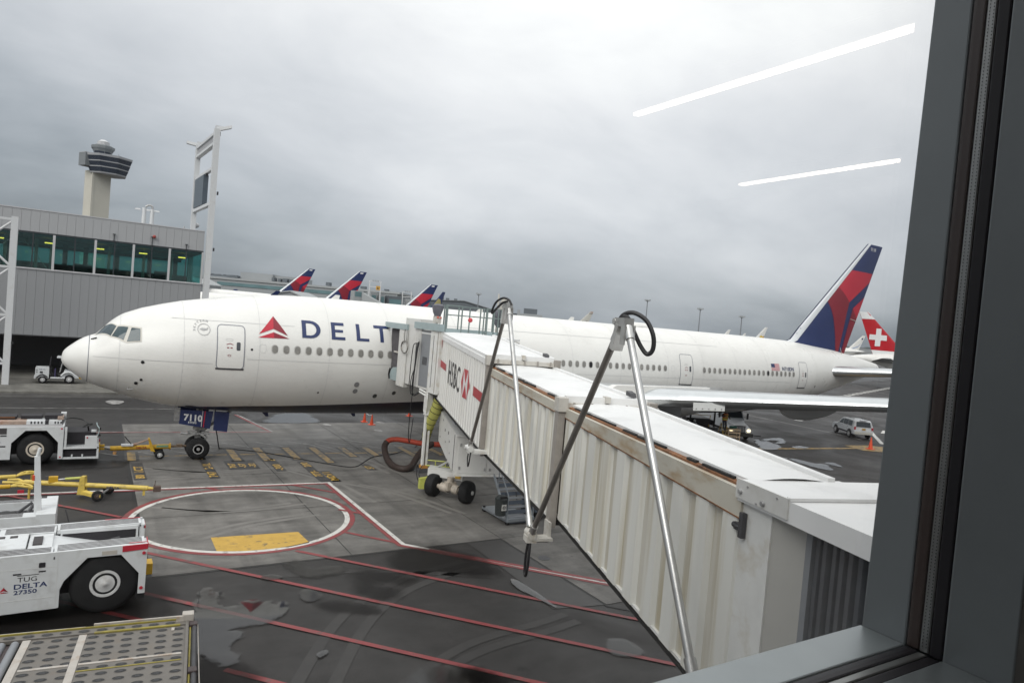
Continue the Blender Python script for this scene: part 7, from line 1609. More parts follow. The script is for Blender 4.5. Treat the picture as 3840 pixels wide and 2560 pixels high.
def towbars():
    # hitched bar
    t = thing('towbar', 'orange yellow towbar hitched between the far tug and the nose wheels', 'towbar', (3.4, .25, 0))
    o = Matrix.Translation((-3.4, -.25, 0))
    tb = MB(o).cyl((2.15, .2, .52), (4.72, .25, .55), .115, n=16).obj('bar', YEL, t); MB(o).cyl((1.86, .18, .60), (2.2, .2, .53), .05, .09, 10).obj('eye', STEEL, t)
    MB(o).box(4.1, .12, .54, 4.62, .135, .64).obj('green_label', mat('green_label', (.16, .30, .20), .5), tb); text_obj('lettering', 'DELTA', .14, lambda a, b: Vector((3.22+a*1.1-3.4, .10-.25, .50+b)), DRED, tb, bold=.004)
    MB(o).cyl((4.68, .25, .55), (4.74, .25, .55), .17, n=14).obj('flange', YEL, t); MB(o).cyl((4.74, .25, .55), (5.45, .25, .56), .055, n=10).box(5.0, .1, .52, 5.25, .35, .66).obj('head', mat('brown_steel', (.16, .11, .07), .6, var=.3, scale=6), t)
    MB(o).hexa([(3.86, .02, .38), (4.05, .02, .34), (4.05, .42, .34), (3.86, .42, .38), (3.72, .06, .98), (3.80, .06, .98), (3.80, .4, .98), (3.72, .4, .98)]).obj('wheel_bracket', YEL, t)
    MB(o).cyl((3.74, .2, .92), (3.25, .2, .72), .045, n=8).cyl((3.25, .2, .72), (3.05, .2, .66), .06, n=8).obj('jack', RUSTP, t); MB(o).box(2.6, .05, .64, 3.1, .3, .72).obj('jack_body', VWHITE, t); MB(o).tube([(3.05, .15, .68), (2.72, .15, 1.1)], .022, 6).obj('jack_handle', BLACK, t)
    MB(o).cyl((4.25, -.1, .22), (4.25, .75, .22), .04, n=8).obj('axle', STEEL, t)
    for y, out in ((-.08, -1), (.72, 1)): tyre('wheel', (4.25-3.4, y-.25, .215), .215, .14, 'y', t, .4, HUBW, out, .5)
    MB(o).cyl((2.35, .1, .25), (2.35, .1, .38), .08, n=10).obj('lamp', mat('amber_lamp', (.55, .3, .12), .4), t)
    # parked long bar
    t = thing('towbar', 'pale yellow towbar lying parked in front of the far tug, its wheels at mid length', 'towbar', (1.8, -6.4, 0))
    o = Matrix.Translation((-1.8, 6.4, 0)); a, b = Vector((-.75, -5.55, .50)), Vector((3.62, -7.28, .44))
    f = lambda s, dz=0, dv=0: a.lerp(b, s)+Vector((.37*dv, .93*dv, dz))
    br = MB(o).cyl(a, f(.93), .095, n=14).obj('bar', YELP, t); MB(o).cyl(f(.93), f(.985), .07, .04, 10).obj('tip', YELP, t); MB(o).cbox(f(1.0), (.26, .24, .2)).tube([f(.98, .1), f(.985, .32)], .015, 5).obj('hitch', mat('brown_hitch', (.09, .06, .05), .6), t)
    text_obj('lettering', 'DELTA', .12, lambda q, w: Vector((*(f(.62+q*.27, 0, -.11).xy), .40+w))-Vector((1.8, -6.4, 0)), LETTER, br, bold=.003)
    MB(o).hexa([f(.40, -.36, -.12), f(.46, -.36, -.12), f(.46, -.36, .12), f(.40, -.36, .12), f(.42, .34, -.12), f(.45, .34, -.12), f(.45, .34, .12), f(.42, .34, .12)]).obj('wheel_bracket', YELP, t)
    MB(o).cyl(f(.43, .28), f(.30, .20), .05, n=8).obj('strut', LIME, t); MB(o).cyl(f(.30, .2), f(.25, .16), .03, n=8).obj('strut_rod', STEEL, t); MB(o).cbox(f(.21, .16), (.3, .18, .22)).obj('pump_box', YEL, t); MB(o).tube([f(.22, .24), f(.15, .27)], .02, 5).obj('pump_handle', BLACK, t)
    MB(o).hexa([f(.42, -.34, -.08), f(.58, -.36, -.5), f(.61, -.32, -.5), f(.46, -.28, -.08), f(.42, -.22, -.08), f(.58, -.24, -.5), f(.61, -.2, -.5), f(.46, -.16, -.08)]).obj('swing_arm', YELP, t)
    MB(o).cyl(f(.585, -.28, -.48), f(.585, -.28, .6), .04, n=8).obj('axle', STEEL, t)
    for dv in (-.46, .58):
        c = f(.585, -.255, dv)-Vector((1.8, -6.4, 0)); c.z = .2
        tyre('wheel', tuple(c), .2, .13, 'y', t, .4, mat_get('brown_hitch'), -1, .5)
    MB(o).tube([f(.0, 0, -.0), f(-.06, .04, .16), f(-.14, 0, .18)], .05, 8).tube([f(0, 0, 0), f(-.06, 0, -.16), f(-.14, 0, -.18)], .05, 8).obj('fork', YELP, t)
    MB(o).cbox(f(.90, -.16), (.08, .08, .26)).obj('foot', YELP, t)
    for i, (p, q, fk, lab) in enumerate((((-3.6, -4.9, .5), (-1.1, -4.62, .5), (-.5, -4.3, .52), 'pale yellow towbar fork reaching in from the left edge, farther of two'), ((-3.6, -6.2, .48), (-1.15, -6.05, .48), (-.45, -6.3, .45), 'yellow towbar with a red tag reaching in from the left edge, nearer of two'))):
        t = thing('towbar', lab, 'towbar', (p[0], p[1], 0)); o = Matrix.Translation((-p[0], -p[1], 0)); P_, Q_, F_ = Vector(p), Vector(q), Vector(fk)
        MB(o).cyl(P_, Q_, .085, n=12).obj('bar', YELP if i == 0 else YEL, t)
        for dy in (-.16, .16): MB(o).tube(catmull([Q_, Q_.lerp(F_, .35)+Vector((0, dy, .08)), Q_.lerp(F_, .8)+Vector((0, dy, .06)), F_+Vector((0, dy*.6, 0))], 4), .045, 7).obj('fork_arm', YELP, t)
        MB(o).tube([Q_.lerp(F_, .5)+Vector((0, -.16, .07)), Q_.lerp(F_, .6)+Vector((0, .16, .07))], .04, 6).obj('fork_brace', YELP, t)
        if i: MB(o).cbox(Q_.lerp(F_, .5)+Vector((0, -.2, -.12)), (.2, .05, .12)).obj('red_tag', VRED, t)
        MB(o).cyl((p[0]+.3, p[1]-.3, .2), (p[0]+.3, p[1]+.3, .2), .2, n=14).obj('wheel', RUBBER, t)
        MB(o).cyl(F_+Vector((-.1, 0, -.45)), F_+Vector((-.1, 0, 0)), .04, n=8).obj('leg', YELP, t)
towbars()

def loader():
    rz = R(-7); t = thing('cargo_loader', 'grey cargo loader platform studded with roller casters in the bottom left corner', 'cargo loader', (3.42, -20.30, 0), rz)
    zt = .80
    def B(name, m, *q, par=t, bev=0.0):
        mb = MB()
        for b in q: mb.box(*b)
        return mb.obj(name, m, par, bev)
    B('chassis', VDARK, (-7, -7, .25, -.2, -.1, .68)); dk = B('deck', DECK, (-3.02, -7, zt-.06, -.12, -.28, zt), bev=.004)
    B('side_channel', DECK, (-7, -.28, zt-.05, -.10, -.06, zt+.03)); B('side_rail', UNDERF, (-7, -.06, zt-.1, -.1, .02, zt+.02)); B('rail_edge', OLIVE, (-7, -.05, zt+.02, -.12, -.02, zt+.06)); B('side_rail', DECKW, (-7, .02, zt-.10, -2.1, .05, zt+.04), (-1.95, .02, zt-.10, -.1, .06, zt+.09), bev=.006); B('yellow_edge', OLIVE, (-1.9, -.30, zt+.005, -.25, -.24, zt+.035))
    B('corner_block', DECKW, (-.22, -.12, zt-.1, .02, .10, zt+.17), bev=.015); B('guide_plate', DECKW, (-.34, -.13, zt, -.18, -.06, zt+.14)); B('end_plate', DECK, (-.14, -7, zt-.06, -.08, -.15, zt+.05), bev=.004)
    # end roller with its brackets
    MB().cyl((.04, -3.3, zt-.03), (.04, -.22, zt-.03), .055, n=14).obj('end_roller', DKSTEEL, t); MB().cyl((-.045, -2.9, zt-.02), (-.045, -.3, zt-.02), .02, n=8).obj('guide_bar', OLIVE, t)
    for y in (-.28, -2.35, -3.2): B('roller_bracket', mat('roller_bracket_brown', (.05, .035, .035), .5) if 'roller_bracket_brown' not in MATS else MATS['roller_bracket_brown'], (-.07, y-.1, zt-.09, .10, y+.1, zt+.05), bev=.02)
    MB().tube([(.11, -.2, zt-.05), (.13, -1.5, zt-.06), (.16, -3.6, zt-.06)], .012, 5).obj('edge_cable', DECKW, t)
    # casters: every hole with its little wheel is a part
    hole = MB(); hole.poly([(.105*math.cos(2*math.pi*i/14), .062*math.sin(2*math.pi*i/14), .0025) for i in range(14)])
    wl = MB(); wl.lathe([(-.045, .015), (-.045, .026), (.045, .026), (.045, .015)], (0, .004, -.012), 'x', 10)
    rim = MB()
    for i in range(14):
        a0, a1 = 2*math.pi*i/14, 2*math.pi*(i+1)/14
        rim.add([(.105*math.cos(a0), .062*math.sin(a0), .003), (.105*math.cos(a1), .062*math.sin(a1), .003), (.116*math.cos(a1), .072*math.sin(a1), .0045), (.116*math.cos(a0), .072*math.sin(a0), .0045)], [(0, 1, 2, 3)])
    first = None
    cols = [-.29-.325*k for k in range(9)]
    def caster(x, y, z):
        nonlocal first
        if first is None:
            h = hole.obj('caster_recess', UNDERF, t); w = wl.obj('caster_wheel', DKSTEEL, h); r = rim.obj('caster_rim', DECK, h); h.location = (x, y, z); first = h; return
        h = link_copy(first, t, (x, y, z))
        for c in first.children: link_copy(c, h)
    for k, x in enumerate(cols):
        if abs(x+2.12) < .1: continue
        for j in range(11): caster(x+(.0 if j % 2 else .012), -.42-.265*j, zt)
    for x in [-.45-.33*k for k in range(16)]: caster(x, -.17, zt+.031)
    # painted bands, rollers further left
    B('cross_band', DECKW, (-2.17, -7, zt, -2.03, -.06, zt+.012)); B('end_band', DECKW, (-3.16, -7, zt-.04, -3.02, -.30, zt+.015)); B('guide_line', DECKW, (-3.0, -1.60, zt+.002, -2.18, -1.53, zt+.01), (-2.02, -1.60, zt+.002, -.2, -1.53, zt+.01)); B('guide_line', OLIVE, (-2.02, -1.86, zt+.002, -.2, -1.825, zt+.012))
    for k in range(5):
        x = -3.28-.23*k; MB().cyl((x, -6.5, zt-.03), (x, -.36, zt-.03), .075, n=16).obj('roller', DOORG, t)
        B('roller_trough', mat_get('roller_bracket_brown'), (x-.155, -6.5, zt-.08, x-.075, -.34, zt-.045))
    B('bright_scrap', DECKW, (-.42, -.50, zt+.004, -.36, -.36, zt+.016)); 
    for x, y in ((-.8, -1), (-5, -1), (-.8, -5.5), (-5, -5.5)): MB().cyl((x, y-.15, .3), (x, y+.15, .3), .3, n=18).obj('wheel', RUBBER, t)
loader()

def cones():
    def mk(h):
        t = thing('traffic_cone', '', 'traffic cone'); m = MB(); m.lathe([(.0, .19), (.03, .185), (.05, .13), (h, .03), (h+.005, .01)], (0, 0, 0), 'z', 16); m.obj('cone', ORANGE, t); MB().prism(rrect(0, 0, .44, .44, .05, 2), 'z', 0, .03).obj('base', ORANGE, t); MB().lathe([(h*.98, .032), (h*1.03, .035)], (0, 0, 0), 'z', 10).obj('tip', ORANGE, t); return t
    c = mk(.70); c['group'] = 'orange cones under the fuselage'; c.location = (18.14, 10.0, 0.0); c['label'] = 'orange traffic cone under the fuselage belly, left of the joined pair'
    dup(c, (18.23, 8.75, .014), R(20), 'orange traffic cone under the fuselage belly, right one of the joined pair', 'orange cones under the fuselage')
    dup(c, (22.68, 12.5, 0), R(10), 'orange traffic cone half hidden behind the belly beside the bridge column', 'orange cones under the fuselage')
    d = dup(c, (56.95, -4.6, 0.03), R(5), 'orange traffic cone on the yellow painted block near the white SUV'); del d['group']; d.scale = (1.35, 1.35, 1.38)
    b = MB().tube([(18.14, 10.0, .68), (18.2, 9.3, .6), (18.23, 8.75, .7)], .018, 6).obj('cone_bar', VWHITE); tag(b, 'thin pale bar laid across the two joined cones', 'barrier bar')
cones()

def cables_and_hoses():
    p = catmull([(6.62, -.1, 2.42), (6.7, .3, 1.7), (6.95, .9, .9), (7.2, 1.7, .12), (7.35, 1.9, .03), (8.0, 1.6, .03), (9.4, .45, .03), (11.0, -1.55, .03), (12.4, -3.2, .03), (13.0, -3.35, .03), (13.5, -2.8, .03), (14.4, -1.6, .03), (15.1, -1.05, .03), (15.9, -.83, .03), (16.8, -.2, .03), (18.3, 1.0, .1), (20.3, 2.2, 2.35)], 8)
    o = MB().tube(p, .028, 7).obj('power_cable', CABLE); tag(o, 'black ground power cable trailing from the belly across the slab to the bridge', 'cable')
    p = catmull([(18.2, -2.9, .95), (17.2, -2.35, .92), (16.4, -1.7, .98), (15.9, -1.4, 1.0), (15.5, -1.3, .90), (15.22, -1.55, .62), (14.95, -2.6, .30), (14.8, -3.7, .16), (14.85, -4.55, .16), (15.15, -4.85, .17), (15.6, -4.5, .22), (16.2, -3.7, .42), (16.9, -3.0, .75), (17.6, -2.6, .95)], 8)
    t = thing('air_hose_loop', 'dark brown flat hose looped on the ground with a red orange sleeve along its top', 'hose', (15.5, -3, 0)); o = Matrix.Translation((-15.5, 3, 0))
    k = 34
    MB(o).tube(p[k:], .17, 12).obj('hose', mat('brown_hose', (.035, .022, .018), .7, var=.3, scale=6), t); MB(o).tube(p[:k+1], .145, 10).obj('sleeve', mat('orange_sleeve', (.34, .045, .022), .7, var=.25, scale=6), t)
cables_and_hoses()

def stairs():
    t = thing('service_stair', 'grey wheeled service stair standing under the middle of the boarding bridge', 'stair', (16.25, -13.4, 0))
    AL = mat('stair_aluminium', (.30, .325, .35), .4, .5, var=.1, scale=6); o = Matrix.Translation((-16.25, 13.4, 0))
    n = 7
    for k in range(n):
        z, y = .32+k*.30, -14.05+k*.27
        MB(o).box(15.72, y, z-.04, 16.82, y+.27, z).obj('step', DOORG, t); MB(o).box(15.72, y-.0, z-.26, 16.82, y+.02, z-.10).obj('riser', GUSSET, t)
    for x in (15.66, 16.88):
        MB(o).tube([(x, -14.12, .18), (x, -12.2, 2.35)], .05, 8).obj('stringer', AL, t); MB(o).tube([(x, -14.05, .3), (x, -14.0, 1.2), (x, -12.2, 3.2)], .028, 7).obj('handrail', AL, t)
        MB(o).tube([(x-.02, -13.2, 1.3), (x-.02, -13.2, 2.1)], .02, 6).obj('baluster', AL, t)
    MB(o).box(15.64, -14.16, .16, 16.9, -14.06, .28).box(15.64, -14.1, .12, 16.9, -12.0, .2).obj('base_frame', AL, t)
    for x in (15.7, 16.85):
        for y in (-14.0, -12.1): MB(o).cyl((x-.05, y, .1), (x+.05, y, .1), .1, n=12).box(x-.04, y-.04, .1, x+.04, y+.04, .25).obj('caster', RUBBER, t)
    for x in (16.0, 16.5): MB(o).tube([(x-.1, -13.4, 1.15), (x+.1, -13.2, .75)], .02, 5).obj('brace', DKSTEEL, t)
    b = thing('litter_bin', 'dark lidded bin with a white recycling sign hung on the service stair', 'bin', (15.38, -13.95, .42)); 
    MB().lathe([(0, .20), (.02, .22), (.62, .25), (.63, .265), (.68, .265), (.70, .22), (.78, .17), (.80, .02)], (0, 0, 0), 'z', 20).obj('bin_body', mat('bin_dark_green', (.03, .036, .036), .5), b); MB().prism([(-.16, .70), (.16, .70), (.13, .79), (-.13, .79)], 'y', -.215, -.12).obj('bin_opening', BLACK, b)
    s = MB().box(-.11, -.252, .24, .10, -.232, .48).obj('sign', PW, b); MB().tube([(-.005+.055*math.cos(a), -.256, .36+.065*math.sin(a)) for a in [2*math.pi*i/12 for i in range(12)]], .012, 5, closed=True).box(-.06, -.26, .355, .05, -.254, .375).obj('sign_symbol', BLACKL, s)
    MB().box(.22, -.02, .3, .40, .02, .36).obj('hook', STEEL, b)
    g = thing('tool_cart', 'dark blue grey cart behind the service stair under the bridge', 'cart', (18.0, -13.3, 0)); MB().box(-.9, -.6, .35, .6, .5, 1.35).obj('cart_body', GUSSET, g, .03); MB().tube([(.6, -.5, .4), (.95, -.4, .9)], .03, 6).obj('handle', DKSTEEL, g)
    for x in (-.7, .4): MB().cyl((x, -.6, .2), (x, -.45, .2), .2, n=12).cyl((x, .35, .2), (x, .5, .2), .2, n=12).obj('wheel_pair', RUBBER, g)
    c = thing('warning_cone', 'red cone tucked behind the service stair rail', 'traffic cone', (17.5, -12.2, 1.35)); MB().lathe([(0, .22), (.1, .18), (.5, .04)], (0, 0, 0), 'z', 12).obj('cone', ORANGE, c)
    MB().prism(rrect(0, 0, .4, .4, .05, 2), 'z', -.03, 0).obj('base', ORANGE, c)
    s2 = MB().box(17.2, -12.5, 1.30, 17.8, -11.9, 1.32).obj('shelf', GUSSET, g); s2.location = (-18.0, 13.3, 0)
stairs()

def baggage_tug():
    t = thing('baggage_tractor', 'small white baggage tractor parked on the pavement behind the airliner nose', 'baggage tractor', (-1.0, 28.1, .12))
    B = lambda name, m, *q: (lambda mb: ([mb.box(*b) for b in q], mb.obj(name, m, t, .015))[1])(MB())
    B('rear_body', VWHITE, (-1.45, -.65, .42, -.55, .65, 1.24)); B('rear_bumper', VWHITE, (-1.52, -.6, .35, -1.40, .6, .6)); B('floor', VDARK, (-.6, -.6, .35, .9, .6, .5)); B('side_step', VWHITE, (-.45, -.66, .40, .55, -.60, .52)); B('seat', BLACK, (-.45, -.5, .5, .05, .5, .82), (-.5, -.5, .8, -.38, .5, 1.2)); B('seat', mat('purple_vinyl', (.05, .04, .11), .6), (-.2, -.62, .45, -.12, -.5, 1.2))
    MB().hexa([(.3, -.62, .5), (1.45, -.58, .45), (1.45, .58, .45), (.3, .62, .5), (.45, -.6, 1.08), (1.3, -.5, .80), (1.3, .5, .80), (.45, .6, 1.08)]).obj('hood', VWHITE, t, .02)
    MB().tube(catmull([(.25, -.66, .62), (.5, -.66, .88), (.9, -.66, .9), (1.25, -.66, .62)], 4), .07, 8).obj('front_fender', VWHITE, t); MB().tube(catmull([(-1.35, -.66, .45), (-1.0, -.66, .7), (-.65, -.66, .5)], 4), .05, 8).obj('rear_fender', VDARK, t)
    for y in (-.55, .55): MB().tube([(.15, y, .9), (.35, y, 2.02)], .04, 6).obj('screen_post', STEEL, t); MB().tube([(-.55, y, 1.2), (-.5, y, 2.05)], .035, 6).obj('roof_post', VDARK, t)
    B('screen', GLASSD, (.24, -.5, 1.15, .28, .5, 1.95)); B('roof', VWHITE, (-.1, -.62, 2.02, .8, .62, 2.12)); B('nose_block', YEL, (1.45, -.35, .38, 1.72, .35, .62)); B('vent', VDARK, (-1.15, -.662, .8, -.95, -.655, .95)); B('marks', DKSTEEL, (-1.38, -.662, 1.0, -1.3, -.655, 1.06), (-1.38, -.662, .85, -1.3, -.655, .91))
    MB().tube([(.15+.18*math.cos(a), .18*math.sin(a), 1.15+.06*math.cos(a)) for a in [2*math.pi*i/12 for i in range(12)]], .02, 5, closed=True).obj('steering_wheel', BLACK, t)
    text_obj('lettering', 'DELTA', .12, lambda a, b: Vector((-1.2+a*1.1, -.66, 1.06+b)), LETTER, t)
    for x, r_ in ((-.95, .30), (.80, .36)):
        for y, out in ((-.56, -1), (.56, 1)): tyre('wheel', (x, y, r_), r_, .22, 'y', t, .4, HUBW, out, .52)
baggage_tug()

def suv():
    t = thing('white_suv', 'white SUV driving away on the apron right of the wing', 'car', (63.2, 1.0, 0), R(-32))
    # local: forward +y, length 4.4
    prof = [(-2.18, .42), (-2.2, .75), (-2.12, 1.02), (-1.98, 1.60), (-1.80, 1.70), (0.10, 1.72), (.42, 1.64), (1.02, 1.10), (1.95, .98), (2.16, .80), (2.18, .42)]
    W_, mb = .88, MB()
    def sec(x, k): return [(x*(1 if z < 1.1 else 1-.14*(z-1.1)/.6), y, z) for y, z in prof]
    L_, Rr = sec(-W_, 0), sec(W_, 0); n = len(prof)
    mb.add(L_+Rr, [tuple(range(n)), tuple(reversed(range(n, 2*n)))]+[(i, (i+1) % n, (i+1) % n+n, i+n) for i in range(n)])
    mb.obj('body', VWHITE, t, .05)
    for sx in (-1, 1):
        f = lambda y, z: (sx*(W_*(1-.14*(z-1.1)/.6)+.006), y, z)
        for q in ([(-1.62, 1.14), (-1.62, 1.58), (-.98, 1.60), (-.98, 1.14)], [(-.88, 1.14), (-.88, 1.60), (-.02, 1.60), (-.02, 1.14)], [(.06, 1.14), (.06, 1.60), (.30, 1.56), (.80, 1.14)]):
            MB().add([f(*p) for p in q], [(0, 1, 2, 3)]).obj('side_window', GLASSD, t)
        MB().box(sx*.60-.03, -1.5, 1.76, sx*.60+.03, .1, 1.80).obj('roof_rail', DKSTEEL, t); MB().box(sx*.885-.01, -1.6, .42, sx*.885+.01, 1.6, .56).obj('sill_trim', VDARK, t)
        MB().box(sx*.92-.09, .68, 1.08, sx*.92+.09, .80, 1.24).obj('mirror', VWHITE, t, .02)
        MB().box(sx*.80-.07, -2.21, .86, sx*.80+.07, -2.10, 1.12).obj('tail_light', VRED, t, .01)
        MB().box(sx*.66-.14, 2.08, .72, sx*.66+.14, 2.17, .88).obj('headlight', MULL, t, .01)
        for y in (.1, -.95): MB().box(sx*.885-.006, y-.05, .98, sx*.885+.006, y+.1, 1.02).obj('door_handle', DKSTEEL, t)
        for y in (1.33, -1.33):
            MB().lathe([(-.015, .43), (.015, .43)], (sx*.885, y, .40), 'x', 20).obj('wheel_arch', VDARK, t); tyre('wheel', (sx*.82, y, .36), .36, .23, 'x', t, .4, mat_get('wheel_rim_grey'), sx, .62)
    MB().add([(-.68, -2.13, 1.12), (.68, -2.13, 1.12), (.62, -2.02, 1.58), (-.62, -2.02, 1.58)], [(0, 1, 2, 3)]).obj('rear_window', GLASSD, t)
    MB().add([(-.70, .98, 1.16), (.70, .98, 1.16), (.62, .47, 1.62), (-.62, .47, 1.62)], [(0, 1, 2, 3)]).obj('windscreen', GLASSD, t)
    MB().box(-.8, -2.24, .45, .8, -2.14, .68).obj('rear_bumper', FRAMEW, t, .02); MB().box(-.16, -2.23, .86, .16, -2.19, 1.0).obj('number_plate', AMBER, t); MB().box(-.3, -2.16, 1.68, .3, -1.9, 1.74).obj('spoiler', VWHITE, t)
    for y in (-1.2, -.3): MB().box(-.6, y-.02, 1.78, .6, y+.02, 1.81).obj('cross_rail', DKSTEEL, t)
suv()

def truck():
    t = thing('fuel_truck', 'white bonneted truck with lit headlamps parked under the rear fuselage', 'truck', (46.75, .45, 0), R(-27))
    # local: nose towards -y
    B = lambda name, m, *q, bev=.02: (lambda mb: ([mb.box(*b) for b in q], mb.obj(name, m, t, bev))[1])(MB())
    MB().hexa([(-.95, 1.35, .75), (.95, 1.35, .75), (1.05, 3.1, .75), (-1.05, 3.1, .75), (-.92, 1.5, 1.55), (.92, 1.5, 1.55), (1.02, 3.1, 1.6), (-1.02, 3.1, 1.6)]).obj('cab', VWHITE, t, .03)
    MB().hexa([(-.92, 1.5, 1.55), (.92, 1.5, 1.55), (1.02, 3.1, 1.6), (-1.02, 3.1, 1.6), (-.80, 1.85, 2.28), (.80, 1.85, 2.28), (.88, 3.0, 2.30), (-.88, 3.0, 2.30)]).obj('cab_top', VWHITE, t, .03)
    MB().add([(-.80, 1.512, 1.62), (.80, 1.512, 1.62), (.72, 1.79, 2.17), (-.72, 1.79, 2.17)], [(0, 1, 2, 3)]).obj('windscreen', GLASSD, t)
    for sx in (-1, 1):
        MB().add([(sx*.955, 1.75, 1.62), (sx*1.0, 2.6, 1.64), (sx*.90, 2.55, 2.18), (sx*.83, 1.95, 2.17)], [(0, 1, 2, 3)]).obj('side_window', GLASSD, t)
        MB().box(sx*1.22-.07, 1.55, 1.55, sx*1.22+.07, 1.63, 2.05).tube([(sx*.95, 1.7, 1.7), (sx*1.22, 1.6, 1.7)], .02, 5).obj('mirror', BLACK, t)
        MB().hexa([(sx*.55, .05, .55), (sx*.98, .18, .55), (sx*1.05, 1.4, .55), (sx*.5, 1.4, .55), (sx*.55, .02, .98), (sx*.95, .15, .95), (sx*1.0, 1.4, 1.25), (sx*.5, 1.4, 1.25)]).obj('fender', VWHITE, t, .04)
        MB().ball((sx*.74, .06, .80), .15, n=12, m=6, sq=(1.2, .5, .8)).obj('headlamp', HLAMP, t)
        tyre('wheel', (sx*.86, .85, .47), .47, .3, 'x', t, .4, DKSTEEL, sx, .5); tyre('wheel', (sx*.86, 4.6, .47), .47, .3, 'x', t, .4, DKSTEEL, sx, .5)
    MB().hexa([(-.58, .02, .62), (.58, .02, .62), (.78, 1.5, .7), (-.78, 1.5, .7), (-.52, .02, 1.18), (.52, .02, 1.18), (.80, 1.5, 1.56), (-.80, 1.5, 1.56)]).obj('bonnet', VWHITE, t, .05)
    g = B('grille', DKSTEEL, (-.44, -.03, .66, .44, .02, 1.14), bev=.03)
    for k in range(7): MB().box(-.40+k*.125, -.045, .70, -.36+k*.125, -.03, 1.10).obj('grille_bar', STEEL, g)
    MB().tube([(-.46, -.03, 1.16), (0, -.04, 1.20), (.46, -.03, 1.16)], .03, 6).obj('grille_trim', STEEL, t)
    B('bumper', UNDERF, (-1.05, -.18, .30, 1.05, .08, .60)); B('bumper_step', UNDERF, (1.05, -.12, .42, 1.75, -.02, .50)); B('frame', VDARK, (-.5, .2, .4, .5, 7, .7)); B('roof_bar', UNDERF, (-.2, 1.75, 2.30, 1.35, 2.0, 2.37)); B('mudguard', VDARK, (-1.05, 4.0, .5, 1.05, 5.2, 1.0))
    MB().ball((-.35, 1.9, 2.36), .08, n=8, m=5).obj('beacon', mat_get('pale_red_lens'), t); B('tank', STEELW, (-1.0, 3.4, .95, 1.0, 7.4, 1.75), bev=.12)
    # the lift platform vehicle beside it, with ladder, crates and the worker
    h = thing('hydrant_platform', 'dark hydrant lift platform with two hose posts beside the white truck', 'service vehicle', (43.9, 1.8, 0), R(-27))
    Bh = lambda name, m, *q, bev=.01: (lambda mb: ([mb.box(*b) for b in q], mb.obj(name, m, h, bev))[1])(MB())
    Bh('deck', VDARK, (-3.0, -.8, .82, .9, .9, .98)); Bh('frame', DKSTEEL, (-2.8, -.6, .25, .8, .7, .45)); Bh('machinery', VDARK, (-1.6, -.5, .98, .3, .7, 1.62)); Bh('hose_reel', GUSSET, (-2.4, -.75, .45, -.2, .8, .82)); Bh('green_panel', mat('dark_green_panel', (.02, .09, .07), .5), (-1.3, -.82, .35, -.3, -.80, .62))
    for x, y in ((-1.35, -.55), (.72, -.35)): MB().cyl((x, y, .9), (x, y, 3.0), .075, n=8).cyl((x, y, 2.62), (x, y, 2.72), .10, n=8).obj('hose_post', UNDERF, h); MB().cyl((x, y, 2.5), (x, y, 2.58), .1, n=8).obj('coupling', STEEL, h)
    for x, z in ((-1.0, 1.38), (-1.5, 1.3), (-.9, 1.12)): MB().ball((x, -.62, z), .12, n=10, m=6).obj('gauge', STEELW, h)
    MB().ball((.1, -.86, .28), .10, n=10, m=6).obj('work_lamp', mat('white_lamp', (.9, .9, .9), .3, emit=(1, 1, 1), emit_s=3.0), h)
    for x in (-2.4, .4):
        for y, out in ((-.55, -1), (.7, 1)): tyre('wheel', (x, y, .32), .32, .2, 'y', h, .4, DKSTEEL, out, .5)
    MB().tube([(.2, -.5, .98), (.35, -.4, 1.9)], .03, 6).tube([(-2.6, -.5, .98), (-2.6, -.5, 1.9), (.3, -.5, 1.9)], .025, 6).obj('guard_rail', YEL, h)
    l = thing('step_ladder', 'yellow wooden step ladder between the platform and the white truck', 'ladder', (45.15, .75, 0), R(-20))
    for x in (-.25, .25): MB().tube([(x, -.55, 0), (x*.85, .15, 1.35)], .04, 6).obj('rail', mat_get('ladder_ochre') if 'ladder_ochre' in MATS else mat('ladder_ochre', (.36, .24, .06), .6, var=.2, scale=6), l); MB().tube([(x, .6, 0), (x*.85, .18, 1.33)], .03, 6).obj('prop', MATS['ladder_ochre'], l)
    for k in range(5): MB().box(-.25, -.52+k*.13, .2+k*.25, .25, -.38+k*.13, .24+k*.25).obj('tread', MATS['ladder_ochre'], l)
    c = thing('wooden_crate', 'pale open wooden crate in front of the white truck bumper', 'crate', (45.75, .35, 0), R(-30))
    for z in (0.02, .32, .62, .88):
        for y in (-.35, .35): MB().box(-.5, y-.02, z, .5, y+.02, z+.10).obj('slat', WOOD, c)
        for x in (-.48, .48): MB().box(x-.02, -.33, z, x+.02, .33, z+.10).obj('slat', WOOD, c)
    for x in (-.46, .46):
        for y in (-.31, .31): MB().box(x-.03, y-.03, 0, x+.03, y+.03, .98).obj('post', WOOD, c)
    gh = thing('green_hose', 'dark green coiled hose lying on top of the wooden crate', 'hose', (45.75, .35, .98)); MB().tube([( .3*math.cos(a)*(1+.15*math.sin(3*a)), .25*math.sin(a), .03+.004*i) for i, a in enumerate([i*.5 for i in range(40)])], .03, 6).obj('coil', mat_get('dark_green_panel'), gh)
truck()

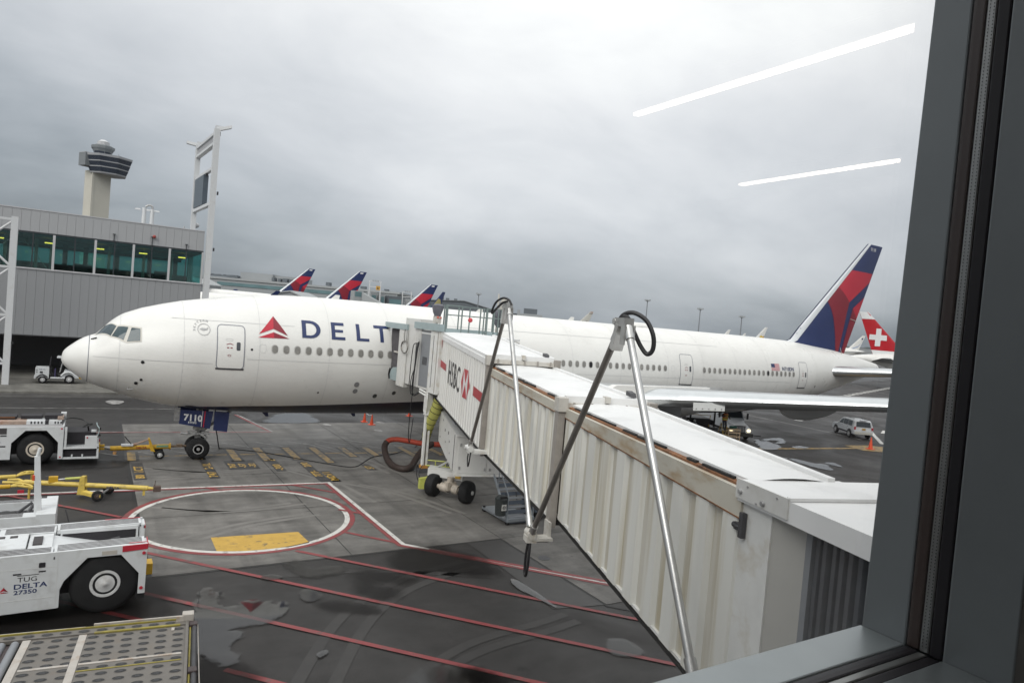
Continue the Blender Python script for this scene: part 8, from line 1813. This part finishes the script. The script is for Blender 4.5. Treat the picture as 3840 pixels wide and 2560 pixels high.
def worker():
    """figure in a hi-vis vest standing on the ladder, back to the camera"""
    t = thing('person', 'worker in an orange and lime hi-vis vest standing on the yellow ladder', 'person', (44.95, .62, .70), R(160))
    J = {'pelvis': ((0, 0, .95), .15), 'belly': ((0, .02, 1.12), .145), 'chest': ((0, .06, 1.32), .165), 'neck': ((0, .08, 1.52), .065), 'head': ((0, .10, 1.66), .10), 'top': ((0, .10, 1.78), .075),
         'hl': ((-.11, 0, .88), .10), 'kl': ((-.12, .06, .48), .075), 'al': ((-.12, -.02, .08), .05), 'tl': ((-.12, .14, .04), .045), 'hr': ((.11, 0, .88), .10), 'kr': ((.12, .16, .52), .075), 'ar': ((.12, .10, .28), .05), 'tr': ((.12, .26, .25), .045),
         'sl': ((-.20, .06, 1.42), .075), 'el': ((-.30, .16, 1.18), .05), 'wl': ((-.22, .40, 1.12), .038), 'ml': ((-.19, .49, 1.12), .04), 'sr': ((.20, .06, 1.42), .075), 'er': ((.32, .20, 1.22), .05), 'wr': ((.22, .44, 1.30), .038), 'mr': ((.19, .53, 1.33), .04)}
    E = [('pelvis', 'belly'), ('belly', 'chest'), ('chest', 'neck'), ('neck', 'head'), ('head', 'top'), ('pelvis', 'hl'), ('hl', 'kl'), ('kl', 'al'), ('al', 'tl'), ('pelvis', 'hr'), ('hr', 'kr'), ('kr', 'ar'), ('ar', 'tr'), ('chest', 'sl'), ('sl', 'el'), ('el', 'wl'), ('wl', 'ml'), ('chest', 'sr'), ('sr', 'er'), ('er', 'wr'), ('wr', 'mr')]
    K = list(J); me = bpy.data.meshes.new('body'); me.from_pydata([J[k][0] for k in K], [(K.index(a), K.index(b)) for a, b in E], [])
    o = bpy.data.objects.new('body', me); COL.objects.link(o); o.parent = t
    m = o.modifiers.new('skin', 'SKIN'); m.use_smooth_shade = True
    for i, k in enumerate(K): me.skin_vertices[0].data[i].radius = (J[k][1], J[k][1])
    me.skin_vertices[0].data[0].use_root = True
    s = o.modifiers.new('sub', 'SUBSURF'); s.levels = 1; s.render_levels = 2
    me.materials.append(mat('work_trousers_navy', (.03, .035, .05), .8))
    V = mat('vest_orange', (.58, .16, .04), .6); Lm = mat('vest_lime', (.50, .60, .08), .5); S = mat('skin_tone', (.30, .19, .14), .6)
    rows = lambda zs: [[(r*1.12*math.cos(2*math.pi*j/14), .05+r*.85*math.sin(2*math.pi*j/14), z) for j in range(14)] for z, r in zs]
    v = MB().grid(rows([(.92, .20), (1.05, .205), (1.2, .21), (1.38, .225), (1.47, .19), (1.50, .10)]), wrap=True).obj('vest', V, t)
    MB().grid(rows([(.98, .212), (1.08, .216)]), wrap=True).grid(rows([(1.20, .222), (1.28, .228)]), wrap=True).obj('reflective_band', Lm, v)
    for sx in (-1, 1): MB().tube([(sx*.10, -.15, 1.0), (sx*.10, -.15, 1.36), (sx*.11, .02, 1.50), (sx*.10, .24, 1.36)], .028, 6).obj('reflective_strap', Lm, v)
    MB().ball((0, .10, 1.70), .112, n=14, m=10, sq=(.88, 1, 1.15)).obj('head', S, t); MB().ball((0, .09, 1.75), .118, n=14, m=8, sq=(.92, 1.03, .85)).obj('cap', mat_get('work_trousers_navy'), t)
    MB().ball((0, .215, 1.68), .022, n=6, m=4).obj('nose', S, t)
    for sx in (-1, 1):
        MB().ball((sx*.1, .10, 1.69), .026, n=6, m=4, sq=(.5, 1, 1.3)).obj('ear', S, t)
        wz = 1.12 if sx < 0 else 1.32
        for k in range(4): MB().tube([(sx*.19-.03+.02*k, .50, wz), (sx*.19-.03+.02*k, .56, wz+.005), (sx*.19-.03+.02*k, .59-.004*abs(k-1), wz-.025)], .010, 5).obj('finger', S, t)
        MB().tube([(sx*.19-sx*.035, .47, wz), (sx*.19-sx*.06, .52, wz-.01)], .011, 5).obj('thumb', S, t)
worker()
